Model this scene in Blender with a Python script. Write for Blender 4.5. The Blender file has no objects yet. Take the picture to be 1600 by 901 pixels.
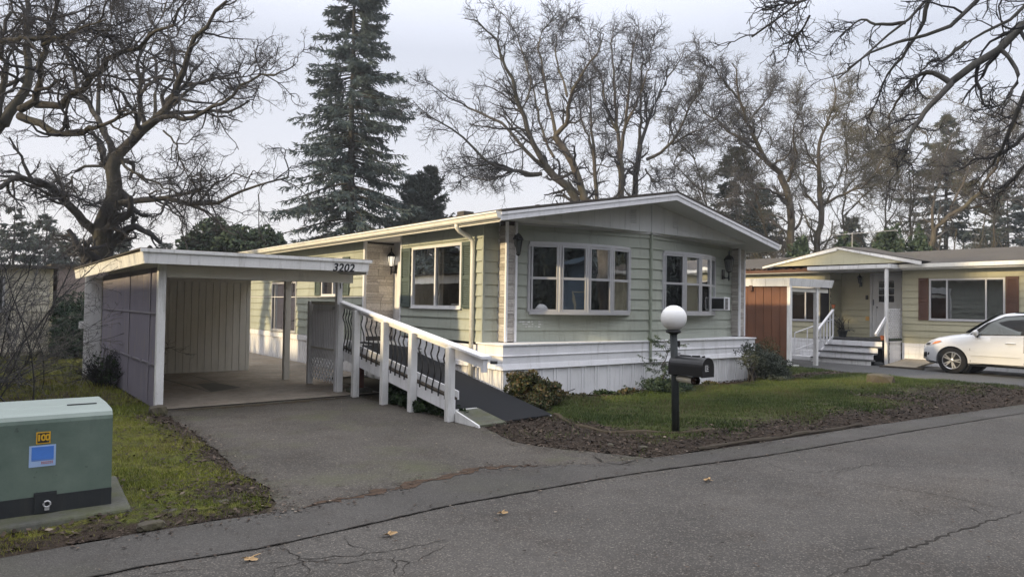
import bpy, bmesh, math, random
import numpy as np
from mathutils import Vector, Matrix
PI = math.pi
R = math.radians
random.seed(7)
scene = bpy.context.scene
COL = scene.collection

# ------------------------------------------------------------------ camera
CAM = np.array([-7.1604, -9.4038, 1.6441])
YAW, PIT, ROL, FPX = .6615, .0239, -.0159, 1093.68
_R0 = np.array([math.cos(YAW), -math.sin(YAW), 0]); _F0 = np.array([math.sin(YAW), math.cos(YAW), 0]); _Z = np.array([0, 0, 1.])
_F = _F0*math.cos(PIT)+_Z*math.sin(PIT); _U0 = -_F0*math.sin(PIT)+_Z*math.cos(PIT)
_R = math.cos(ROL)*_R0-math.sin(ROL)*_U0; _U = math.sin(ROL)*_R0+math.cos(ROL)*_U0
def at(u, v, d):                       # survey helper: photo pixel at a depth -> point in the world
    return CAM+(_F+_R*(u-800)/FPX+_U*(450.5-v)/FPX)*d
cd = bpy.data.cameras.new('camera'); cam = bpy.data.objects.new('camera', cd); COL.objects.link(cam)
cd.sensor_width = 36; cd.lens = 36*FPX/1600; cd.clip_end = 2000; cd.clip_start = .05
m = Matrix(((_R[0], _U[0], -_F[0], CAM[0]), (_R[1], _U[1], -_F[1], CAM[1]), (_R[2], _U[2], -_F[2], CAM[2]), (0, 0, 0, 1)))
cam.matrix_world = m
scene.camera = cam

# ------------------------------------------------------------------ world and sun
SUN_EL, SUN_AZ = R(19), R(176)       # azimuth measured from +X, counter-clockwise (sun stands in the west, -X)
w = bpy.data.worlds.new('World'); scene.world = w; w.use_nodes = True
nt = w.node_tree; N = nt.nodes; L = nt.links; N.clear()
out = N.new('ShaderNodeOutputWorld'); bg = N.new('ShaderNodeBackground')
sky = N.new('ShaderNodeTexSky'); sky.sky_type = 'NISHITA'; sky.sun_disc = False
sky.sun_elevation = SUN_EL; sky.sun_rotation = PI/2-SUN_AZ; sky.air_density = 1.3; sky.dust_density = 4.0; sky.ozone_density = 1.5
tc = N.new('ShaderNodeTexCoord'); sp = N.new('ShaderNodeSeparateXYZ'); L.new(tc.outputs['Generated'], sp.inputs[0])
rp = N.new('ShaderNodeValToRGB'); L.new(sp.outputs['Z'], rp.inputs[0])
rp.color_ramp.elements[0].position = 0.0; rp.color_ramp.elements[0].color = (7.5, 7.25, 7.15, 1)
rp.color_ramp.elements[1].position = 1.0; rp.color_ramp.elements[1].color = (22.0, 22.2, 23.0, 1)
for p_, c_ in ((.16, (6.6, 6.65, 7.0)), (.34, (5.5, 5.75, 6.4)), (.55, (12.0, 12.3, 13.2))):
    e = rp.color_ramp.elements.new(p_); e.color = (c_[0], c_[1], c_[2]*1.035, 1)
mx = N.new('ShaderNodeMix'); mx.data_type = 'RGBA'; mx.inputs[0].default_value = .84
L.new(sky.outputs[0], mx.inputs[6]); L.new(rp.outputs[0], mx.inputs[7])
nz = N.new('ShaderNodeTexNoise'); nz.inputs['Scale'].default_value = 1.6; nz.inputs['Detail'].default_value = 4
L.new(tc.outputs['Generated'], nz.inputs['Vector'])
mr = N.new('ShaderNodeMapRange'); L.new(nz.outputs[0], mr.inputs[0]); mr.inputs[1].default_value = .3; mr.inputs[2].default_value = .7
mr.inputs[3].default_value = .95; mr.inputs[4].default_value = 1.05
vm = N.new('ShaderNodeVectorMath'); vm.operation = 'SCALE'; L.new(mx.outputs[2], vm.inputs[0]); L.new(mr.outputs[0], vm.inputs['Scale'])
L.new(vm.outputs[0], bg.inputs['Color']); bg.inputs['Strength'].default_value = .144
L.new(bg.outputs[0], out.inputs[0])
sd = bpy.data.lights.new('sun', 'SUN'); sd.energy = 4.6; sd.angle = R(1.8); sd.color = (1.0, .79, .46)
so = bpy.data.objects.new('sun', sd); COL.objects.link(so)
so.rotation_euler = Vector((math.cos(SUN_AZ)*math.cos(SUN_EL), math.sin(SUN_AZ)*math.cos(SUN_EL), math.sin(SUN_EL))).to_track_quat('Z', 'Y').to_euler()
so.location = (-30, 0, 20)
scene.view_settings.view_transform = 'Standard'; scene.view_settings.look = 'None'; scene.view_settings.exposure = 0
scene.cycles.max_bounces = 5; scene.cycles.transparent_max_bounces = 12; scene.cycles.diffuse_bounces = 3; scene.cycles.glossy_bounces = 4
scene.cycles.caustics_reflective = False; scene.cycles.caustics_refractive = False
try: scene.cycles.use_denoising = True
except Exception: pass

# ------------------------------------------------------------------ materials
class NT:
    def __init__(s, name):
        s.m = bpy.data.materials.new(name); s.m.use_nodes = True
        s.t = s.m.node_tree; s.n = s.t.nodes; s.l = s.t.links
        s.b = s.n['Principled BSDF']; s.tc = s.n.new('ShaderNodeTexCoord')
        s.vec = s.tc.outputs['Object']
    def mapv(s, scale=(1, 1, 1), rot=(0, 0, 0), src=None):
        k = s.n.new('ShaderNodeMapping'); k.inputs['Scale'].default_value = scale; k.inputs['Rotation'].default_value = rot
        s.l.new(src or s.vec, k.inputs[0]); return k.outputs[0]
    def noise(s, scale, detail=4, rough=.55, vec=None, dist=0):
        k = s.n.new('ShaderNodeTexNoise'); k.inputs['Scale'].default_value = scale; k.inputs['Detail'].default_value = detail
        k.inputs['Roughness'].default_value = rough; k.inputs['Distortion'].default_value = dist
        s.l.new(vec or s.vec, k.inputs['Vector']); return k.outputs[0]
    def vor(s, scale, feature='F1', outp='Distance', vec=None):
        k = s.n.new('ShaderNodeTexVoronoi'); k.feature = feature; k.inputs['Scale'].default_value = scale
        s.l.new(vec or s.vec, k.inputs['Vector']); return k.outputs[outp]
    def ramp(s, fac, stops):
        k = s.n.new('ShaderNodeValToRGB'); s.l.new(fac, k.inputs[0]); cr = k.color_ramp
        while len(cr.elements) < len(stops): cr.elements.new(.5)
        for e, (p, c) in zip(cr.elements, stops):
            e.position = p; e.color = (c, c, c, 1) if not hasattr(c, '__len__') else tuple(c)+(1,)
        return k.outputs[0]
    def mix(s, fac, a, b, mode='MIX'):
        k = s.n.new('ShaderNodeMix'); k.data_type = 'RGBA'; k.blend_type = mode
        for i, x in ((0, fac), (6, a), (7, b)):
            if hasattr(x, 'is_linked') or isinstance(x, bpy.types.NodeSocket): s.l.new(x, k.inputs[i])
            else: k.inputs[i].default_value = x if i == 0 else tuple(x)+(1,)
        return k.outputs[2]
    def math(s, op, a, b=0.0):
        k = s.n.new('ShaderNodeMath'); k.operation = op
        for i, x in ((0, a), (1, b)):
            if isinstance(x, bpy.types.NodeSocket): s.l.new(x, k.inputs[i])
            else: k.inputs[i].default_value = x
        return k.outputs[0]
    def attr(s, name):
        k = s.n.new('ShaderNodeAttribute'); k.attribute_name = name; return k.outputs['Fac']
    def sep(s, src=None):
        k = s.n.new('ShaderNodeSeparateXYZ'); s.l.new(src or s.vec, k.inputs[0]); return k.outputs
    def bump(s, h, strength=.3, dist=.01):
        k = s.n.new('ShaderNodeBump'); k.inputs['Strength'].default_value = strength; k.inputs['Distance'].default_value = dist
        s.l.new(h, k.inputs['Height']); s.l.new(k.outputs[0], s.b.inputs['Normal'])
    def done(s, color=None, rough=.6, spec=.3, metal=0):
        if color is not None:
            if isinstance(color, bpy.types.NodeSocket): s.l.new(color, s.b.inputs['Base Color'])
            else: s.b.inputs['Base Color'].default_value = tuple(color)+(1,)
        if isinstance(rough, bpy.types.NodeSocket): s.l.new(rough, s.b.inputs['Roughness'])
        else: s.b.inputs['Roughness'].default_value = rough
        s.b.inputs['Specular IOR Level'].default_value = spec; s.b.inputs['Metallic'].default_value = metal
        return s.m
def scl(c, k): return tuple(x*k for x in c)
def paint(name, c, var=.14, sc=2.2, rough=.55, dirt=.35, dcol=(.16, .145, .11), streak=True, bump=.15, spec=.3, fine=60):
    k = NT(name)
    n1 = k.noise(sc, 5); base = k.mix(k.ramp(n1, [(.3, 0.), (.7, 1.)]), scl(c, 1-var), scl(c, 1+var*.6))
    n2 = k.noise(1.0, 6, .7, vec=k.mapv((9, 9, .9) if streak else (5, 5, 5)))
    fac = k.math('MULTIPLY', k.ramp(n2, [(.52, 0.), (.78, 1.)]), dirt)
    base = k.mix(fac, base, dcol)
    n3 = k.noise(fine, 3); base = k.mix(k.math('MULTIPLY', k.ramp(n3, [(.58, 0.), (.75, 1.)]), dirt*.5), base, dcol)
    if bump: k.bump(n3, bump, .004)
    return k.done(base, rough, spec)
def plain(name, c, rough=.5, spec=.4, metal=0, var=.08, sc=8):
    k = NT(name); return k.done(k.mix(k.noise(sc, 4), scl(c, 1-var), scl(c, 1+var)), rough, spec, metal)
def glass(name, tint=(.012, .014, .016), refl=1.0, blind=None):
    k = NT(name); n1 = k.noise(1.3, 2); col = k.mix(n1, tint, scl(tint, 2.2))
    k.bump(k.noise(1.6, 2), .05, .06)
    k.b.inputs['Coat Weight'].default_value = refl; k.b.inputs['Coat Roughness'].default_value = .015; k.b.inputs['Coat IOR'].default_value = 1.9
    return k.done(col, .25, .2)
def pane_glass(name, tr=.55):          # real pane: see-through mixed with a mirror reflection
    k = NT(name); k.n.remove(k.b)
    o = k.n['Material Output']; g = k.n.new('ShaderNodeBsdfGlossy'); g.inputs['Roughness'].default_value = .012; g.inputs['Color'].default_value = (.95, .97, 1, 1)
    t = k.n.new('ShaderNodeBsdfTransparent'); t.inputs['Color'].default_value = (tr, tr*1.02, tr*1.02, 1)
    f = k.n.new('ShaderNodeFresnel'); f.inputs['IOR'].default_value = 1.9
    bp = k.n.new('ShaderNodeBump'); bp.inputs['Strength'].default_value = .06; bp.inputs['Distance'].default_value = .05
    k.l.new(k.noise(1.4, 2), bp.inputs['Height']); k.l.new(bp.outputs[0], g.inputs['Normal'])
    mxs = k.n.new('ShaderNodeMixShader')
    ad = k.math('ADD', f.outputs[0], .16)
    k.l.new(ad, mxs.inputs[0]); k.l.new(t.outputs[0], mxs.inputs[1]); k.l.new(g.outputs[0], mxs.inputs[2]); k.l.new(mxs.outputs[0], o.inputs[0])
    return k.m
M = {}
M['green'] = paint('green_siding_paint', (.385, .410, .355), .10, 1.3, .55, .5)
M['green_trim'] = paint('green_trim_paint', (.32, .355, .295), .08)
M['white'] = paint('white_trim_paint', (.80, .80, .83), .08, 3, .5, .40)
M['white_old'] = paint('weathered_white_paint', (.74, .74, .74), .10, 3, .6, .65, (.17, .15, .11))
M['skirt'] = paint('white_skirting_paint', (.80, .80, .82), .08, 1.2, .5, .45)
M['soffit'] = paint('soffit_paint', (.56, .56, .56), .06, 2, .7, .15)
M['gutter'] = paint('gutter_paint', (.78, .77, .72), .06, 3, .4, .25)
M['gable'] = paint('gable_panel_paint', (.68, .69, .70), .06, 2, .6, .2)
M['shutter'] = paint('dark_green_shutter_paint', (.085, .11, .10), .10, 4, .5, .2)
M['brown_shutter'] = paint('brown_shutter_paint', (.105, .052, .036), .12, 4, .6, .2)
M['yellow'] = paint('pale_yellow_siding_paint', (.42, .40, .285), .08, 1.3, .6, .25)
M['red'] = paint('red_brown_board_paint', (.155, .070, .042), .22, 1.5, .6, .45, (.07, .03, .02))
M['carport_in'] = paint('beige_grey_board_paint', (.72, .70, .64), .07, 1.2, .65, .3)
M['beige'] = paint('beige_wall_paint', (.60, .56, .46), .10, 1, .7, .3)
M['pinkish'] = paint('pinkish_wall_paint', (.36, .30, .285), .10, 1, .7, .3)
M['blue'] = paint('blue_grey_wall_paint', (.20, .27, .34), .10, 1, .7, .2)
M['cream'] = paint('cream_trim_paint', (.68, .62, .44), .08, 2, .6, .2)
M['frame'] = plain('window_frame_aluminium', (.50, .50, .52), .4, .5, .25)
M['frame_white'] = paint('window_frame_white', (.72, .72, .73), .05, 3, .45, .2)
M['black'] = plain('black_metal', (.012, .012, .014), .35, .5)
M['pole'] = paint('dark_pole_paint', (.030, .036, .038), .2, 5, .5, .3)
M['dark'] = plain('dark_interior', (.016, .016, .018), .9, .05)
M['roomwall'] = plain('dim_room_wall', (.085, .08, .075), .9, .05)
M['blind'] = plain('grey_blind_fabric', (.30, .29, .31), .8, .1, 0, .1, 5)
M['blind_dark'] = plain('dark_blind_fabric', (.13, .13, .145), .8, .1, 0, .2, 9)
M['curtain'] = plain('curtain_fabric', (.10, .105, .125), .9, .05, 0, .25, 6)
M['pane'] = pane_glass('window_glass', .42)
M['pane_dark'] = glass('dark_window_glass')
M['rail'] = M['white']
M['carpet'] = plain('black_ramp_carpet', (.028, .029, .032), .95, .05, 0, .15, 30)
M['red_post'] = paint('red_brown_post_paint', (.16, .06, .045), .15)
M['globe'] = plain('white_globe_plastic', (.86, .86, .86), .35, .4, 0, .02)
M['lantern_glass'] = plain('lantern_clear_glass', (.10, .11, .11), .08, .8)
k = NT('lantern_lit_glass'); k.b.inputs['Emission Color'].default_value = (1, .93, .78, 1); k.b.inputs['Emission Strength'].default_value = .9
M['lantern_lit'] = k.done((.8, .78, .7), .3)
M['silver'] = plain('newspaper_wrap', (.72, .70, .64), .35, .5, .3, .25, 30)
M['tubein'] = plain('tube_dark_inside', (.03, .018, .015), .9, .1)
M['sticker_white'] = plain('white_number_sticker', (.75, .75, .75), .4)
M['sticker_yellow'] = plain('yellow_sticker', (.62, .36, .03), .45)
M['sticker_blue'] = plain('blue_sticker', (.07, .20, .60), .45, .4, 0, .18, 14)
M['sticker_pale'] = plain('pale_blue_sticker_border', (.33, .45, .68), .45)
M['sticker_grey'] = plain('sticker_print_red', (.42, .16, .16), .5)
M['terracotta'] = plain('terracotta', (.40, .13, .06), .8)
M['tag'] = plain('orange_paper_tag', (.60, .36, .12), .7)
M['plywood'] = paint('wet_plywood', (.27, .235, .185), .2, 3, .8, .4)
# car
k = NT('white_car_paint'); k.b.inputs['Coat Weight'].default_value = .8; k.b.inputs['Coat Roughness'].default_value = .04
M['car'] = k.done(k.mix(k.noise(3, 4), (.60, .61, .63), (.66, .67, .69)), .4, .4)
M['car_glass'] = glass('car_window_glass', (.020, .030, .026), .9)
M['rubber'] = plain('tyre_rubber', (.016, .016, .017), .85, .2)
M['alloy'] = plain('alloy_rim', (.55, .55, .56), .28, .5, .75, .04)
M['plastic'] = plain('black_plastic', (.02, .02, .021), .6, .3)
M['amber'] = plain('amber_lens', (.55, .16, .02), .15, .6)
M['lens'] = plain('clear_headlight_lens', (.45, .45, .46), .1, .7, .3)
# stone veneer
k = NT('stone_veneer'); a = k.attr('rnd')
c = k.ramp(a, [(0, (.37, .34, .31)), (.5, (.49, .46, .43)), (1, (.60, .565, .53))])
n = k.noise(35, 5, .7); c = k.mix(k.math('MULTIPLY', k.ramp(n, [(.45, 0.), (.7, 1.)]), .5), c, (.17, .155, .14))
k.bump(n, .6, .012); M['stone'] = k.done(c, .85, .2)
M['stone_brightened'] = M['stone'].copy()  # stone copy with brightness put into its colour against the entry recess shade
for n_ in M['stone_brightened'].node_tree.nodes:
    if n_.type == 'VALTORGB' and n_.color_ramp.elements[0].color[0] > .2:
        for e_ in n_.color_ramp.elements: e_.color = tuple(min(c_*1.35, .85) for c_ in e_.color[:3])+(1,)
M['mortar'] = plain('stone_joint', (.10, .09, .085), .95, .1)
# roof felt
k = NT('roof_shingle'); n = k.noise(2, 5); n2 = k.noise(60, 3)
c = k.mix(n, (.055, .050, .047), (.10, .09, .08)); c = k.mix(k.math('MULTIPLY', k.ramp(n2, [(.5, 0.), (.7, 1.)]), .5), c, (.13, .12, .105))
c = k.mix(k.math('MULTIPLY', k.ramp(k.noise(5, 5), [(.6, 0.), (.7, 1.)]), .5), c, (.09, .10, .04))
k.bump(n2, .5, .01); M['roof'] = k.done(c, .95, .15)
# translucent purple-grey corrugated plastic
k = NT('aged_corrugated_plastic'); n = k.noise(1, 5, .65, vec=k.mapv((7, 7, .7)))
c = k.mix(n, (.19, .175, .225), (.30, .28, .325)); s3 = k.sep()
c = k.mix(k.math('MULTIPLY', k.ramp(k.noise(4, 4, vec=k.mapv((3, 6, .5))), [(.58, 0.), (.66, 1.)]), .5), c, (.32, .28, .24))
M['corrugated'] = k.done(c, .45, .35)
# box metal
k = NT('faded_green_metal'); n = k.noise(2.2, 6, .65); c = k.mix(k.ramp(n, [(.3, 0.), (.7, 1.)]), (.075, .112, .092), (.15, .195, .162))
n2 = k.noise(1, 5, .7, vec=k.mapv((14, 14, 2))); c = k.mix(k.math('MULTIPLY', k.ramp(n2, [(.55, 0.), (.75, 1.)]), .5), c, (.085, .105, .095))
n3 = k.noise(16, 4, .6); c = k.mix(k.math('MULTIPLY', k.ramp(n3, [(.66, 0.), (.72, 1.)]), .6), c, (.05, .06, .055))
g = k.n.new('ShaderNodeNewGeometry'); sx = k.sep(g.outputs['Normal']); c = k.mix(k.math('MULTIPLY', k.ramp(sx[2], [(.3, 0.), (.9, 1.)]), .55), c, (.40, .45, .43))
k.bump(n3, .1, .003); M['boxgreen'] = k.done(c, .5, .35)
M['boxbase'] = paint('dark_base_metal', (.028, .031, .034), .25, 4, .6, .3, (.08, .075, .06))
# concrete
def concrete(name, c, moss=.0, sc=1.0):
    k = NT(name); n = k.noise(1.1*sc, 6, .65); n2 = k.noise(8*sc, 6, .7); n3 = k.noise(90, 3)
    b = k.mix(k.ramp(n, [(.35, 0.), (.65, 1.)]), scl(c, .72), scl(c, 1.15)); b = k.mix(k.math('MULTIPLY', k.ramp(n2, [(.48, 0.), (.72, 1.)]), .7), b, (scl(c, .42)))
    b = k.mix(k.math('MULTIPLY', k.ramp(n3, [(.5, 0.), (.7, 1.)]), .35), b, scl(c, .55))
    b = k.mix(k.math('MULTIPLY', k.ramp(k.noise(.8, 5, vec=k.mapv((1, 4, 1))), [(.55, 0.), (.7, 1.)]), .55), b, (c[0]*.75, c[1]*.62, c[2]*.5))
    if moss: b = k.mix(k.math('MULTIPLY', k.ramp(k.noise(3, 6, .7), [(.45, 0.), (.65, 1.)]), moss), b, (.09, .10, .035))
    k.bump(n3, .4, .004); return k.done(b, .85, .25)
M['slab'] = concrete('carport_concrete', (.31, .27, .225)); M['pad'] = concrete('pad_concrete', (.105, .105, .092), .6, 3)
M['wedge'] = concrete('mossy_concrete_wedge', (.125, .13, .11), .65, 4)
# asphalt
def asphalt(name, c, light=.5, patch=1.0, moss=0, ag=95):
    k = NT(name); b = k.mix(k.ramp(k.noise(.55, 6, .6), [(.35, 0.), (.65, 1.)]), scl(c, 1-.20*patch), scl(c, 1+.16*patch))
    b = k.mix(k.math('MULTIPLY', k.ramp(k.noise(1.7, 6, .65), [(.5, 0.), (.72, 1.)]), .45*patch), b, (c[0]*.62, c[1]*.55, c[2]*.50))
    v = k.vor(ag, outp='Color'); vs = k.sep(v)
    b = k.mix(k.math('MULTIPLY', k.ramp(vs[0], [(.0, 1.), (.45, 0.)]), .55), b, scl(c, .45))
    b = k.mix(k.math('MULTIPLY', k.ramp(vs[1], [(.78, 0.), (.98, 1.)]), light), b, (c[0]*2.7, c[1]*2.6, c[2]*2.5))
    v2 = k.sep(k.vor(34, outp='Color')); d2 = k.vor(34); 
    b = k.mix(k.math('MULTIPLY', k.math('MULTIPLY', k.ramp(v2[2], [(.90, 0.), (.93, 1.)]), k.ramp(d2, [(.1, 1.), (.2, 0.)])), .55), b, (.34, .32, .28))
    if moss:
        b = k.mix(k.math('MULTIPLY', k.ramp(k.noise(.75, 6, .65), [(.52, 0.), (.68, 1.)]), moss), b, (.085, .088, .045))
    k.bump(k.vor(ag), .6, .006); return k.done(b, .82, .3)
M['road'] = asphalt('road_asphalt', (.076, .0695, .063), .7, 1.5, 0, 105)
M['drive'] = asphalt('driveway_asphalt', (.074, .066, .057), .6, 1.7, .6, 85)
M['strip'] = asphalt('patch_asphalt', (.071, .066, .061), .45, 1.3, .15, 130)
M['nbrdrive'] = asphalt('dark_asphalt', (.072, .073, .075), .25, .8)
M['crack'] = plain('road_crack', (.042, .038, .034), .95, .1, 0, .3, 20)
M['moss_edge'] = plain('mossy_edge_dirt', (.075, .060, .042), .95, .1, 0, .5, 14)
M['rust'] = plain('rusty_leaf_dust', (.085, .058, .042), .95, .1, 0, .35, 25)
M['stain'] = plain('oil_stain', (.095, .09, .078), .7, .3, 0, .3, 9)
# soil / turf under the blades
def turf(name, moss):
    k = NT(name); z = k.attr('litter'); n = k.noise(1.1, 6, .65); n2 = k.noise(9, 6, .7); n3 = k.noise(55, 4, .65)
    g = k.mix(k.ramp(n, [(.35, 0.), (.65, 1.)]), (.085, .10, .026), (.20, .19, .045) if moss else (.070, .085, .030))
    g = k.mix(k.ramp(n2, [(.42, 0.), (.64, 1.)]), g, (.060, .050, .030)); g = k.mix(k.math('MULTIPLY', k.ramp(n3, [(.5, 0.), (.7, 1.)]), .6), g, (.030, .032, .014))
    d = k.mix(k.ramp(n2, [(.35, 0.), (.65, 1.)]), (.034, .027, .022), (.075, .057, .044)); d = k.mix(k.math('MULTIPLY', k.ramp(n3, [(.5, 0.), (.68, 1.)]), .7), d, (.019, .015, .013))
    zz = k.math('ADD', z, k.math('MULTIPLY', k.math('SUBTRACT', n2, .5), .9))
    c = k.mix(k.ramp(zz, [(.40, 0.), (.60, 1.)]), g, d); k.bump(n3, .9, .03); return k.done(c, .95, .1)
M['turf_l'] = turf('mossy_turf', True); M['turf_r'] = turf('lawn_turf', False)
k = NT('far_ground'); M['ground'] = k.done(k.mix(k.noise(.3, 6), (.045, .040, .028), (.08, .065, .045)), .95, .1)
def rndmat(name, stops, rough=.8, spec=.15, trans=0):
    k = NT(name); c = k.ramp(k.attr('rnd'), stops); 
    if trans: k.b.inputs['Subsurface Weight'].default_value = 0
    return k.done(c, rough, spec)
M['blade_l'] = rndmat('moss_grass_blades', [(0, (.075, .100, .022)), (.45, (.165, .190, .035)), (.8, (.26, .255, .05)), (1, (.18, .14, .07))])
M['blade_r'] = rndmat('grass_blades', [(0, (.030, .050, .018)), (.45, (.068, .098, .030)), (.75, (.105, .132, .042)), (.88, (.12, .105, .055)), (1, (.10, .07, .045))])
M['litter'] = rndmat('dead_leaf_litter', [(0, (.018, .014, .012)), (.55, (.058, .043, .034)), (.9, (.125, .093, .072)), (1, (.30, .25, .20))])
M['dryleaf'] = rndmat('dry_oak_leaf', [(0, (.34, .22, .11)), (1, (.48, .33, .18))])
def bark(name, a, b, mossc=None, mo=.4):
    k = NT(name); n = k.noise(1, 5, .7, vec=k.mapv((6, 6, 1.5))); c = k.mix(k.ramp(n, [(.35, 0.), (.65, 1.)]), a, b)
    if mossc: c = k.mix(k.math('MULTIPLY', k.ramp(k.noise(.9, 5), [(.42, 0.), (.62, 1.)]), mo), c, mossc)
    k.bump(n, .8, .04); return k.done(c, .95, .1)
M['bark'] = bark('dark_oak_bark', (.034, .032, .032), (.070, .066, .064), (.065, .066, .045), .35)
M['bark_mid'] = bark('grey_oak_bark', (.050, .048, .049), (.098, .093, .090), (.085, .085, .06), .4)
M['bark_moss'] = bark('mossy_bark', (.066, .058, .052), (.125, .108, .092), (.085, .083, .05), .5)
M['twig'] = plain('dark_twigs', (.048, .047, .051), .95, .1, 0, .25, 1)
M['twig_mid'] = plain('grey_twigs', (.085, .083, .086), .95, .1, 0, .25, 1)
M['twig_moss'] = plain('lichen_twigs', (.115, .107, .082), .95, .1, 0, .3, 1)
M['twig_pale'] = plain('pale_shrub_twigs', (.19, .175, .16), .95, .1, 0, .3, 2)
M['fir'] = rndmat('hazy_fir_needles', [(0, (.050, .072, .076)), (.6, (.078, .106, .106)), (1, (.11, .138, .13))])  # needles tinted pale and bluish in imitation of haze
M['fir_far'] = rndmat('hazy_far_fir_needles', [(0, (.052, .070, .068)), (.6, (.080, .10, .092)), (1, (.11, .128, .11))])  # far needles paled, distance haze put into the colour
M['evergreen'] = rndmat('evergreen_leaves', [(0, (.024, .042, .030)), (.6, (.050, .076, .050)), (1, (.09, .118, .075))])
M['shrubleaf'] = rndmat('brown_green_shrub_leaves', [(0, (.030, .040, .018)), (.45, (.070, .082, .036)), (.75, (.13, .085, .045)), (1, (.18, .14, .08))])
M['rosemary'] = rndmat('grey_green_shrub_leaves', [(0, (.035, .045, .036)), (.6, (.075, .088, .07)), (1, (.12, .13, .105))])
M['ivy'] = rndmat('ivy_leaves', [(0, (.014, .026, .012)), (.7, (.034, .056, .024)), (1, (.075, .10, .05))])
M['rock'] = concrete('field_stone', (.095, .083, .066), .35, 3)
M['oldwood'] = paint('rotting_wood', (.062, .050, .038), .3, 6, .9, .5, (.05, .055, .025))

# ------------------------------------------------------------------ mesh helpers
ORG = {}
def _mesh(name, v, f, mat, smooth=False, rnd=None):
    me = bpy.data.meshes.new(name); me.from_pydata([tuple(map(float, p)) for p in v], [], f); me.update()
    if mat: me.materials.append(mat)
    if smooth:
        me.polygons.foreach_set('use_smooth', [True]*len(me.polygons))
    if rnd is not None:
        a = me.attributes.new('rnd', 'FLOAT', 'FACE'); a.data.foreach_set('value', np.asarray(rnd, dtype=np.float32))
    return me
def _fast(name, v, quads, mat, rnd=None, smooth=False):          # numpy arrays, faces all of one size
    me = bpy.data.meshes.new(name); n, kk = quads.shape
    me.vertices.add(len(v)); me.vertices.foreach_set('co', np.asarray(v, np.float32).ravel())
    me.loops.add(n*kk); me.loops.foreach_set('vertex_index', quads.astype(np.int32).ravel())
    me.polygons.add(n); me.polygons.foreach_set('loop_start', (np.arange(n)*kk).astype(np.int32))
    if smooth: me.polygons.foreach_set('use_smooth', np.ones(n, bool))
    me.update(calc_edges=True)
    if mat: me.materials.append(mat)
    if rnd is not None:
        a = me.attributes.new('rnd', 'FLOAT', 'FACE'); a.data.foreach_set('value', np.asarray(rnd, np.float32))
    return me
def link(name, me, org, parent):
    o = bpy.data.objects.new(name, me); COL.objects.link(o); ORG[o.name] = org
    if parent is not None: o.parent = parent
    else: o.location = org
    return o
def tag(o, label=None, cat=None, group=None, kind=None):
    if label: o['label'] = label
    if cat: o['category'] = cat
    if group: o['group'] = group
    if kind: o['kind'] = kind
    return o
def thing(name, label, cat, loc, group=None):
    o = bpy.data.objects.new(name, None); COL.objects.link(o); o.location = loc; o.empty_display_size = .2
    ORG[o.name] = tuple(loc); return tag(o, label, cat, group)
def kids(o): return [c for c in list(COL.objects) if c.parent == o]
CHILD = {}
def copy_tree(o, dx, label=None):
    c = o.copy(); COL.objects.link(c); c.location = Vector(o.location)+Vector(dx); ORG[c.name] = tuple(c.location)
    if label: c['label'] = label
    for ch in o.children:
        k_ = ch.copy(); COL.objects.link(k_); k_.parent = c; ORG[k_.name] = tuple(c.location)
        for g_ in ch.children:
            q_ = g_.copy(); COL.objects.link(q_); q_.parent = k_; ORG[q_.name] = tuple(c.location)
    return c
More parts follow.
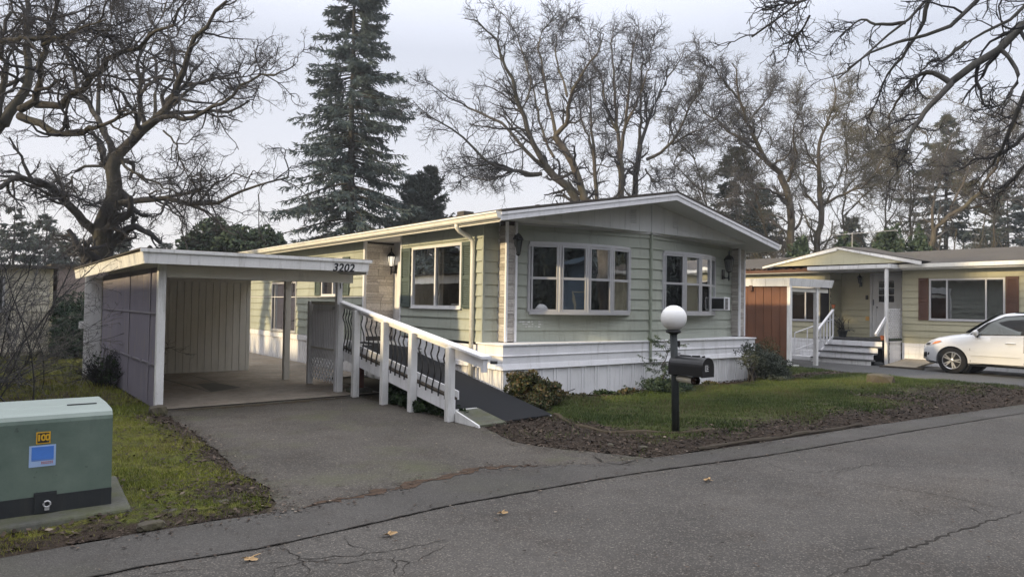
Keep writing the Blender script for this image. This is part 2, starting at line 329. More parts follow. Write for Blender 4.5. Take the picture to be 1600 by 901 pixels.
class MB:
    def __init__(s): s.v = []; s.f = []; s.r = []
    def add(s, v, f, r=None):
        o = len(s.v); s.v += [tuple(p) for p in v]; s.f += [tuple(i+o for i in q) for q in f]
        s.r += [random.random() if r is None else r]*len(f); return s
    def hexa(s, p):                    # 4 bottom + 4 top, both counter-clockwise
        return s.add(p, [(3, 2, 1, 0), (4, 5, 6, 7), (0, 1, 5, 4), (1, 2, 6, 5), (2, 3, 7, 6), (3, 0, 4, 7)])
    def box(s, x0, x1, y0, y1, z0, z1):
        x0, x1 = min(x0, x1), max(x0, x1); y0, y1 = min(y0, y1), max(y0, y1); z0, z1 = min(z0, z1), max(z0, z1)
        return s.hexa([(x0, y0, z0), (x1, y0, z0), (x1, y1, z0), (x0, y1, z0), (x0, y0, z1), (x1, y0, z1), (x1, y1, z1), (x0, y1, z1)])
    def bar(s, a, b, w, h, up=(0, 0, 1)):   # rectangular bar from a to b
        a, b = Vector(a), Vector(b); d = (b-a).normalized(); u = Vector(up); sd = d.cross(u).normalized(); u = sd.cross(d).normalized()
        q = lambda p: [p-sd*w/2-u*h/2, p+sd*w/2-u*h/2, p+sd*w/2+u*h/2, p-sd*w/2+u*h/2]
        A, B = q(a), q(b)
        return s.add(A+B, [(0, 1, 2, 3), (7, 6, 5, 4), (0, 4, 5, 1), (1, 5, 6, 2), (2, 6, 7, 3), (3, 7, 4, 0)])
    def quad(s, *p): return s.add(p, [tuple(range(len(p)))])
    def prism(s, pts, vec):
        n = len(pts); vec = Vector(vec); P = [Vector(p) for p in pts]; Q = [p+vec for p in P]
        return s.add(P+Q, [tuple(range(n-1, -1, -1)), tuple(range(n, 2*n))]+[(i, (i+1) % n, n+(i+1) % n, n+i) for i in range(n)])
    def tube(s, pts, r, n=8, cap=True):
        P = [Vector(p) for p in pts]; rr = r if hasattr(r, '__len__') else [r]*len(P); V = []; F = []
        for i, p in enumerate(P):
            t = (P[min(i+1, len(P)-1)]-P[max(i-1, 0)]).normalized(); h = Vector((0, 0, 1)) if abs(t.z) < .9 else Vector((1, 0, 0))
            u = t.cross(h).normalized(); q = t.cross(u)
            V += [p+(u*math.cos(2*PI*j/n)+q*math.sin(2*PI*j/n))*rr[i] for j in range(n)]
        for i in range(len(P)-1):
            for j in range(n): F.append((i*n+j, i*n+(j+1) % n, (i+1)*n+(j+1) % n, (i+1)*n+j))
        if cap: F += [tuple(range(n-1, -1, -1)), tuple(range(len(V)-n, len(V)))]
        return s.add(V, F)
    def lathe(s, prof, c, n=24, ax='z'):
        V = []; F = []
        for (r_, z_) in prof:
            for j in range(n):
                a_ = 2*PI*j/n; x, y = r_*math.cos(a_), r_*math.sin(a_)
                V.append((c[0]+x, c[1]+y, c[2]+z_) if ax == 'z' else ((c[0]+z_, c[1]+x, c[2]+y) if ax == 'x' else (c[0]+x, c[1]+z_, c[2]+y)))
        for i in range(len(prof)-1):
            for j in range(n): F.append((i*n+j, i*n+(j+1) % n, (i+1)*n+(j+1) % n, (i+1)*n+j))
        F += [tuple(range(n)), tuple(range(len(V)-n, len(V)))]
        return s.add(V, F)
    def obj(s, name, mat, parent=None, bevel=0, smooth=False, org=None):
        if parent is not None: og = ORG[parent.name]
        else:
            A = np.array(s.v, float); og = org or ((A[:, 0].min()+A[:, 0].max())/2, (A[:, 1].min()+A[:, 1].max())/2, A[:, 2].min())
        v = [(p[0]-og[0], p[1]-og[1], p[2]-og[2]) for p in s.v]
        me = _mesh(name, v, s.f, M[mat] if isinstance(mat, str) else mat, smooth, s.r)
        if not smooth or True:
            bm = bmesh.new(); bm.from_mesh(me); bmesh.ops.recalc_face_normals(bm, faces=bm.faces); bm.to_mesh(me); bm.free()
        o = link(name, me, og, parent)
        if bevel:
            md = o.modifiers.new('bevel', 'BEVEL'); md.width = bevel; md.segments = 2; md.limit_method = 'ANGLE'; md.harden_normals = False
        return o
def text_mesh(txt, size, p, ex, ez, shear=0, ext=.004, offset=0, spacing=1.0):   # text mesh standing on the plane spanned by ex, ez at p
    cu = bpy.data.curves.new('lettering', 'FONT'); cu.body = txt; cu.size = size; cu.shear = shear; cu.extrude = ext/size*size; cu.offset = offset; cu.space_character = spacing
    cu.align_x = 'CENTER'; cu.align_y = 'CENTER'
    o = bpy.data.objects.new('lettering', cu); COL.objects.link(o); dg = bpy.context.evaluated_depsgraph_get()
    me = bpy.data.meshes.new_from_object(o.evaluated_get(dg)); bpy.data.objects.remove(o)
    ex, ez = Vector(ex).normalized(), Vector(ez).normalized(); n = ex.cross(ez)
    mb = MB(); mb.add([Vector(p)+ex*v.co.x+ez*v.co.y+n*v.co.z for v in me.vertices], [tuple(q.vertices) for q in me.polygons]); return mb
def gz(x, y): return -.02*min(max(x-10, 0), 6)
# ------------------------------------------------------------------ wall builders
def siding(mb, A, B, z0, z1, period=.2045, openings=(), zref=None, out=.026):
    # lap siding from A to B (2D), outward normal on the right-hand side of A->B; openings are (s0,s1,za,zb)
    A, B = Vector((A[0], A[1])), Vector((B[0], B[1])); Ln = (B-A).length; d = (B-A)/Ln; n = Vector((d.y, -d.x))
    zref = z0 if zref is None else zref
    cuts = sorted(set([0, Ln]+[min(max(c, 0), Ln) for o in openings for c in o[:2]]))
    P = lambda s, o, z: (A.x+d.x*s+n.x*o, A.y+d.y*s+n.y*o, z)
    k0 = math.floor((z0-zref)/period-1e-6)
    for s0, s1 in zip(cuts, cuts[1:]):
        if s1-s0 < 1e-4: continue
        blk = [(o[2], o[3]) for o in openings if o[0] < (s0+s1)/2 < o[1]]
        k = k0
        while zref+k*period < z1-1e-4:
            a, b = zref+k*period, zref+(k+1)*period
            segs = [(max(a, z0), min(b, z1))]
            for (p, q) in blk:
                ns = []
                for (x, y) in segs:
                    if q <= x or p >= y: ns.append((x, y))
                    else:
                        if p > x: ns.append((x, p))
                        if q < y: ns.append((q, y))
                segs = ns
            for (x, y) in segs:
                if y-x < 1e-4: continue
                ox, oy = out*(1-(x-a)/period)+.002, out*(1-(y-a)/period)+.002
                r_ = random.random()
                mb.add([P(s0, ox, x), P(s1, ox, x), P(s1, oy, y), P(s0, oy, y)], [(0, 1, 2, 3)], r_)
                if abs(x-a) < 1e-4: mb.add([P(s0, 0, x), P(s1, 0, x), P(s1, ox, x), P(s0, ox, x)], [(0, 1, 2, 3)], r_)
            k += 1
def board_wall(mb, A, B, z0, z1, wd=.15, gap=.012, dep=.02):          # vertical boards with open grooves in front of a backing sheet
    A, B = Vector((A[0], A[1])), Vector((B[0], B[1])); Ln = (B-A).length; d = (B-A)/Ln; n = Vector((d.y, -d.x)); s = 0
    P = lambda s_, o, z: (A.x+d.x*s_+n.x*o, A.y+d.y*s_+n.y*o, z)
    mb.hexa([P(0, -.03, z0), P(Ln, -.03, z0), P(Ln, 0, z0), P(0, 0, z0), P(0, -.03, z1), P(Ln, -.03, z1), P(Ln, 0, z1), P(0, 0, z1)])
    while s < Ln-.01:
        e = min(s+wd-gap, Ln); t = dep*random.uniform(.85, 1.1)
        mb.hexa([P(s, .001, z0), P(e, .001, z0), P(e, t, z0), P(s, t, z0), P(s, .001, z1), P(e, .001, z1), P(e, t, z1), P(s, t, z1)]); s += wd
def ribbed(mb, A, B, z0, z1, pat=((.0, 0), (.10, 0), (.105, .022), (.135, .022), (.14, 0), (.17, 0), (.175, .022), (.205, .022), (.21, 0), (.34, 0)), smooth=False):
    A, B = Vector((A[0], A[1])), Vector((B[0], B[1])); Ln = (B-A).length; d = (B-A)/Ln; n = Vector((d.y, -d.x)); pts = []; s = 0
    while s < Ln:
        for p, o in pat[:-1]:
            if s+p < Ln: pts.append((s+p, o))
        s += pat[-1][0]
    pts.append((Ln, 0)); V = []; F = []
    for s_, o in pts:
        for z in (z0, z1): V.append((A.x+d.x*s_+n.x*o, A.y+d.y*s_+n.y*o, z))
    for i in range(len(pts)-1): F.append((2*i, 2*i+2, 2*i+3, 2*i+1))
    mb.add(V, F)
def stone(mb, A, B, z0, z1, hmin=.035, hmax=.11):
    A, B = Vector((A[0], A[1])), Vector((B[0], B[1])); Ln = (B-A).length; d = (B-A)/Ln; n = Vector((d.y, -d.x)); z = z0
    P = lambda s_, o, zz: (A.x+d.x*s_+n.x*o, A.y+d.y*s_+n.y*o, zz)
    while z < z1-.005:
        h = random.choice([hmin, hmin*1.4, (hmin+hmax)/2, hmax, hmax*.8]); h = min(h, z1-z); s = 0
        while s < Ln-.005:
            e = min(s+random.uniform(.16, .45), Ln)
            if Ln-e < .06: e = Ln
            o = [random.uniform(.012, .030) for _ in range(4)]; g = .005
            mb.add([P(s+g/2, 0, z), P(e-g/2, 0, z), P(e-g/2, 0, z+h-g), P(s+g/2, 0, z+h-g), P(s+g/2, o[0], z), P(e-g/2, o[1], z), P(e-g/2, o[2], z+h-g), P(s+g/2, o[3], z+h-g)],
                   [(4, 5, 6, 7), (0, 1, 5, 4), (1, 2, 6, 5), (2, 3, 7, 6), (3, 0, 4, 7)], random.random()); s = e
        z += h
class Pl:                                # a wall plane: s along, o outward, z up
    def __init__(s, A, B):
        s.A = Vector((A[0], A[1])); d = Vector((B[0], B[1]))-s.A; s.L = d.length; s.d = d/s.L; s.n = Vector((s.d.y, -s.d.x))
    def __call__(s, a, o, z): return (s.A.x+s.d.x*a+s.n.x*o, s.A.y+s.d.y*a+s.n.y*o, z)
    def box(s, mb, a0, a1, o0, o1, z0, z1):
        return mb.hexa([s(a0, o1, z0), s(a1, o1, z0), s(a1, o0, z0), s(a0, o0, z0), s(a0, o1, z1), s(a1, o1, z1), s(a1, o0, z1), s(a0, o0, z1)])
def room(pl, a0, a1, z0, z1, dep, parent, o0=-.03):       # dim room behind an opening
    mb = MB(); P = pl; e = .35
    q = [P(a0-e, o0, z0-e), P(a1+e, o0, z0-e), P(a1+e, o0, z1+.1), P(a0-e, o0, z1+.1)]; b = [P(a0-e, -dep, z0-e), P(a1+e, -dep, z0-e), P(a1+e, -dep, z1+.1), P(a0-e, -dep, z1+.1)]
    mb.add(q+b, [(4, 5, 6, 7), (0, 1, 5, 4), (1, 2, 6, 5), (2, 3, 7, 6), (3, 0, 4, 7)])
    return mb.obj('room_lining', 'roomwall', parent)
def shutter(pl, a0, a1, z0, z1, mat, parent, label=None):
    mb = MB(); fw = .05
    pl.box(mb, a0, a0+fw, .024, .055, z0, z1); pl.box(mb, a1-fw, a1, .024, .055, z0, z1)
    zm = (z0+z1)/2-.08
    for z in (z0, zm, z1-.07): pl.box(mb, a0+fw, a1-fw, .024, .053, z, z+.07)
    pl.box(mb, a0+fw, a1-fw, .022, .030, z0, z1)
    z = z0+.08
    while z < z1-.09:
        if not (zm-.03 < z < zm+.075):
            mb.add([pl(a0+fw, .050, z), pl(a1-fw, .050, z), pl(a1-fw, .031, z+.030), pl(a0+fw, .031, z+.030)], [(0, 1, 2, 3)])
            mb.add([pl(a0+fw, .050, z), pl(a1-fw, .050, z), pl(a1-fw, .031, z-.004), pl(a0+fw, .031, z-.004)], [(0, 1, 2, 3)])
        z += .034
    o = mb.obj('shutter', mat, parent)
    if label: o['label'] = label
    return o
def lantern(c, n, s, parent, lit=False, arm=.12):         # wall lantern: plate, scroll arm, six-sided cage with cap and finial; c on the wall, n outward
    n = Vector(n).normalized(); sd = Vector((0, 0, 1)).cross(n); c = Vector(c); up = Vector((0, 0, 1))
    mb = MB(); mb.hexa([c-sd*.045*s+up*k_+n*o_ for k_ in (-.12*s,) for o_ in (0,)]+[c+sd*.045*s-up*.12*s, c+sd*.045*s-up*.12*s+n*.02, c-sd*.045*s-up*.12*s+n*.02]+[c-sd*.045*s+up*.06*s, c+sd*.045*s+up*.06*s, c+sd*.045*s+up*.06*s+n*.02, c-sd*.045*s+up*.06*s+n*.02])
    k_ = c+n*arm*s
    mb.tube([c-up*.05*s, c-up*.10*s+n*arm*.4*s, c-up*.10*s+n*arm*.85*s, k_-up*.03*s, k_+up*.02*s], .013*s, 6)
    mb.tube([k_-up*.16*s, k_-up*.12*s, k_-up*.02*s], [.004, .018*s, .012*s], 6)
    mb.lathe([(.02*s, 0), (.05*s, .02*s), (.055*s, .03*s)], k_, 6)
    for j in range(6):
        a = 2*PI*j/6; b0 = k_+sd*math.cos(a)*.052*s+n*math.sin(a)*.052*s+up*.03*s; b1 = k_+sd*math.cos(a)*.082*s+n*math.sin(a)*.082*s+up*.23*s
        mb.tube([b0, b1], .007*s, 4)
    mb.lathe([(.10*s, .23*s), (.095*s, .25*s), (.06*s, .30*s), (.02*s, .335*s), (.012*s, .36*s), (.018*s, .375*s), (.004*s, .42*s)], k_, 6)
    o = mb.obj('wall_lantern', 'black', parent)
    g = MB(); g.lathe([(.045*s, .035*s), (.074*s, .228*s)], k_, 6); gl = MB(); gl.v, gl.f, gl.r = g.v, g.f, g.r
    gl.obj('lantern_glass', 'lantern_lit' if lit else 'lantern_glass', o, smooth=False)
    return o
def slider_window(name, pl, a0, a1, z0, z1, parent, divs, fmat='frame_white', blinds=None, label=None, dep=.9):
    mb = MB(); f = .05
    for z in (z0, z1-f): pl.box(mb, a0, a1, -.05, .035, z, z+f)
    for a in (a0, a1-f): pl.box(mb, a, a+f, -.05, .034, z0+f, z1-f)
    for dv in divs: pl.box(mb, dv-.022, dv+.022, -.03, .026, z0+f, z1-f)
    pl.box(mb, a0-.01, a1+.01, .0, .055, z0-.02, z0+.001)
    o = mb.obj(name, fmat, parent)
    if label: o['label'] = label
    ed = [a0+f]+list(divs)+[a1-f]
    for i in range(len(ed)-1):
        g = MB(); oo = -.012 if i % 2 else .004; g.add([pl(ed[i], oo, z0+f), pl(ed[i+1], oo, z0+f), pl(ed[i+1], oo, z1-f), pl(ed[i], oo, z1-f)], [(0, 1, 2, 3)]); g.obj('pane', 'pane', o)
        bl = blinds[i] if blinds else None
        if bl:
            b = MB(); a = ed[i]
            while a < ed[i+1]:
                b.add([pl(a, -.10, z0+f), pl(a+.075, -.13, z0+f), pl(a+.075, -.13, z1-f), pl(a, -.10, z1-f)], [(0, 1, 2, 3)]); a += .07
            b.obj('blind', bl, o)
    room(pl, a0, a1, z0, z1, dep, o)
    return o

# ------------------------------------------------------------------ the main mobile home
H = thing('mobile_home', 'pale green double-wide mobile home with white skirting, gable front and two bow windows', 'house', (3.65, 7, 0))
W, YB = 7.3, 14.5
ZL, ZK = .984, .558          # ledge top, skirt top
EAVE, RIDGE, YE, YR = 3.18, 3.90, -.40, -.68
WT = 3.14
sx0, sx1, wy0, wy1 = .346, 7.327, .41, .63         # stone wings
# left wall (outward -X): A->B must have outward on right-hand side: going -Y
pl_left = Pl((0, YB), (0, .63)); sL = lambda y: YB-y
mb = MB()
siding(mb, (0, YB), (0, 5.24), ZL-.2, WT, zref=ZL, openings=[(sL(11.35), sL(9.4), .78, 2.22), (sL(7.68), sL(6.42), 1.80, 2.745)])
mb.obj('side_siding', 'green', H); mb = MB()
siding(mb, (0, 3.56), (0, .63), ZL, WT, openings=[(sL(3.095)-sL(3.56), sL(1.2734)-sL(3.56), 1.568, 2.784)])
siding(mb, (0, .63), (sx0, .63), ZL, WT)                            # return beside the stone wing
mb.box(-.022, .03, .60, .64, ZL, WT)
mb.obj('side_siding', 'green', H); mb = MB(); siding(mb, (W, .63), (W, YB), ZL-.4, WT); mb.obj('side_siding', 'green', H)
mb = MB(); siding(mb, (W, YB), (0, YB), ZL-.4, WT); mb.prism([(.1, YB-.1, WT), (7.2, YB-.1, WT), (3.65, YB-.1, 3.72)], (0, .1, 0)); mb.obj('rear_siding', 'green', H)
mb = MB()                                                            # prow front, two halves
plA, plB = Pl((sx0+.03, wy1), (3.65, 0)), Pl((3.65, 0), (sx1, wy1))
BW = (1.535, 2.765)
siding(mb, (sx0+.03, wy1), (3.65, 0), ZL, WT, openings=[(.575, 2.83, BW[0], BW[1])]); siding(mb, (3.65, 0), (sx1, wy1), ZL, WT, openings=[(.506, 2.80, BW[0], BW[1])])
mb.obj('front_siding', 'green', H)
mb = MB(); mb.box(3.63, 3.70, -.035, .01, ZL, WT+.02); mb.tube([(3.66, -.05, 3.12), (3.66, -.05, .62)], .028, 8); mb.tube([(3.66, -.05, .64), (3.63, -.10, .58)], .03, 8)
mb.obj('seam_pipe', 'green_trim', H)
for A_, B_ in (((sx0+.2, .59), (3.63, -.02)), ((3.70, -.02), (sx1-.03, .60))):
    mb = MB(); mb.bar((A_[0], A_[1], WT-.012), (B_[0], B_[1], WT-.012), .05, .045); mb.obj('head_trim', 'soffit', H)
# stone wings
mb = MB(); stone(mb, (sx0, wy1), (sx0, wy0), ZL+.02, 3.06); stone(mb, (sx0, wy0), (sx0+.20, wy0), ZL+.02, 3.06); mb.obj('stone_veneer', 'stone', H); mb = MB(); stone(mb, (sx1+.18, wy0), (sx1+.18, wy1), ZL+.02, 3.06)
stone(mb, (sx1, wy0), (sx1+.18, wy0), ZL+.02, 3.06); stone(mb, (sx1, wy1), (sx1, wy0), ZL+.02, 3.06)
mb.obj('stone_veneer', 'stone', H)
mb = MB(); mb.box(sx0+.004, sx0+.19, wy0+.004, .75, ZL, 3.14); mb.obj('wing_core', 'mortar', H); mb = MB(); mb.box(sx1+.004, sx1+.17, wy0+.004, .75, ZL, 3.14); mb.obj('wing_core', 'mortar', H)
for x, y, r_ in ((sx0-.005, wy1-.01, .018), (sx0-.005, wy0-.012, .022), (sx0+.20, wy0-.012, .024), (sx1-.005, wy0-.012, .022), (sx1+.185, wy0-.012, .022)):
    mb = MB(); mb.box(x-r_, x+r_, y-r_, y+r_, ZL+.01, 3.12); mb.obj('corner_trim', 'white', H)
# ledge and skirting
mb = MB(); e = .03
mb.box(-e, W+e, -.02, .72, ZK, ZL-.03); mb.box(-e-.02, W+e+.02, -.05, .75, ZL-.028, ZL); mb.box(-e-.018, W+e+.018, -.038, .70, ZK+.215, ZL-.20+.005)
mb.hexa([(-e-.03, -.055, ZK-.01), (W+e+.03, -.055, ZK-.01), (W+e+.03, .7, ZK-.01), (-e-.03, .7, ZK-.01), (-e-.004, -.025, ZK+.09), (W+e+.004, -.025, ZK+.09), (W+e+.004, .7, ZK+.09), (-e-.004, .7, ZK+.09)])
mb.box(-e-.02, -.001, .75, 3.6, ZK+.02, ZL-.045); mb.box(-e-.035, -.001, .75, 3.6, ZK-.01, ZK+.07); mb.box(-.03, .0, 5.2, YB, ZK+.06, ZK+.20)
mb.obj('white_ledge', 'white', H, bevel=.004)
mb = MB(); ribbed(mb, (0, 5.6), (0, 0), -.06, ZK); ribbed(mb, (0, 0), (W, 0), -.06, ZK-.004); ribbed(mb, (W, 0), (W, YB), -.1, ZK); ribbed(mb, (0, YB), (0, 5.2), -.26, ZK+.08, ((.0, 0), (.16, 0), (.17, .012), (.19, .012), (.20, 0)))
mb.obj('skirting', 'skirt', H)
# entry recess with stone side and door
mb = MB(); stone(mb, (0.02, 5.24), (.72, 5.24), ZL-.1, 3.0, .05, .16); mb.obj('entry_stone', 'stone_brightened', H)
mb = MB(); mb.box(.03, .72, 5.245, 5.4, .7, 3.14); mb.obj('entry_core', 'mortar', H)
mb = MB(); mb.box(.72, .80, 3.56, 5.24, .7, 3.14); mb.box(0.001, .72, 3.50, 3.56, .7, 3.14); mb.box(-.035, .03, 5.23, 5.31, .76, 3.12); mb.box(-.03, .012, 3.535, 3.575, ZL, 3.10); mb.obj('entry_lining', 'white', H)
mb = MB(); mb.box(.69, .719, 3.75, 4.70, .79, 2.85); mb.box(.675, .689, 3.85, 4.60, 1.7, 2.7); mb.box(.675, .689, 3.85, 4.60, .95, 1.5); dr = mb.obj('entry_door', 'white', H, bevel=.006)
mb = MB(); mb.lathe([(.0, 0), (.03, .01), (.03, .04), (.0, .05)], (.66, 4.62, 1.75), 10, 'x'); mb.obj('door_knob', 'frame', dr, smooth=True)
mb = MB(); mb.box(.0, 7.28, .75, YB-.02, .75, .78); mb.box(.01, .72, 3.56, 5.24, 3.05, 3.08); mb.box(.1, 7.2, .7, YB-.05, WT-.02, WT); mb.obj('floor_and_ceiling', 'soffit', H)
# roof
def rz(x): return EAVE+(RIDGE-EAVE)*(1-abs(x-3.65)/4.05)
mb = MB(); xs = [(-.40, YE), (3.65, YR), (7.70, YE)]
t = .035
for (xa, ya), (xb, yb) in zip(xs, xs[1:]):
    za, zb = rz(xa), rz(xb)
    mb.hexa([(xa, ya-.015, za-t), (xb, yb-.015, zb-t), (xb, YB+.3, zb-t), (xa, YB+.3, za-t), (xa, ya-.015, za+.012), (xb, yb-.015, zb+.012), (xb, YB+.3, zb+.012), (xa, YB+.3, za+.012)])
roof = mb.obj('roof', 'roof', H)
mb = MB()
for k_ in range(9):                                                    # debris and shingle tabs along the front edge
    x = random.uniform(.2, 7.2); mb.box(x, x+random.uniform(.05, .2), -.3, -.22, rz(x)+.01, rz(x)+.03)
mb.box(2.5, 2.8, 5, 5.3, rz(2.6)-.05, rz(2.6)+.25); mb.obj('roof_debris', 'roof', roof)['kind'] = 'stuff'
mb = MB()
for (xa, ya), (xb, yb) in zip(xs, xs[1:]):
    za, zb = rz(xa)-t-.002, rz(xb)-t-.002
    mb.prism([(xa, ya, za), (xb, yb, zb), (xb, yb, zb-.135), (xa, ya, za-.135)], (0, .022, 0))
    mb.prism([(xa, ya-.016, za), (xb, yb-.016, zb), (xb, yb-.016, zb-.045), (xa, ya-.016, za-.045)], (0, .015, 0))
mb.obj('rake_board', 'white', H)
mb = MB()
for (xa, ya), (xb, yb) in zip(xs, xs[1:]):
    za, zb = rz(xa)-t-.125, rz(xb)-t-.125
    mb.hexa([(xa, ya+.023, za-.012), (xb, yb+.023, zb-.012), (xb, YB, zb-.012), (xa, YB, za-.012), (xa, ya+.023, za), (xb, yb+.023, zb), (xb, YB, zb), (xa, YB, za)])
mb.obj('soffit', 'soffit', H)
for x, s_ in ((-.40, -1), (7.70, 1)):
    mb = MB(); z = EAVE-.03
    pr = [(0, z), (s_*.10, z+.004), (s_*.105, z-.02), (s_*.085, z-.035), (s_*.075, z-.085), (s_*.055, z-.105), (0, z-.105)]
    mb.prism([(x+a_, YE, b_) for a_, b_ in pr], (0, YB-YE+.25, 0)); mb.box(x-.0 if s_ < 0 else x-.02, x+.02 if s_ < 0 else x, YE+.03, YB+.2, z-.16, z-.106)
    mb.obj('gutter', 'gutter', H)
mb = MB(); mb.tube([(-.42, .86, 3.06), (-.42, .86, 2.99), (-.36, .86, 2.93), (-.14, .86, 2.84), (-.075, .86, 2.77), (-.07, .86, 2.6), (-.07, .86, .25)], .042, 10); mb.obj('downspout', 'gutter', H, smooth=True)
# gable panels (flat, hanging just proud of the prow)
mb = MB(); gy = -.045; x = .42; zb_ = 3.146
while x < 6.9:
    x2 = min(x+.41, 6.95)
    if x < 3.62 < x2: x2 = 3.62
    elif abs(x-3.62) < .01: x = 3.66; x2 = 3.66+.40
    za, zc = rz(x)-.168, rz(x2)-.168
    mb.prism([(x+.004, gy, zb_), (x2-.004, gy, zb_), (x2-.004, gy, max(zc, zb_+.002)), (x+.004, gy, max(za, zb_+.002))], (0, .012, 0)); x = x2
mb.prism([(.35, gy+.013, zb_), (6.98, gy+.013, zb_), (3.65, gy+.013, rz(3.65)-.17)], (0, .01, 0))
mb.box(.2, 7.15, gy+.012, .62, zb_-.006, zb_+.006); mb.obj('gable_panel', 'gable', H)
mb = MB()
for x in (3.02, 4.30):
    mb = MB()
    for k_ in range(9):
        z = 3.30+k_*.032; mb.add([(x, gy-.002, z+.02), (x+.17, gy-.002, z+.02), (x+.17, gy-.016, z), (x, gy-.016, z)], [(0, 1, 2, 3)]); mb.add([(x, gy-.016, z), (x+.17, gy-.016, z), (x+.17, gy-.003, z-.004), (x, gy-.003, z-.004)], [(0, 1, 2, 3)])
    mb.obj('gable_vent', 'gable', H)
# bow windows
def bow(pl, a0, a1, name, label, sag=.23):
    f = MB(); n = 4; Ln = a1-a0; z0, z1 = BW; Rr = (Ln*Ln/4+sag*sag)/(2*sag); th = math.asin(Ln/2/Rr); cx = (a0+a1)/2
    pt = []
    for i in range(n+1):
        a = -th+2*th*i/n; pt.append((cx+Rr*math.sin(a), Rr*math.cos(a)-(Rr-sag)+.03))
    sm = [(cx+Rr*math.sin(-th+2*th*i/16), Rr*math.cos(-th+2*th*i/16)-(Rr-sag)+.03) for i in range(17)]
    for (z, h, ex) in ((z0-.05, .05, .025), (z1, .05, .02)):
        f.prism([pl(a, o+ex, z) for a, o in sm]+[pl(a1, -.02, z), pl(a0, -.02, z)], (0, 0, h))
    hw = .026
    for i, (a, o) in enumerate(pt): f.tube([pl(a, o-.01, z0), pl(a, o-.01, z1)], .034, 8)
    zm = z0+.50*(z1-z0)
    for i in range(n):
        (a, o), (b, q) = pt[i], pt[i+1]; d = Vector((b-a, q-o)).normalized(); nn = Vector((-d.y, d.x))
        def bar(a_, o_, b_, q_, z, h, w=.035): f.bar(pl(a_, o_, z), pl(b_, q_, z), w, h)
        for z in (z0+.022, z1-.022, zm): bar(a, o, b, q, z, .045)
        for e_ in (.05,):
            f.bar(pl(a+d.x*e_, o+d.y*e_, z0), pl(a+d.x*e_, o+d.y*e_, z1), .03, .045, (d.y, d.x, 0)); f.bar(pl(b-d.x*e_, q-d.y*e_, z0), pl(b-d.x*e_, q-d.y*e_, z1), .03, .045, (d.y, d.x, 0))
    o = f.obj(name, 'frame', H); o['label'] = label
    for i in range(n):
        (a, u), (b, q) = pt[i], pt[i+1]
        for (za, zc, k_) in ((z0, zm, .004), (zm, z1, -.010)):
            g = MB(); g.add([pl(a, u+k_, za), pl(b, q+k_, za), pl(b, q+k_, zc), pl(a, u+k_, zc)], [(0, 1, 2, 3)]); g.obj('pane', 'pane', o)
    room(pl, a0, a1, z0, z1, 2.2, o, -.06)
    return o
wl = bow(plA, .575, 2.83, 'bow_window', 'bow window on the left half of the front')
wr = bow(plB, .506, 2.80, 'bow_window', 'bow window on the right half of the front, with the air conditioner')
def curtain(pl, a0, a1, z0, z1, o_, parent, mat='curtain', amp=.03, name='curtain'):
    mb = MB(); V = []; F = []; n = int((a1-a0)/.03)
    for i in range(n+1):
        a = a0+(a1-a0)*i/n
        for z in (z0, z1): V.append(pl(a, o_+amp*math.sin(i*1.3), z))
    for i in range(n): F.append((2*i, 2*i+2, 2*i+3, 2*i+1))
    mb.add(V, F); return mb.obj(name, mat, parent, smooth=True)
curtain(plA, .62, 1.15, 1.5, 2.72, -.10, wl); curtain(plA, 2.15, 2.85, 1.5, 2.74, -.14, wl, 'blind_dark'); curtain(plB, .5, 1.45, 1.5, 2.74, -.10, wr, 'blind_dark'); curtain(plB, 2.3, 2.8, 1.5, 2.74, -.14, wr)
# left-wall windows
slider_window('sliding_window', pl_left, sL(3.095), sL(1.2734), 1.568, 2.784, H, [sL(2.2)], blinds=['blind', None], label='side window with grey vertical blind behind its left half')
shutter(pl_left, sL(3.50), sL(3.13), 1.58, 2.78, 'shutter', H); shutter(pl_left, sL(1.24), sL(.95), 1.58, 2.78, 'shutter', H)
slider_window('sliding_window', pl_left, sL(7.68), sL(6.42), 1.80, 2.745, H, [sL(7.0)], blinds=['blind', 'blind_dark'], label='small shuttered window above the carport privacy screen')
shutter(pl_left, sL(8.06), sL(7.71), 1.82, 2.73, 'shutter', H); shutter(pl_left, sL(6.39), sL(6.02), 1.82, 2.73, 'shutter', H)
slider_window('tall_window', pl_left, sL(11.35), sL(9.4), .80, 2.20, H, [sL(11.1), sL(10.25)], fmat='frame', blinds=[None, 'blind', None], label='tall window seen through the carport')
mb = MB(); mb.box(-.03, -.001, 5.32, 14.4, 1.765, 1.785); mb.box(-.06, -.02, 8.2, 8.4, .95, 1.08); mb.obj('wall_strip', 'frame_white', H)
# lanterns, scraps of old lettering
lantern(plA(.24, .03, 2.52), (plA.n.x, plA.n.y, 0), 1.25, H); lantern(plB(3.22, .03, 2.48), (plB.n.x, plB.n.y, 0), 1.25, H); lantern((.718, 5.12, 2.47), (-1, 0, 0), 1.1, H, True)
mb = MB()
for row, (z, n, a) in enumerate(((1.345, 8, .33), (1.30, 9, .32), (1.255, 5, .45), (1.225, 6, .44))):
    for k_ in range(n):
        a += random.uniform(.05, .08); hh = random.uniform(.006, .014); plA.box(mb, a, a+random.uniform(.025, .06), .012, .021, z+random.uniform(-.012, .012), z+hh)
mb.obj('peeling_lettering', 'white_old', H)
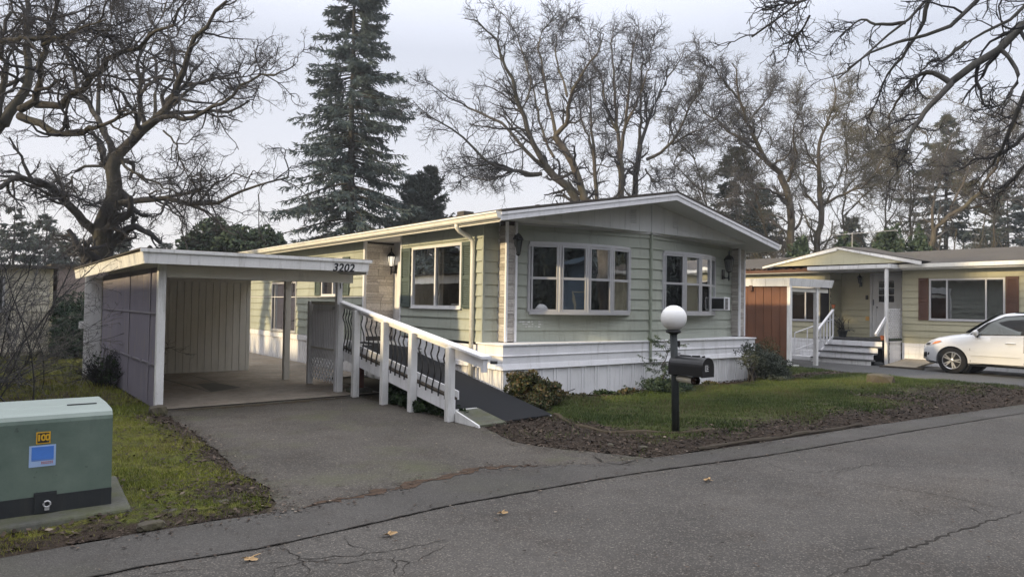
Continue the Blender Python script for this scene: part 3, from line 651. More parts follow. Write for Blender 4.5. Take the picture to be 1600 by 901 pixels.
# ------------------------------------------------------------------ carport
CP = thing('carport', 'white flat-roofed carport numbered 3202 with purple corrugated side and board-clad store at the back', 'carport', (-3.4, 4.5, 0))
mb = MB(); X0, X1, Y0, Y1 = -5.22, -1.70, 1.60, 9.5
mb.box(X0, X1, Y0, Y1, 2.325, 2.352); mb.hexa([(X0-.03, Y0-.02, 2.352), (X1+.04, Y0-.02, 2.36), (X1+.04, Y1, 2.31), (X0-.03, Y1, 2.30), (X0-.03, Y0-.02, 2.375), (X1+.04, Y0-.02, 2.385), (X1+.04, Y1, 2.33), (X0-.03, Y1, 2.325)])
mb.obj('roof_deck', 'roof', CP)
mb = MB()
mb.hexa([(X0+.03, Y0, 2.155), (X1-.03, Y0, 2.172), (X1-.03, Y0+.035, 2.172), (X0+.03, Y0+.035, 2.155), (X0, Y0-.004, 2.35), (X1, Y0-.004, 2.36), (X1, Y0+.035, 2.36), (X0, Y0+.035, 2.35)])
mb.hexa([(X0-.03, Y0-.03, 2.315), (X1+.03, Y0-.03, 2.325), (X1+.03, Y0-.005, 2.325), (X0-.03, Y0-.005, 2.315), (X0-.03, Y0-.03, 2.365), (X1+.03, Y0-.03, 2.375), (X1+.03, Y0-.005, 2.375), (X0-.03, Y0-.005, 2.365)])
mb.hexa([(X0+.03, Y0+.04, 2.155), (X0+.065, Y0+.04, 2.155), (X0+.065, Y1, 2.09), (X0+.03, Y1, 2.09), (X0, Y0+.04, 2.35), (X0+.06, Y0+.04, 2.35), (X0+.06, Y1, 2.29), (X0, Y1, 2.29)])
mb.box(X1-.05, X1-.015, Y0+.04, Y1, 2.13, 2.33)
mb.obj('fascia', 'white_old', CP, bevel=.004)
mb = MB(); mb.box(X0+.07, X1-.06, Y0+.05, Y1-.05, 2.29, 2.32); mb.obj('ceiling', 'carport_in', CP)
mb = MB()
for y in (2.66, 5.35):
    mb = MB(); mb.box(-5.14, -1.80, y-.045, y+.045, 2.13, 2.288); mb.obj('beam', 'carport_in', CP)
mb = MB(); mb.box(-4.84, -1.82, 2.0, 2.06, 1.985, 2.135); mb.obj('header_beam', 'carport_in', CP); mb = MB(); mb.box(-2.45, -1.82, 2.6, 2.66, 2.07, 2.12); mb.obj('beam', 'carport_in', CP); mb = MB(); mb.box(-4.84, -1.9, 7.36, 7.42, 2.06, 2.28)
mb.obj('beam', 'carport_in', CP)
mb = MB(); mb.box(-3.72, -2.38, 3.46, 3.56, 2.02, 2.07); mb.box(-3.75, -2.36, 3.44, 3.58, 2.075, 2.12); mb.obj('tube_light', 'frame_white', CP)
for x0, x1, y0, y1, zt, mt in ((-4.94, -4.83, 1.93, 2.04, 2.20, 'white_old'), (-1.92, -1.80, 5.0, 5.12, 2.13, 'carport_in'), (-1.84, -1.74, 2.60, 2.70, 2.13, 'white')):
    mb = MB(); mb.box(x0, x1, y0, y1, 0, zt); mb.obj('post', mt, CP, bevel=.006)
mb = MB(); mb.tube([(-1.84, 5.0, 2.12), (-1.77, 4.97, 2.0), (-1.76, 4.98, 1.85)], .008, 5); mb.obj('loose_wire', 'black', CP); mb = MB(); mb.tube([(-1.80, 2.58, 2.10), (-1.79, 2.585, 1.98), (-1.78, 2.59, 1.9)], .008, 5); mb.obj('loose_wire', 'black', CP)
mb = MB(); n = 430; V = []; F = []                                       # corrugated side sheet
for i in range(n+1):
    y = 2.05+(7.47-2.05)*i/n
    for z in (.02, 2.13): V.append((-4.90+.014*math.sin(y*2*PI/.075), y, z))
for i in range(n): F.append((2*i, 2*i+2, 2*i+3, 2*i+1))
mb.add(V, F); mb.obj('corrugated_side', 'corrugated', CP, smooth=True)
mb = MB()
for z in (.67, 1.44): mb.box(-4.928, -4.917, 2.05, 7.45, z-.013, z+.013)
for y in (2.62, 4.35): mb.box(-4.921, -4.916, y-.03, y+.03, .1, 2.12)
for y in (3.1, 3.9, 2.4): mb.box(-4.94, -4.929, y-.02, y+.02, .64, .70)
mb.obj('side_batten', 'corrugated', CP)
mb = MB(); board_wall(mb, (-4.84, 7.46), (-1.87, 7.46), .0, 2.10, .152); mb.obj('store_wall', 'carport_in', CP)
mb = MB(); mb.box(-1.89, -1.86, 7.47, 9.4, 0, 2.12); mb.box(-4.93, -1.88, 9.38, 9.4, 0, 2.1); mb.box(-4.93, -4.90, 7.5, 9.4, 0, 2.1); mb.obj('store_side', 'carport_in', CP)
mb = MB(); mb.box(-5.235, -4.93, 7.44, 7.48, 0, 2.09); mb.obj('store_end_board', 'white_old', CP); mb = MB(); mb.box(-5.31, -5.236, 7.46, 7.6, 1.02, 1.17); mb.obj('meter_box', 'frame_white', CP)
mb = MB(); mb.box(-4.0, -3.78, 7.425, 7.438, .62, .64); mb.obj('store_handle', 'frame', CP)
text_mesh('3202', .185, (-2.185, Y0-.004, 2.222), (1, 0, .006), (.06, 0, 1), .16, .004, .004, 1.06).obj('house_number', 'black', CP)

# ------------------------------------------------------------------ privacy screen beside the landing
PS = thing('privacy_screen', 'grey ribbed screen with white lattice foot between the carport and the ramp', 'screen', (-1.7, 3.4, 0))
mb = MB(); mb.box(-1.76, -1.66, 4.10, 4.20, 0, 1.66); mb.obj('post', 'white_old', PS, bevel=.005)
mb = MB(); mb.box(-1.72, -1.66, 2.70, 4.10, 1.60, 1.66); mb.obj('rail', 'carport_in', PS); mb = MB(); mb.box(-1.715, -1.67, 2.70, 4.10, .73, .77); mb.obj('rail', 'carport_in', PS)
mb = MB(); mb.box(-1.705, -1.675, 2.80, 4.05, 1.47, 1.595); mb.obj('header_board', 'white', PS)
mb = MB(); ribbed(mb, (-1.70, 4.10), (-1.70, 2.70), .77, 1.48, ((0, 0), (.05, 0), (.055, .012), (.075, .012), (.08, 0))); mb.obj('ribbed_panel', 'white', PS)
mb = MB(); y0, y1, z0, z1, st = 2.74, 4.09, .14, .72, .135
for sgn, xx in ((1, -1.712), (-1, -1.700)):
    k_ = -8
    while k_ < 22:
        pts = []
        for (y, z) in ((y0, z0), (y1, z0), (y0, z1), (y1, z1)): pass
        c = y0+k_*st                             # line: y = c + sgn*(z-z0)
        a, b = (c, z0), (c+sgn*(z1-z0), z1)
        if sgn < 0: a, b = (c+.6, z0), (c+.6-(z1-z0), z1)
        (ya, za), (yb, zb2) = a, b
        t0, t1 = 0.0, 1.0; dy = yb-ya
        for lim, side in ((y0, 1), (y1, -1)):
            va, vb = (ya-lim)*side, (yb-lim)*side
            if va < 0 and vb < 0: t1 = -1; break
            if va < 0: t0 = max(t0, va/(va-vb))
            if vb < 0: t1 = min(t1, va/(va-vb))
        if t1 > t0: mb.bar((xx, ya+dy*t0, za+(zb2-za)*t0), (xx, ya+dy*t1, za+(zb2-za)*t1), .034, .009, (1, 0, 0))
        k_ += 1
mb.obj('lattice', 'white', PS)
mb = MB(); mb.hexa([(-1.725, 2.84, 1.53)]*1+[(-1.715, 2.84, 1.53), (-1.715, 3.1, 1.50), (-1.725, 3.1, 1.50)]+[(-1.725, 2.88, 1.575), (-1.715, 2.88, 1.575), (-1.715, 3.06, 1.565), (-1.725, 3.06, 1.565)]); mb.obj('hook', 'frame', PS)

# ------------------------------------------------------------------ ramp
RP = thing('wheelchair_ramp', 'white wooden wheelchair ramp with black curved balusters and black carpet deck', 'ramp', (-1, .5, 0))
dz = lambda y: .76-(2.6-y)*.1698
mb = MB(); A = [(-1.64, 2.6), (-.28, 2.6), (-.28, -1.0), (-1.64, -1.0)]
mb.hexa([(x, y, dz(y)-.06) for x, y in A]+[(x, y, dz(y)-.01) for x, y in A]); mb.box(-1.64, .70, 2.6, 4.08, .70, .75); mb.box(-.3, .70, 4.08, 5.22, .70, .75); mb.obj('deck', 'white_old', RP)
mb = MB(); A = [(-1.22, -1.66), (-.30, -1.60), (-.30, 2.6), (-1.60, 2.6), (-1.60, -.98), (-1.22, -.98)]
V = [(x, y, max(dz(y), .03)) for x, y in A]; mb.prism([(x, y, z-.012) for x, y, z in V], (0, 0, .014)); mb.box(-1.60, .69, 2.6, 4.06, .752, .765); mb.box(-.28, .69, 4.06, 5.2, .752, .765); mb.obj('carpet', 'carpet', RP)
mb = MB(); mb.add([(-1.70, -1.02, 0), (-1.22, -1.02, 0), (-1.22, -1.02, dz(-1.02)-.004), (-1.70, -1.02, dz(-1.02)-.03), (-1.70, -1.72, 0), (-1.22, -1.70, 0), (-1.22, -1.70, .03), (-1.70, -1.72, .03)],
                  [(0, 1, 2, 3), (4, 7, 6, 5), (3, 2, 6, 7), (0, 3, 7, 4), (1, 5, 6, 2)]); mb.obj('concrete_wedge', 'wedge', RP)
mb = MB(); mb.prism([(-1.705, -1.18, .0), (-1.705, -1.18, .16), (-1.705, -1.74, .035), (-1.705, -1.76, .0)], (-.03, 0, 0)); mb.obj('wedge_board', 'white_old', RP)
mb = MB(); f1 = lambda y: .80-(2.5-y)*.1395; f0 = lambda y: f1(y)-.20
mb.prism([(-1.715, 2.6, f0(2.6)), (-1.715, 2.6, f1(2.6)), (-1.715, -1.1, f1(-1.1)), (-1.715, -1.1, f0(-1.1))], (.04, 0, 0)); mb.box(-1.715, -1.675, 2.6, 4.1, .56, .75); mb.obj('stringer', 'white', RP, bevel=.003)
mb = MB(); mb.prism([(-1.64, 2.6, f1(2.6)), (-1.64, 2.6, f1(2.6)+.15), (-1.64, -1.1, f1(-1.1)+.12), (-1.64, -1.1, f1(-1.1))], (.025, 0, 0)); mb.obj('toe_board', 'white', RP)
mb = MB(); mb.prism([(-1.72, 2.6, f1(2.6)+.002), (-1.72, 2.6, f1(2.6)+.03), (-1.72, -1.1, f1(-1.1)+.03), (-1.72, -1.1, f1(-1.1)+.002)], (.075, 0, 0)); mb.obj('bottom_rail', 'oldwood', RP)
mb = MB(); mb.prism([(-.29, 2.6, .60), (-.29, 2.6, .74), (-.29, -.2, dz(-.2)-.02), (-.29, -1.6, .012), (-.29, -1.6, 0), (-.29, -.2, dz(-.2)-.1)], (.03, 0, 0)); mb.obj('wall_side_board', 'white', RP)
f2 = lambda y: 1.70-(2.9-y)*.1545
mb = MB(); q = lambda y: [(-1.79, y, f2(y)-.04), (-1.63, y, f2(y)-.04), (-1.63, y, f2(y)), (-1.79, y, f2(y))]
mb.add(q(2.78)+q(-1.86), [(0, 1, 2, 3), (7, 6, 5, 4), (0, 4, 5, 1), (1, 5, 6, 2), (2, 6, 7, 3), (3, 7, 4, 0)]); mb.box(-1.79, -1.63, -1.885, -1.862, f2(-1.86)-.045, f2(-1.86)+.0)
mb.obj('handrail', 'white', RP, bevel=.006)
mb = MB(); q = lambda y, b: [(-1.73, y, f2(y)-b), (-1.69, y, f2(y)-b), (-1.69, y, f2(y)-.041), (-1.73, y, f2(y)-.041)]
mb.add(q(-1.14, .18)+q(-1.80, .17), [(0, 1, 2, 3), (7, 6, 5, 4), (0, 4, 5, 1), (1, 5, 6, 2), (2, 6, 7, 3), (3, 7, 4, 0)]); mb.add(q(2.6, .10)+q(-1.1, .10), [(0, 1, 2, 3), (7, 6, 5, 4), (0, 4, 5, 1), (1, 5, 6, 2), (2, 6, 7, 3), (3, 7, 4, 0)])
mb.box(-1.745, -1.68, -1.86, -1.80, f2(-1.83)-.22, f2(-1.83)-.042); mb.obj('under_rail', 'white', RP)
mb = MB(); mb.tube([(-1.66, -1.9, f2(-1.83)-.085), (-1.60, -1.97, f2(-1.83)-.085)], .022, 8); mb.obj('rail_end_bolt', 'black', RP)
PY = [2.62, 1.93, .86, -.05, -1.10]
for i, y in enumerate(PY):
    hw = .065 if i == 0 else .05; mb = MB(); mb.box(-1.83, -1.72, y-hw, y+hw, 0, f2(y)-.042); mb.obj('post', 'white_old', RP, bevel=.005)
mb = MB(); mb.box(-1.50, -1.40, 2.35, 2.46, 0, .70); mb.obj('support_post', 'red_post', RP); mb = MB(); mb.box(-1.66, -1.30, 2.2, 2.55, 0, .10); mb.obj('support_block', 'pad', RP)
for a, b in zip(PY, PY[1:]):
    n = 5
    for k_ in range(n):
        y = a-.05-(a-b-.10)*(k_+.7)/(n+.4); zt, zb = f2(y)-.10, f1(y)+.03; hh = zt-zb
        prof = [(0, 0), (.08, .0), (.18, .008), (.30, .028), (.42, .042), (.54, .036), (.66, .010), (.75, -.020), (.80, -.028), (.85, -.018), (.92, 0), (1, 0)]
        mb = MB(); mb.tube([(-1.745+p*.5, y-p*.9, zb-.06+(hh+.06)*t_) for t_, p in prof], .0115, 6); mb.obj('baluster', 'black', RP)
# ------------------------------------------------------------------ lamp post and mailbox
LX, LY = .06, -3.56
LP = thing('lamp_post', 'dark lamp post with a white globe standing at the lawn edge, mailbox on its side', 'lamp post', (LX, LY, 0))
mb = MB(); mb.tube([(LX+.045, LY, 0), (LX+.02, LY, .7), (LX-.02, LY, 1.30)], [.050, .049, .047], 14); mb.obj('pole', 'pole', LP, smooth=True)
mb = MB(); mb.lathe([(.05, 1.30), (.055, 1.31), (.095, 1.325), (.10, 1.345), (.08, 1.36)], (LX-.02, LY, 0), 20); mb.obj('globe_holder', 'black', LP, smooth=True)
mb = MB(); n = 18; mb.lathe([(max(.166*math.sin(PI*i/n), .004), -.165*math.cos(PI*i/n)) for i in range(1, n)], (LX-.02, LY, 1.512), 28); mb.obj('globe', 'globe', LP, smooth=True)
mb = MB(); mb.lathe([(.02, 0), (.024, .01), (.024, .06), (.015, .065)], (LX+.055, LY-.02, 1.14), 8); mb.box(LX+.03, LX+.06, LY-.04, LY+.0, 1.17, 1.22); mb.obj('light_sensor', 'black', LP)
mb = MB(); mb.bar((LX+.02, LY-.055, 1.06), (LX+.035, LY-.06, 1.05), .03, .03); mb.obj('wire_clip', 'frame', LP)
# mailbox: local frame, long axis u, door at the far right end
MX = thing('mailbox', 'black round-topped mailbox numbered 15 bolted to the lamp post', 'mailbox', (LX+.3, LY-.08, .78))
u = Vector((.03, -1, 0)); u.normalize(); s_ = Vector((u.y, -u.x, 0)); O = Vector((LX+.03, LY+.03, .795))
def mp(a, b, c): return O+u*a+s_*b+Vector((0, 0, c))
wd, hs = .115, .122
prof = [(-wd, 0), (wd, 0), (wd, hs)]+[(wd*math.cos(a*PI/12), hs+wd*math.sin(a*PI/12)) for a in range(1, 12)]+[(-wd, hs)]
mb = MB(); mb.prism([mp(0, b, c) for b, c in prof], u*.50); mb.obj('body', 'black', MX)
mb = MB(); mb.prism([mp(.501, b*1.06, c*1.03-.006) for b, c in prof], u*.022); dr = mb.obj('door', 'black', MX)
mb = MB(); mb.prism([mp(.524, .035+a, .07+b) for a, b in ((-.040, 0), (.032, 0), (.032, .075), (-.040, .075))], u*.002); mb.obj('number_plate', 'sticker_white', dr)
text_mesh('15', .085, mp(.5285, .031, .108), -s_ if (-s_).cross(Vector((0, 0, 1))).dot(u) > 0 else s_, (0, 0, 1), 0, .001, .003).obj('number', 'black', dr)
mb = MB(); mb.bar(mp(.10, 0, .239), mp(.26, 0, .239), .02, .02); mb.bar(mp(.28, 0, .241), mp(.40, 0, .248), .012, .02); mb.obj('flag', 'plastic', MX)
mb = MB(); mb.tube([mp(.43, 0, .238), mp(.47, 0, .250)], .012, 6); mb.obj('latch', 'black', MX)
NP = thing('newspaper_roll', 'newspaper in a pale wrapper in a dark tube under the mailbox', 'newspaper', (LX+.25, LY-.1, .70))
A_, B_ = mp(-.02, .0, -.05), mp(.30, .0, -.062); mb = MB(); mb.tube([A_, A_+(B_-A_)*.5, B_], .045, 12); mb.obj('wrapped_paper', 'silver', NP, smooth=True)
mb = MB(); mb.tube([B_, B_+u*.07], .052, 12, False); mb.tube([B_+u*.01, B_+u*.012], .05, 12); mb.obj('tube_end', 'tubein', NP)
# ------------------------------------------------------------------ green utility box on its pad
UB = thing('utility_box', 'faded green metal utility box with yellow 100 and blue stickers on a concrete pad', 'utility box', (-7.2, -2.9, .08))
x0, x1, yf, yb, zt = -8.35, -6.248, -3.273, -2.52, .80
mb = MB(); prof = [(yf, .20), (yf+.012, zt-.07), (yf+.02, zt-.045), (yf+.045, zt-.018), (yf+.09, zt-.004), (yf+.32, zt+.008), (yf+.33, zt+.006), (yf+.34, zt+.010), (yb, zt+.012), (yb, .12), (yf, .12)]
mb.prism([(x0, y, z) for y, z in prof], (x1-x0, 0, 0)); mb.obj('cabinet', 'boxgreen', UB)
mb = MB(); mb.box(x0+.02, x1+.002, yf-.008, yb-.01, .08, .205); mb.obj('base', 'boxbase', UB)
mb = MB(); mb.box(-6.735, -6.605, yf-.02, yf-.009, .085, .225); mb.box(-6.74, -6.60, yf-.014, yf-.0085, .205, .235); hs_ = mb.obj('latch_plate', 'boxbase', UB)
mb = MB(); mb.tube([(-6.66+.021*math.cos(a*PI/8), yf-.03, .150+.021*math.sin(a*PI/8)) for a in range(17)], .007, 6, False); mb.box(-6.675, -6.645, yf-.035, yf-.021, .105, .135); mb.obj('padlock_ring', 'lens', hs_)
mb = MB(); mb.box(-6.52, -6.32, yf+.31, yf+.325, zt+.009, zt+.016); mb.obj('hinge', 'boxbase', UB)
yy = yf-.001
def stick(name, mat, xa, xb, za, zb, par, o=0.0):
    mb = MB(); k0 = (za-.2)/(.53)*.012; k1 = (zb-.2)/.53*.012; mb.prism([(xa, yy+k0-o, za), (xb, yy+k0-o, za), (xb, yy+k1-o, zb), (xa, yy+k1-o, zb)], (0, -.0015, 0)); return mb.obj(name, mat, par)
a = stick('warning_sticker', 'sticker_yellow', -6.735, -6.647, .582, .668, UB); stick('sticker_field', 'boxbase', -6.727, -6.655, .590, .660, a, .0018)
text_mesh('100', .062, (-6.691, yf+.002, .625), (1, 0, 0), (0, .022, 1), 0, .001, .0025, .86).obj('sticker_number', 'sticker_yellow', a)
a = stick('notice_sticker', 'sticker_pale', -6.775, -6.612, .418, .572, UB); stick('sticker_field', 'sticker_blue', -6.760, -6.625, .470, .562, a, .0018); stick('sticker_field', 'sticker_blue', -6.760, -6.625, .463, .467, a, .0018)
mb = MB()
for row in (.447, .436):
    x = -6.70
    while x < -6.635: mb.box(x, x+.008, yf+.001, yf+.003, row, row+.007); x += .0125
mb.obj('sticker_print', 'sticker_grey', a)
PD = MB(); PD.hexa([(-8.6, -3.52, 0), (-6.12, -3.50, 0), (-6.05, -2.30, 0), (-8.6, -2.2, 0), (-8.6, -3.50, .08), (-6.14, -3.48, .08), (-6.07, -2.32, .08), (-8.6, -2.22, .08)])
tag(PD.obj('concrete_pad', 'pad', None, bevel=.02), 'flat grey concrete pad under the green utility box', 'pad')
# ------------------------------------------------------------------ air conditioner in the right bow window
AC = thing('air_conditioner', 'white window air conditioner jutting from the right bow window', 'air conditioner', plB(2.9, .1, 1.55))
mb = MB(); p = plB; mb.hexa([p(2.55, .40, 1.60), p(2.82, .40, 1.60), p(2.82, -.05, 1.60), p(2.55, -.05, 1.60), p(2.55, .40, 1.90), p(2.82, .40, 1.90), p(2.82, -.05, 1.90), p(2.55, -.05, 1.90)])
mb.obj('case', 'white', AC, bevel=.012)
mb = MB(); p.box(mb, 2.58, 2.70, .401, .408, 1.63, 1.87); mb.obj('rear_grille', 'plastic', AC)
mb = MB(); mb.add([p(2.548, .08, 1.635), p(2.548, .38, 1.635), p(2.548, .38, 1.87), p(2.548, .08, 1.87)], [(0, 1, 2, 3)]); mb.obj('side_vent', 'plastic', AC)
mb = MB()
for k_ in range(8): p.box(mb, 2.585, 2.695, .4085, .414, 1.64+k_*.029, 1.65+k_*.029)
mb.obj('grille_bar', 'frame', AC)
rng = np.random.default_rng(11)
def sheet(name, pts, z, mat, kind='structure', dens=None):
    bm = bmesh.new(); vs = [bm.verts.new((x, y, z+gz(x, y))) for x, y in pts]; f = bm.faces.new(vs)
    if f.normal.z < 0 or True:
        bm.normal_update()
        if f.normal.z < 0: f.normal_flip()
    bmesh.ops.triangulate(bm, faces=bm.faces[:])
    me = bpy.data.meshes.new(name); bm.to_mesh(me); bm.free(); me.materials.append(M[mat])
    o = bpy.data.objects.new(name, me); COL.objects.link(o); ORG[o.name] = (0, 0, 0)
    if kind: o['kind'] = kind
    return o
def wig(pts, amp, step, seed=0, closed=False):
    r_ = random.Random(seed); out = []
    P = list(pts)
    for a, b in zip(P, P[1:]):
        a, b = Vector(a), Vector(b); n = max(1, int((b-a).length/step)); nn = Vector((-(b-a).y, (b-a).x)).normalized()
        for i in range(n): out.append(tuple(a+(b-a)*i/n+nn*(r_.uniform(-amp, amp) if i else 0)))
    out.append(tuple(P[-1])); return out
# far ground, one sheet to the horizon
bm = bmesh.new(); S = [-600, -100, -30, -10, 0, 10, 16, 30, 100, 600]; vs = {}
for x in S:
    for y in S: vs[x, y] = bm.verts.new((x, y, -.014+gz(x, y)))
for a, b in zip(S, S[1:]):
    for c, d in zip(S, S[1:]): bm.faces.new((vs[a, c], vs[b, c], vs[b, d], vs[a, d]))
me = bpy.data.meshes.new('ground'); bm.to_mesh(me); bm.free(); me.materials.append(M['ground']); o = bpy.data.objects.new('ground', me); COL.objects.link(o); o['kind'] = 'structure'
# road: its near yard edge runs along Y ~ -4; the drive joins it
edge = [(-60, -5.6), (-14, -4.3), (-8, -4.02), (-6.6, -3.95), (-6.2, -3.88), (-5.68, -3.93), (-5.3, -3.99), (-4.1, -3.95), (-3.0, -4.05), (-1.9, -4.18), (-.99, -4.33), (.3, -4.45), (2.87, -4.62), (7.9, -5.08), (10, -5.3), (16, -5.85), (40, -8.5), (60, -11)]
road_pts = wig(edge, .012, .3, 3)
def grid_road():
    mb = MB(); far = -11.6
    for (x0, y0), (x1, y1) in zip(road_pts, road_pts[1:]):
        ya, yb = far+(y0+4)*.9, far+(y1+4)*.9
        mb.add([(x0, ya, gz(x0, ya)), (x1, yb, gz(x1, yb)), (x1, y1, gz(x1, y1)), (x0, y0, gz(x0, y0))], [(0, 1, 2, 3)])
    o = mb.obj('road', 'road', None, org=(0, 0, 0)); o['kind'] = 'structure'; return o
road = grid_road()
drive_l = [(-5.28, -4.02), (-5.12, -3.7), (-5.0, -3.2), (-5.06, -2.6), (-4.98, -1.6), (-4.9, -.4), (-4.88, .8), (-4.86, 2.02)]
drive_r = [(-1.70, 2.10), (-1.70, 1.0), (-1.72, -1.0), (-1.62, -1.74), (-1.80, -2.3), (-1.93, -2.74), (-1.85, -3.1), (-1.72, -3.4), (-1.5, -3.8), (-1.28, -4.2), (-1.2, -4.34)]
sheet('driveway', wig(drive_l, .03, .12, 5)+[(-1.70, 2.10)]+wig(drive_r, .02, .12, 6)[1:]+[(-3, -4.1), (-4.2, -4.0)], .004, 'drive')
up = [(-14, -4.27), (-8, -4.0), (-6.6, -3.93), (-5.68, -3.92), (-5.0, -3.97), (-4.1, -3.86), (-3.0, -3.66), (-2.5, -3.9), (-1.94, -4.17), (-1.0, -4.34), (.3, -4.46), (2.87, -4.63), (7.9, -5.09), (14, -5.66)]
lo = [(14, -6.3), (6.66, -5.47), (3, -5.16), (0, -4.95), (-1.83, -4.69), (-2.65, -4.63), (-4.0, -4.57), (-4.8, -4.64), (-5.6, -4.69), (-6.27, -4.60), (-8, -4.7), (-14, -5.0)]
sheet('asphalt_strip', wig(up, .008, .2, 8)+wig(lo, .006, .2, 9), .008, 'strip')
def ribbon(name, pts, wd, z, mat, seed, jag=.5, parent=None, amp=.02, step=.05):
    P = [Vector(p) for p in wig(pts, amp, step, seed)]; r_ = random.Random(seed); mb = MB(); V = []
    for i, p in enumerate(P):
        t = (P[min(i+1, len(P)-1)]-P[max(i-1, 0)]); n = Vector((-t.y, t.x)).normalized(); k_ = wd*(1+r_.uniform(-jag, jag))*(.15+.85*min(1, 4*min(i, len(P)-1-i)/len(P)))
        V += [(p.x+n.x*k_/2, p.y+n.y*k_/2, z+gz(p.x, p.y)), (p.x-n.x*k_/2, p.y-n.y*k_/2, z+gz(p.x, p.y))]
    mb.add(V, [(2*i, 2*i+1, 2*i+3, 2*i+2) for i in range(len(P)-1)]); o = mb.obj(name, mat, None, org=(0, 0, 0)); 
    if parent is not None: o.parent = parent
    else: o['kind'] = 'structure'
    return o
ribbon('crack', lo[1:], .0085, .0125, 'crack', 21, 1.0, road, .006, .08)
ribbon('rust_line', up[4:8], .10, .0118, 'rust', 34, .9, None, .05, .05)
ribbon('crack', up[3:9], .010, .0125, 'crack', 22, .5, road, .010, .08)
def gpx(u, v):
    d = _F+_R*(u-800)/FPX+_U*(450.5-v)/FPX; t_ = -CAM[2]/d[2]; return (CAM[0]+d[0]*t_, CAM[1]+d[1]*t_)
cr = [([(1290, 901), (1345, 884), (1395, 863), (1440, 850), (1500, 828), (1560, 810), (1600, 798)], .022), ([(1180, 714), (1210, 728), (1250, 738), (1300, 736), (1340, 728), (1390, 725)], .008), ([(1290, 744), (1345, 728), (1390, 720), (1470, 726)], .008),
      ([(1330, 748), (1400, 762), (1470, 774), (1530, 786), (1600, 802)], .009), ([(1510, 790), (1530, 800), (1552, 810)], .009), ([(1530, 788), (1570, 792), (1600, 796)], .009), ([(1330, 862), (1360, 856), (1400, 854)], .007),
      ([(330, 892), (400, 882), (470, 872), (560, 868), (640, 855), (720, 838)], .010), ([(430, 850), (460, 866), (480, 885), (478, 901)], .010), ([(540, 836), (545, 850), (575, 858), (560, 870)], .008), ([(480, 875), (530, 880), (600, 872), (640, 878), (625, 901)], .010),
      ([(425, 901), (428, 888), (470, 878), (540, 873)], .009), ([(610, 865), (620, 880), (610, 901)], .008), ([(700, 850), (660, 870), (640, 880)], .007), ([(1190, 716), (1230, 720), (1270, 718)], .006), ([(200, 901), (260, 893), (330, 889)], .008)]
for i, (p, wd) in enumerate(cr): ribbon('crack', [gpx(u_, v_) for u_, v_ in p], wd*.72, .004, 'crack', 40+i, .6, road, .02, .05)
ribbon('crack', [gpx(u_, v_) for u_, v_ in ((925, 711), (940, 722), (965, 727), (1000, 719))], .02, .0135, 'crack', 71, .5, road, .01, .05)
sheet('concrete_slab', [(-4.86, 1.97), (-1.16, 2.12), (-1.16, 5.0), (-.02, 5.0), (-.02, 16), (-1.86, 16), (-1.86, 7.48), (-4.86, 7.48)], .022, 'slab')
mb = MB(); mb.add([(-4.86, 1.97, 0), (-1.16, 2.12, 0), (-1.16, 2.12, .022), (-4.86, 1.97, .022)], [(0, 1, 2, 3)]); o = mb.obj('slab_edge', 'crack', None); o['kind'] = 'structure'
tag(sheet('oil_stain', wig([(-3.69, 3.7), (-3.05, 4.1), (-3.25, 5.1), (-3.62, 5.05), (-3.69, 3.7)], .02, .2, 4)[:-1], .026, 'stain', None), 'dark rectangular stain on the carport floor', 'stain')
ribbon('slab_joint', [(-4.0, 6.9), (-3.70, 3.6)], .05, .0262, 'stain', 31, .3, None, .01, .2); ribbon('slab_joint', [(-3.3, 6.9), (-3.2, 5.1)], .04, .0262, 'stain', 32, .3, None, .01, .2)
ribbon('mossy_line', [(-4.7, 1.85), (-3.6, 1.80), (-2.4, 1.88), (-1.75, 1.9)], .16, .0085, 'moss_edge', 33, .8, None, .05, .08)
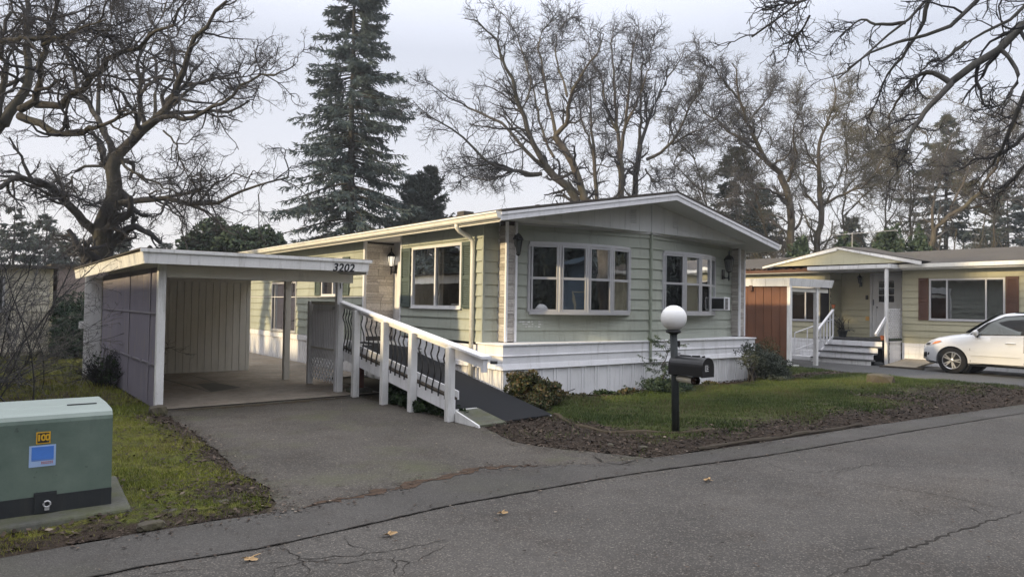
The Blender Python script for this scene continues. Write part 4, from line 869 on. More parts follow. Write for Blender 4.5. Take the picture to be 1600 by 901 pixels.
# lawns: bumpy sheets with a litter mask
def lawn(name, poly, z, mat, litter, step=.16, bumpv=.025, rise=None):
    P = np.array(poly); (xa, ya), (xb, yb) = P.min(0), P.max(0)
    nx, ny = int((xb-xa)/step)+2, int((yb-ya)/step)+2
    X, Y = np.meshgrid(np.linspace(xa, xb, nx), np.linspace(ya, yb, ny), indexing='ij')
    def inside(x, y):
        c = np.zeros(x.shape, bool); j = len(P)-1
        for i in range(len(P)):
            xi, yi, xj, yj = P[i][0], P[i][1], P[j][0], P[j][1]
            cc = ((yi > y) != (yj > y)) & (x < (xj-xi)*(y-yi)/(yj-yi+1e-12)+xi); c ^= cc; j = i
        return c
    def edged(x, y):
        d = np.full(x.shape, 9.)
        for i in range(len(P)):
            a, b = P[i], P[(i+1) % len(P)]; ab = b-a; t = np.clip(((x-a[0])*ab[0]+(y-a[1])*ab[1])/(ab@ab+1e-9), 0, 1)
            d = np.minimum(d, np.hypot(x-a[0]-t*ab[0], y-a[1]-t*ab[1]))
        return d
    ins = inside(X, Y); ed = edged(X, Y)
    ph = np.sin(X*2.1+Y*1.3)*.5+np.sin(X*5.3-Y*4.1+1)*.3+np.sin(X*11+Y*9.7)*.2
    G = -.02*np.clip(X-10, 0, 6)
    Zv = z+np.minimum(ed, .25)/.25*(.035+bumpv*ph)+G
    if rise is not None: Zv = Zv+rise(X, Y, ed)
    idx = np.full(X.shape, -1); k_ = 0; use = ins | (ed < step*.75)
    # snap outside border vertices onto the outline
    V = []; A = []
    for i in range(nx):
        for j in range(ny):
            if use[i, j]:
                x, y = X[i, j], Y[i, j]
                if not ins[i, j]:
                    best = None
                    for q in range(len(P)):
                        a, b = P[q], P[(q+1) % len(P)]; ab = b-a; t = min(max(((x-a[0])*ab[0]+(y-a[1])*ab[1])/(ab@ab+1e-9), 0), 1); px_, py_ = a+ab*t
                        dd = (px_-x)**2+(py_-y)**2
                        if best is None or dd < best[0]: best = (dd, px_, py_)
                    x, y = best[1], best[2]; Zv[i, j] = z+G[i, j]-.01
                idx[i, j] = len(V); V.append((x, y, Zv[i, j])); A.append(litter(x, y))
    F = []
    for i in range(nx-1):
        for j in range(ny-1):
            q = (idx[i, j], idx[i+1, j], idx[i+1, j+1], idx[i, j+1])
            if min(q) >= 0: F.append(q)
    me = bpy.data.meshes.new(name); me.from_pydata(V, [], F); me.materials.append(M[mat]); me.polygons.foreach_set('use_smooth', [True]*len(F))
    at_ = me.attributes.new('litter', 'FLOAT', 'POINT'); at_.data.foreach_set('value', np.array(A, np.float32))
    o = bpy.data.objects.new(name, me); COL.objects.link(o); o['kind'] = 'structure'; ORG[o.name] = (0, 0, 0)
    def hgt(x, y):
        ii = np.clip(((x-xa)/(xb-xa)*(nx-1)).astype(int), 0, nx-1); jj = np.clip(((y-ya)/(yb-ya)*(ny-1)).astype(int), 0, ny-1); return Zv[ii, jj]
    return inside, edged, hgt
polyL = [(-30, -4.6), (-14, -4.26), (-8, -3.99), (-6.6, -3.93), (-6.2, -3.86), (-5.68, -3.90), (-5.30, -3.96), (-5.1, -3.6), (-5.0, -3.2), (-5.07, -2.6), (-4.98, -1.6), (-4.9, -.4), (-4.88, .8), (-4.88, 2.0), (-4.95, 7.6), (-5.25, 9.5), (-1.9, 9.5), (-1.9, 30), (-30, 30)]
def litL(x, y):
    d = min(math.hypot(x+5.2, y+3.2)*.9, abs(y+4.1+.06*(x+6))*.9 if x < -5 else 9, abs(x+4.97)*1.6 if -4 < y < 2 else 9); v = .92-1.1*min(d, .8)
    if y > 2.5: v = max(v, .55-.12*abs(x+6.3)+.1*math.sin(y*2))
    return v
polyR = [(-1.62, -1.76), (-1.80, -2.3), (-1.93, -2.72), (-1.85, -3.1), (-1.72, -3.4), (-1.5, -3.8), (-1.28, -4.2), (-.99, -4.31), (.3, -4.44), (2.87, -4.61), (7.9, -5.06), (10, -5.28), (12.3, -5.5), (11.6, -4.1), (11.1, -1.6), (11.6, .2), (11.85, 1.64), (11.7, 3), (11.7, 9), (7.32, 9), (7.32, -.0), (0, 0), (-.28, -.02), (-.28, -1.62)]
def litR(x, y):
    # strip along the road is mulch and dead leaves; bed along the skirting; dirt corner by the drive
    edge_y = -4.35-.10*max(x, 0)+.0*x
    mul = 1.15-(y-edge_y)/(1.25+.05*max(x, 0)) if x > .3 else 1.15-(y-edge_y)/.75
    if x > 6: mul = 1.25-(y-edge_y)/(2.6)
    bed = 1.1-(-y)/.75 if y < 0.05 and x > .3 else (1.0 if (x > 7.3 and y > 0 and x < 8.6) else -1)
    pathd = 1.0-(x+1.0)*1.2 if x < .0 else -1
    if x < -.35: pathd = max(pathd, .62)
    return max(min(mul, 1.05), min(bed, 1), min(pathd, .9), 0)
insL, edL, hL = lawn('grass_verge', polyL, .0, 'turf_l', litL, .12, .025)
insR, edR, hR = lawn('front_lawn', polyR, .004, 'turf_r', litR, .13, .025)
nd = [(12.4, -5.52), (11.65, -4.1), (11.15, -1.6), (11.65, .2), (11.9, 1.64), (11.9, 12), (17.6, 12), (17.6, 1), (17.6, -1), (17.6, -14), (17.8, -6), (14, -5.66)]
sheet('neighbor_drive', [(12.3, -5.5), (11.6, -4.1), (11.1, -1.6), (11.6, .2), (11.85, 1.64), (11.85, 12), (17.6, 12), (17.6, -6.0), (14, -5.66)], .006, 'nbrdrive')
# grass blades, moss tufts and leaf litter: nobody could count them
def blades(name, n, box, inside, edged, hgt, lit, mat, h, wd, lean=.5, want=lambda l: l < .55, seed=1, dens=None):
    r_ = np.random.default_rng(seed); x = r_.uniform(box[0], box[1], n); y = r_.uniform(box[2], box[3], n)
    k_ = inside(x, y) & (edged(x, y) > .03); x, y = x[k_], y[k_]
    clump = np.sin(x*3.1+1.7*np.sin(y*2.3))+np.sin(y*4.3+1.1*np.sin(x*3.7))+r_.normal(0, .7, len(x))
    l = np.array([lit(a, b) for a, b in zip(x, y)])+r_.normal(0, .10, len(x))-.13*clump; k_ = want(l); x, y, clump = x[k_], y[k_], clump[k_]
    if dens is not None:
        k_ = r_.random(len(x)) < dens(x, y); x, y, clump = x[k_], y[k_], clump[k_]
    z = hgt(x, y)-.004; m_ = len(x); a = r_.uniform(0, 2*PI, m_); H_ = h*r_.uniform(.45, 1.15, m_)*(1+.22*np.clip(clump, -1.5, 2)); W_ = wd*r_.uniform(.6, 1.3, m_)
    ln = r_.uniform(0, lean, m_)*H_; b = r_.uniform(0, 2*PI, m_)
    P0 = np.stack([x-np.cos(a)*W_, y-np.sin(a)*W_, z], 1); P1 = np.stack([x+np.cos(a)*W_, y+np.sin(a)*W_, z], 1); P2 = np.stack([x+np.cos(b)*ln, y+np.sin(b)*ln, z+H_], 1)
    V = np.stack([P0, P1, P2], 1).reshape(-1, 3); F = np.arange(3*m_).reshape(-1, 3)
    rv = np.clip(.5+.16*np.sin(x*1.9+y)+.12*np.sin(y*3.3-x*2)+r_.normal(0, .2, m_), 0, 1)
    me = _fast(name, V, F, M[mat], rv); o = bpy.data.objects.new(name, me); COL.objects.link(o); return o
def flakes(name, n, box, inside, edged, hgt, lit, mat, size, want, seed=2, dens=None):
    r_ = np.random.default_rng(seed); x = r_.uniform(box[0], box[1], n); y = r_.uniform(box[2], box[3], n); k_ = inside(x, y) & (edged(x, y) > .015); x, y = x[k_], y[k_]
    l = np.array([lit(a, b) for a, b in zip(x, y)])+r_.normal(0, .15, len(x)); k_ = want(l); x, y = x[k_], y[k_]
    if dens is not None:
        k_ = r_.random(len(x)) < dens(x, y); x, y = x[k_], y[k_]
    m_ = len(x); z = hgt(x, y)+r_.uniform(.004, .03, m_); S_ = size*r_.uniform(.4, 1.4, m_); a = r_.uniform(0, 2*PI, m_); t = r_.uniform(-.5, .5, (m_, 2))
    def pt(ang, rr): 
        dx, dy = np.cos(a+ang)*S_*rr, np.sin(a+ang)*S_*rr; return np.stack([x+dx, y+dy, z+dx*t[:, 0]+dy*t[:, 1]], 1)
    V = np.stack([pt(0, 1), pt(PI/2, .5), pt(PI, 1), pt(-PI/2, .5)], 1).reshape(-1, 3); F = np.arange(4*m_).reshape(-1, 4)
    me = _fast(name, V, F, M[mat], np.clip(r_.beta(1.6, 2.2, m_), 0, 1)); o = bpy.data.objects.new(name, me); COL.objects.link(o); return o
tag(blades('moss_grass', 190000, (-9.5, -4.85, -4.3, 3.0), insL, edL, hL, litL, 'blade_l', .032, .0028, .9, lambda l: l < .62, 3, lambda x, y: np.clip(1.1-.07*np.hypot(x+7, y+9)+.25, .35, 1)), 'short yellow-green mossy grass on the verge between the utility box and the driveway', 'grass', None, 'stuff')
tag(blades('rough_grass', 60000, (-14, -4.9, 1.0, 16), insL, edL, hL, litL, 'blade_l', .07, .006, .9, lambda l: l < .8, 4), 'rougher green grass left of the carport', 'grass', None, 'stuff')
tag(blades('lawn_grass', 210000, (-1.9, 11.9, -5.2, 2.2), insR, edR, hR, litR, 'blade_r', .05, .0055, .8, lambda l: l < .52, 5), 'short patchy green grass of the front lawn', 'grass', None, 'stuff')
tag(flakes('leaf_litter', 60000, (-1.9, 11.9, -5.5, 2.2), insR, edR, hR, litR, 'litter', .026, lambda l: l > .45, 6), 'brown dead leaves and bark scraps strewn along the road side of the front lawn', 'leaf litter', None, 'stuff')
tag(flakes('verge_litter', 16000, (-9.5, -4.85, -4.3, 3.0), insL, edL, hL, litL, 'litter', .024, lambda l: l > .22, 7), 'dead leaf scraps on the edge of the mossy verge', 'leaf litter', None, 'stuff')
gr = np.random.default_rng(51); PX = []
for line, n_, sg in ((up[2:], 2600, .10), (lo[1:], 700, .12), (drive_l, 1300, .09), (drive_r, 1100, .10)):
    q = resample_line = np.array(wig(line, 0, .05, 1)); i_ = gr.integers(0, len(q), n_); PX.append(q[i_]+gr.normal(0, sg, (n_, 2)))
PX.append(np.c_[gr.uniform(-6, 9, 1500), gr.uniform(-10, -4.6, 1500)]); PX.append(np.c_[gr.uniform(-4.8, -1.8, 500), gr.uniform(-3.8, 1.9, 500)])
PX = np.concatenate(PX); m_ = len(PX); S_ = .011*gr.uniform(.3, 1.7, m_)**1.3; a_ = gr.uniform(0, 2*PI, m_); zz = .014+gr.uniform(0, .006, m_)-.02*np.clip(PX[:, 0]-10, 0, 6)
V = np.stack([np.stack([PX[:, 0]+np.cos(a_+k_*PI/2)*S_*(1 if k_ % 2 else .6), PX[:, 1]+np.sin(a_+k_*PI/2)*S_*(1 if k_ % 2 else .6), zz+.003*(k_ % 2)], 1) for k_ in range(4)], 1).reshape(-1, 3)
o = bpy.data.objects.new('road_grit', _fast('road_grit', V, np.arange(4*m_).reshape(-1, 4), M['litter'], np.clip(gr.beta(1.5, 1.3, m_), 0, 1))); COL.objects.link(o); tag(o, 'leaf crumbs and grit scattered along the asphalt edges', 'grit', None, 'stuff')
def leaf(u_, v_, s_, rot, label, grp=None):
    x, y = gpx(u_, v_); lob = []
    for i in range(22):
        a = 2*PI*i/22; rr = s_*(.62+.38*math.cos(a*5+.4))*(1 if math.cos(a) > -.3 else .8); lob.append((x+math.cos(a+rot)*rr*1.25, y+math.sin(a+rot)*rr*.75, .022+.012*math.cos(a*2+rot)))
    mb = MB(); mb.add([(x, y, .016)]+lob, [(0, i+1, (i+1) % 22+1) for i in range(22)], .6); o = mb.obj('fallen_leaf', 'dryleaf', None); tag(o, label, 'leaf', 'tan leaves lying on the road')
leaf(390, 876, .065, .3, 'larger curled tan leaf on the cracked asphalt nearest the utility box'); leaf(607, 838, .06, 1.2, 'tan leaf on the asphalt below the driveway mouth'); leaf(1107, 752, .06, 2.0, 'tan leaf on the road below the lamp post'); leaf(784, 804, .05, .8, 'small tan leaf on the road just below the seam of the patch strip')
# edging log, rock, small stones
lg = [(-.45, -4.36), (.3, -4.45), (1.2, -4.52), (2.0, -4.57), (2.86, -4.64)]
mb = MB(); mb.tube([(x, y+.03, .028+.010*math.sin(x*5)) for x, y in wig(lg, .015, .2, 5)], [.022+.008*math.sin(i*1.7) for i in range(len(wig(lg, .015, .2, 5)))], 7); tag(mb.obj('edging_log', 'oldwood', None), 'thin rotting timber edging between the road and the mulch', 'edging')
lg = [(-.30, -1.66), (-.5, -2.05), (-.72, -2.6), (-.70, -3.1), (-.2, -3.52), (.3, -3.75), (.8, -3.80)]
mb = MB(); q = wig(lg, .02, .15, 6); mb.tube([(x, y, .035) for x, y in q], [.045+.015*math.sin(i*1.3) for i in range(len(q))], 7); tag(mb.obj('mossy_edging', 'moss_edge', None), 'low mossy curb edging curving from the ramp foot to the lamp post', 'edging')
def rock(c, s_, seed, name, label, cat='rock', mat='rock', group=None):
    r_ = random.Random(seed); bm = bmesh.new(); bmesh.ops.create_icosphere(bm, subdivisions=2, radius=1)
    for v in bm.verts:
        k_ = 1+.18*math.sin(v.co.x*4+seed)+.14*math.sin(v.co.y*5+2*seed)+r_.uniform(-.05, .05); v.co = Vector((c[0]+v.co.x*s_[0]*k_, c[1]+v.co.y*s_[1]*k_, c[2]+max(min(v.co.z*1.25, .78+.1*v.co.x), -.4)*s_[2]))
    mb = MB(); mb.add([v.co for v in bm.verts], [tuple(q.index for q in f.verts) for f in bm.faces]); bm.free(); return tag(mb.obj(name, mat, None), label, cat, group)
rock((9.1, -2.05, .06), (.17, .30, .22), 3, 'boulder', 'low flat-topped brown rock on the lawn before the neighbour\'s steps', 'rock')
rock((-4.98, 1.55, .05), (.11, .13, .12), 5, 'field_stone', 'grey stone at the foot of the carport corner post', 'stone')
for i, (u_, v_, s_, lb) in enumerate(((265, 806, .06, 'pale stone in the mossy verge beside the utility box pad'), (235, 828, .085, 'flat stone on the dirt edge of the verge by the road'), (350, 790, .05, 'small brown stone at the ragged corner of the verge'), (953, 699, .05, 'pale stone in the dirt corner nearest the driveway'), (1005, 704, .07, 'pale stone on the dirt left of the lamp post'))):
    x, y = gpx(u_, v_); rock((x, y, .03), (s_, s_*.8, s_*.5), 10+i, 'field_stone', lb, 'stone')
# ------------------------------------------------------------------ the neighbour's home (right)
NX, NZ = 17.5, -.12
NB = thing('yellow_home', 'pale yellow single-storey mobile home with brown shutters and a gabled porch', 'house', (20, 1, NZ))
pn = Pl((NX, 9.5), (NX, -9)); sn = lambda y: 9.5-y                       # outward -X
RXd = 18.25                                                             # recessed porch wall
mb = MB(); siding(mb, (NX, 1.03), (NX, -9), .60, 3.05, .215, openings=[(1.03-.2, 1.03+1.909, 1.385, 2.71)]); siding(mb, (NX, 9.5), (NX, 3.5), .60, 3.05, .215, openings=[(9.5-5.04, 9.5-3.9, 1.25, 2.5)])
siding(mb, (RXd, 3.5), (RXd, 1.03), .60, 3.05, .215); siding(mb, (NX, 3.5), (RXd, 3.5), .60, 3.05, .215); siding(mb, (RXd, 1.03), (NX, 1.03), .6, 3.05, .215)
siding(mb, (NX, -9), (NX+7, -9), .5, 3.1, .215); siding(mb, (NX+7, -9), (NX+7, 9.5), .5, 3.1); siding(mb, (NX+7, 9.5), (NX, 9.5), .5, 3.1)
mb.obj('siding', 'yellow', NB)
mb = MB()
for (a, b) in (((NX-.012, 1.03), (NX-.012, -9)), ((NX-.012, 9.5), (NX-.012, 3.5))): siding(mb, a, b, NZ-.1, .60, .24, out=.012)
mb.box(NX-.03, NX, -9, 1.03, .575, .60); mb.obj('skirting', 'skirt', NB)
mb = MB(); mb.box(NX+.02, NX+6.9, -8.9, 9.4, .5, .52); mb.box(NX+.9, NX+6.9, -8.9, 9.4, 3.02, 3.04); mb.obj('floor_and_ceiling', 'soffit', NB)
ev, rg, xr = 3.14, 3.86, 21.0
mb = MB()
for (xa, za), (xb, zb) in (((NX-.35, ev), (xr, rg)), ((xr, rg), (24.9, ev))):
    mb.hexa([(xa, -9.4, za), (xb, -9.4, zb), (xb, 9.8, zb), (xa, 9.8, za), (xa, -9.4, za+.05), (xb, -9.4, zb+.05), (xb, 9.8, zb+.05), (xa, 9.8, za+.05)])
rf = mb.obj('roof', 'roof', NB)
mb = MB()
for i in range(70):                                                     # needles and moss lying along the left eave
    y = random.uniform(3.6, 9); mb.box(NX-.37, NX-.28, y, y+random.uniform(.03, .10), ev+.0, ev+random.uniform(.05, .10))
mb.obj('roof_moss', 'litter', rf)['kind'] = 'stuff'
mb = MB(); mb.box(NX-.46, NX-.355, -9.4, .95, ev-.07, ev+.05); mb.box(NX-.36, NX-.34, -9.3, .95, ev-.12, ev+.0); mb.obj('gutter', 'gutter', NB)
mb = MB(); mb.box(NX-.37, NX-.345, 3.2, 9.8, ev-.10, ev+.04); mb.obj('eave_board', 'brown_shutter', NB)
mb = MB(); mb.box(NX-.34, NX+.9, -9.2, 9.6, ev-.13, ev-.10); mb.obj('soffit', 'soffit', NB)
mb = MB(); mb.prism([(16.92, 5.75, 3.26), (16.92, 2.95, 3.80), (16.92, .30, 3.24)], (.04, 0, 0)); mb.obj('gable_panel', 'yellow', NB)
mb = MB()
for a, b in (((5.85, 3.27), (2.95, 3.86)), ((2.95, 3.86), (.20, 3.26))):
    mb.prism([(16.86, a[0], a[1]), (16.86, b[0], b[1]), (16.86, b[0], b[1]-.12), (16.86, a[0], a[1]-.07)], (.05, 0, 0))
mb.obj('gable_trim', 'white_old', NB)
mb = MB()
for a, b in (((5.85, 3.28), (2.95, 3.87)), ((2.95, 3.87), (.20, 3.27))): mb.hexa([(16.85, a[0], a[1]), (19.5, a[0], a[1]+.1), (19.5, b[0], b[1]+.0), (16.85, b[0], b[1])]+[(16.85, a[0], a[1]+.02), (19.5, a[0], a[1]+.12), (19.5, b[0], b[1]+.02), (16.85, b[0], b[1]+.02)])
mb.obj('porch_gable_roof', 'roof', NB)
mb = MB(); mb.box(16.38, 17.2, .98, 3.75, 3.03, 3.06); mb.obj('porch_ceiling', 'soffit', NB)
mb = MB(); mb.box(16.36, 16.40, .96, 3.76, 3.05, 3.17); mb.box(16.40, 17.15, .96, 1.0, 3.05, 3.18); mb.box(16.40, 17.15, 1.0, 3.76, 3.14, 3.17); mb.obj('porch_fascia', 'white_old', NB)
slider_window('picture_window', pn, sn(.2), sn(-1.909), 1.385, 2.71, NB, [sn(-.322), sn(-1.406)], fmat='frame', blinds=['blind_dark', 'blind_dark', 'blind_dark'], label='wide three-part window with vertical blinds behind the car')
shutter(pn, sn(.515), sn(.215), 1.375, 2.74, 'brown_shutter', NB); shutter(pn, sn(-1.93), sn(-2.26), 1.375, 2.74, 'brown_shutter', NB)
slider_window('side_window', pn, sn(5.04), sn(3.9), 1.25, 2.5, NB, [sn(4.45)], fmat='frame', blinds=['curtain', 'curtain'], label='dark window seen under the red carport roof'); mb = MB(); pn.box(mb, sn(3.86), sn(3.54), .024, .05, 1.2, 2.72); mb.obj('shutter', 'dark', NB)
pd = Pl((RXd, 3.5), (RXd, 1.03)); sd_ = lambda y: 3.5-y
mb = MB(); f = .07
for a in (sd_(2.42), sd_(1.30)-f): pd.box(mb, a, a+f, .02, .07, .72, 2.98)
pd.box(mb, sd_(2.42), sd_(1.30), .02, .07, 2.91, 2.98); fr = mb.obj('door_frame', 'soffit', NB)
mb = MB(); a0, a1 = sd_(2.34), sd_(1.38); pd.box(mb, a0, a1, .022, .045, .74, 2.90); pd.box(mb, a0+.12, a1-.12, .045, .058, 1.86, 1.92)
for z in (2.20, 2.45): pd.box(mb, a0+.2, a1-.2, .0455, .06, z-.012, z+.012)
pd.box(mb, (a0+a1)/2-.012, (a0+a1)/2+.012, .0455, .061, 1.95, 2.72); pd.box(mb, a0+.12, a0+.14, .045, .058, .86, 1.86); pd.box(mb, a1-.14, a1-.12, .045, .058, .86, 1.86)
dr = mb.obj('storm_door', 'soffit', NB)  # white door coloured grey to imitate the porch shade
mb = MB(); mb.add([pd(a0+.22, .0465, 1.96), pd(a1-.22, .0465, 1.96), pd(a1-.22, .0465, 2.70), pd(a0+.22, .0465, 2.70)], [(0, 1, 2, 3)]); mb.obj('door_glass', 'pane_dark', dr)
mb = MB(); pd.box(mb, a0+.03, a0+.055, .06, .085, 1.85, 2.05); pd.box(mb, a0+.15, a0+.2, .06, .09, 1.76, 1.79); mb.obj('door_handle', 'black', dr)
lantern((RXd-.02, 2.75, 2.62), (-1, 0, 0), .9, NB)
mb = MB(); mb.box(RXd-.05, RXd-.022, 2.50, 2.58, 2.05, 2.2); mb.obj('mail_slot', 'black', NB); mb = MB(); mb.box(RXd-.035, RXd-.024, 2.46, 2.58, 1.30, 1.44); mb.obj('paper_tag', 'tag', NB)
# porch deck, post, lattice
DK = thing('porch_steps', 'white wooden porch with four steps up to the yellow home\'s door', 'steps', (16.9, 2, NZ))
mb = MB(); mb.box(16.62, RXd-.03, 1.05, 3.48, .66, .70); mb.obj('deck', 'nbrdrive', DK)
mb = MB(); siding(mb, (16.66, 1.08), (NX, 1.08), NZ, .655, .17, out=.012); mb.box(16.64, NX, 1.04, 1.12, .62, .66); mb.obj('deck_side', 'white', DK)
mb = MB(); mb.box(16.63, NX-.05, 1.035, 1.30, .70, .735); mb.obj('deck_edge', 'evergreen', DK)
yl, yr_ = 2.98, 1.16
for i in range(4):
    z = NZ+.20*i; x = 15.42+.30*i; mb = MB(); o_ = .10 if i == 0 else 0
    mb.box(x, x+.02, yr_-(.06 if i == 0 else 0), yl+o_, z+.005, z+.165); mb.box(x-.02, x+.32, yr_-(.06 if i == 0 else 0), yl+o_, z+.165, z+.172) if i < 3 else None
    sp_ = mb.obj('step', 'white_old' if i == 0 else 'white', DK)
    if i < 3: mb = MB(); mb.box(x-.03, x+.32, yr_-(.06 if i == 0 else 0), yl+o_, z+.173, z+.203); mb.obj('tread', 'nbrdrive', sp_)
mb = MB(); mb.box(15.5, 16.6, yr_+.02, yl-.02, NZ, NZ+.1); mb.box(16.4, 16.6, yr_+.02, yl-.02, NZ, .60); mb.obj('steps_backing', 'dark', DK)
mb = MB(); mb.box(15.98, 16.62, 2.98, 3.02, NZ+.55, NZ+.62); st = [(15.50, NZ+.02), (16.62, .62)]
def railing(y, label=None):
    mb = MB(); a, b = (15.55, NZ+.22), (16.6, NZ+.92)
    mb.bar((a[0]-.08, y, a[1]+.80), (b[0], y, b[1]+.86), .08, .045)
    for i in range(6):
        t = i/5; x = a[0]+(b[0]-a[0])*t; mb.box(x-.02, x+.02, y-.02, y+.02, a[1]-.10+(b[1]-a[1])*t, a[1]+.79+(b[1]-a[1]+.06)*t)
    mb.bar((a[0], y, a[1]-.0), (b[0], y, b[1]-.05), .03, .08); mb.obj('railing', 'white', DK)
railing(2.93)
mb = MB(); mb.box(16.40, 16.49, 1.03, 1.12, NZ+.0, 3.05); mb.obj('porch_post', 'white_old', DK)
mb = MB()
for sgn in (1, -1):
    for k_ in range(-12, 22):
        x0_, z0_ = 16.62+k_*.14, .74; Ht = .98; x1_ = x0_+sgn*Ht
        t0, t1 = 0., 1.
        for lim, sd2 in ((16.55, 1), (17.48, -1)):
            va, vb = (x0_-lim)*sd2, (x1_-lim)*sd2
            if va < 0 and vb < 0: t1 = -1; break
            if va < 0: t0 = max(t0, va/(va-vb))
            if vb < 0: t1 = min(t1, va/(va-vb))
        if t1 > t0: mb.bar((x0_+(x1_-x0_)*t0, 1.10+sgn*.004, z0_+Ht*t0), (x0_+(x1_-x0_)*t1, 1.10+sgn*.004, z0_+Ht*t1), .038, .008, (0, 1, 0))
mb.bar((15.75, 1.10, NZ+1.0), (16.45, 1.10, NZ+1.55), .05, .09); mb.obj('lattice', 'white', DK)
# side handrail left of the steps with a low step
SR = thing('side_railing', 'thin white handrail over a low white step left of the porch steps', 'railing', (16.4, 3.6, NZ))
mb = MB(); mb.tube([(15.9, 3.95, NZ+.95), (16.9, 3.10, NZ+1.45)], .022, 6); mb.tube([(15.9, 3.95, NZ+.35), (16.9, 3.10, NZ+.85)], .02, 6)
for t in (0, .33, .66, 1): mb.tube([(15.9+t, 3.95-.85*t, NZ+.15+.5*t), (15.9+t, 3.95-.85*t, NZ+.95+.5*t)], .022, 6)
mb.obj('handrail', 'white', SR); mb = MB(); mb.box(15.85, 16.5, 3.35, 4.1, NZ, NZ+.16); mb.box(16.15, 16.6, 3.35, 3.9, NZ+.16, NZ+.34); mb.obj('low_step', 'white', SR)
def pot(c, r_, h, name, label, mat='terracotta'):
    mb = MB(); mb.lathe([(r_*.7, 0), (r_, h*.85), (r_*1.12, h*.86), (r_*1.12, h), (r_*.9, h), (r_*.85, h*.8)], c, 14); return tag(mb.obj(name, mat, None), label, 'pot')
pot((16.58, 1.26, .70), .07, .14, 'flower_pot', 'small terracotta pot on the right end of the porch edge'); pot((16.62, 2.93, 1.72), .06, .12, 'flower_pot', 'small orange pot on top of the porch railing')
# loose boards by the porch
BD = MB(); BD.hexa([(15.6, .80, gz(15.6, 0)+.03), (15.55, -.15, gz(15.6, 0)+.03), (17.3, -.1, .03), (17.3, .85, .03)][::-1]+[(15.6, .80, gz(15.6, 0)+.06), (15.55, -.15, gz(15.6, 0)+.06), (17.3, -.1, .10), (17.3, .85, .10)][::-1])
tag(BD.obj('plywood_sheet', 'plywood', None), 'wet plywood sheet lying on the ground beside the porch steps', 'board')
BD = MB(); BD.bar((15.2, .7, -.06), (15.3, -.5, -.06), .18, .06); tag(BD.obj('old_plank', 'oldwood', None), 'dark old plank lying in front of the plywood sheet', 'board')
rock((15.7, .95, -.08), (.12, .16, .13), 21, 'dark_stone', 'small dark stone at the right foot of the porch steps', 'stone', 'boxbase')
# red-sided carport between the homes
RC = thing('red_carport', 'small flat-roofed carport with a red-brown board side next to the yellow home', 'carport', (13, 4.5, -.05))
mb = MB(); board_wall(mb, (11.78, 8.5), (11.78, 1.78), -.06, 2.36, .27, .014, .022); mb.obj('red_board_side', 'red', RC)
mb = MB(); mb.hexa([(11.70, 1.70, 2.325), (11.73, 1.70, 2.325), (11.73, 8.6, 2.38), (11.70, 8.6, 2.38), (11.66, 1.66, 2.57), (11.73, 1.66, 2.57), (11.73, 8.6, 2.57), (11.66, 8.6, 2.57)]); mb.hexa([(11.735, 1.70, 2.325), (14.15, 1.70, 2.34), (14.15, 1.74, 2.34), (11.735, 1.74, 2.325), (11.735, 1.66, 2.57), (14.2, 1.66, 2.575), (14.2, 1.74, 2.575), (11.735, 1.74, 2.57)])
mb.obj('fascia', 'white_old', RC)
mb = MB(); mb.box(11.74, 14.14, 1.75, 8.6, 2.50, 2.565); mb.obj('roof_deck', 'soffit', RC)
for x in (11.72, 13.35):
    mb = MB(); mb.box(x, x+.11, 1.68 if x < 12 else 1.76, 1.78 if x < 12 else 1.87, -.1, 2.33); mb.obj('post', 'white_old', RC)
mb = MB(); mb.box(11.66, 11.77, 2.9, 3.0, 2.2, 2.36); mb.obj('beam_end', 'brown_shutter', RC)
mb = MB(); mb.box(11.9, 14.1, 1.80, 1.86, 2.18, 2.30); mb.obj('header', 'carport_in', RC)
mb = MB(); mb.box(11.69, 11.74, 1.4, 1.6, -.05, .06); tag(mb.obj('white_scrap', 'white_old', None), 'small white scrap on the ground at the foot of the red carport', 'scrap')
# roof antenna behind the porch gable
AN = thing('roof_antenna', 'thin television antenna standing on the yellow home\'s roof', 'antenna', (20.5, 4.2, 3.75))
mb = MB(); mb.tube([(20.5, 4.2, 3.7), (20.5, 4.2, 4.75)], .012, 6); mb.obj('mast', 'frame', AN)
mb = MB(); mb.tube([(20.2, 5.2, 4.65), (20.9, 2.7, 4.75)], .008, 5)
for i in range(7):
    t = i/6; c = Vector((20.2+.7*t, 5.2-2.5*t, 4.65+.1*t)); mb.tube([c+Vector((-.4, -.1, 0)), c+Vector((.4, .1, 0))], .006, 4)
mb.obj('antenna_element', 'frame', AN)
# ------------------------------------------------------------------ buildings to the left
LB = thing('beige_home', 'beige mobile home with a dark window half hidden behind bare shrubs at the left edge', 'house', (-9, 16, 0))
pb = Pl((-15, 14), (-5.28, 14)); mb = MB(); siding(mb, (-15, 14), (-5.28, 14), .15, 2.45, .22, openings=[(7.75, 8.65, 1.25, 2.2)]); siding(mb, (-5.28, 14), (-5.28, 24), .15, 2.45, .22); mb.box(-15, -5.3, 14.03, 24, .05, .15); mb.obj('siding', 'beige', LB)
mb = MB(); mb.box(-5.33, -5.26, 13.96, 14.02, .1, 2.45); mb.obj('corner_trim', 'cream', LB)
slider_window('dark_window', pb, 7.75, 8.65, 1.25, 2.2, LB, [8.2], 'frame'); mb = MB(); mb.hexa([(-15.3, 13.7, 2.45), (-5.0, 13.7, 2.45), (-5.0, 24.3, 2.45), (-15.3, 24.3, 2.45), (-15.3, 13.7, 2.53), (-5.0, 13.7, 2.53), (-5.0, 24.3, 2.6), (-15.3, 24.3, 2.6)]); mb.obj('roof', 'roof', LB)
SB = thing('pinkish_shed', 'dull pinkish shed between the beige home and the carport', 'shed', (-3.5, 18, 0))
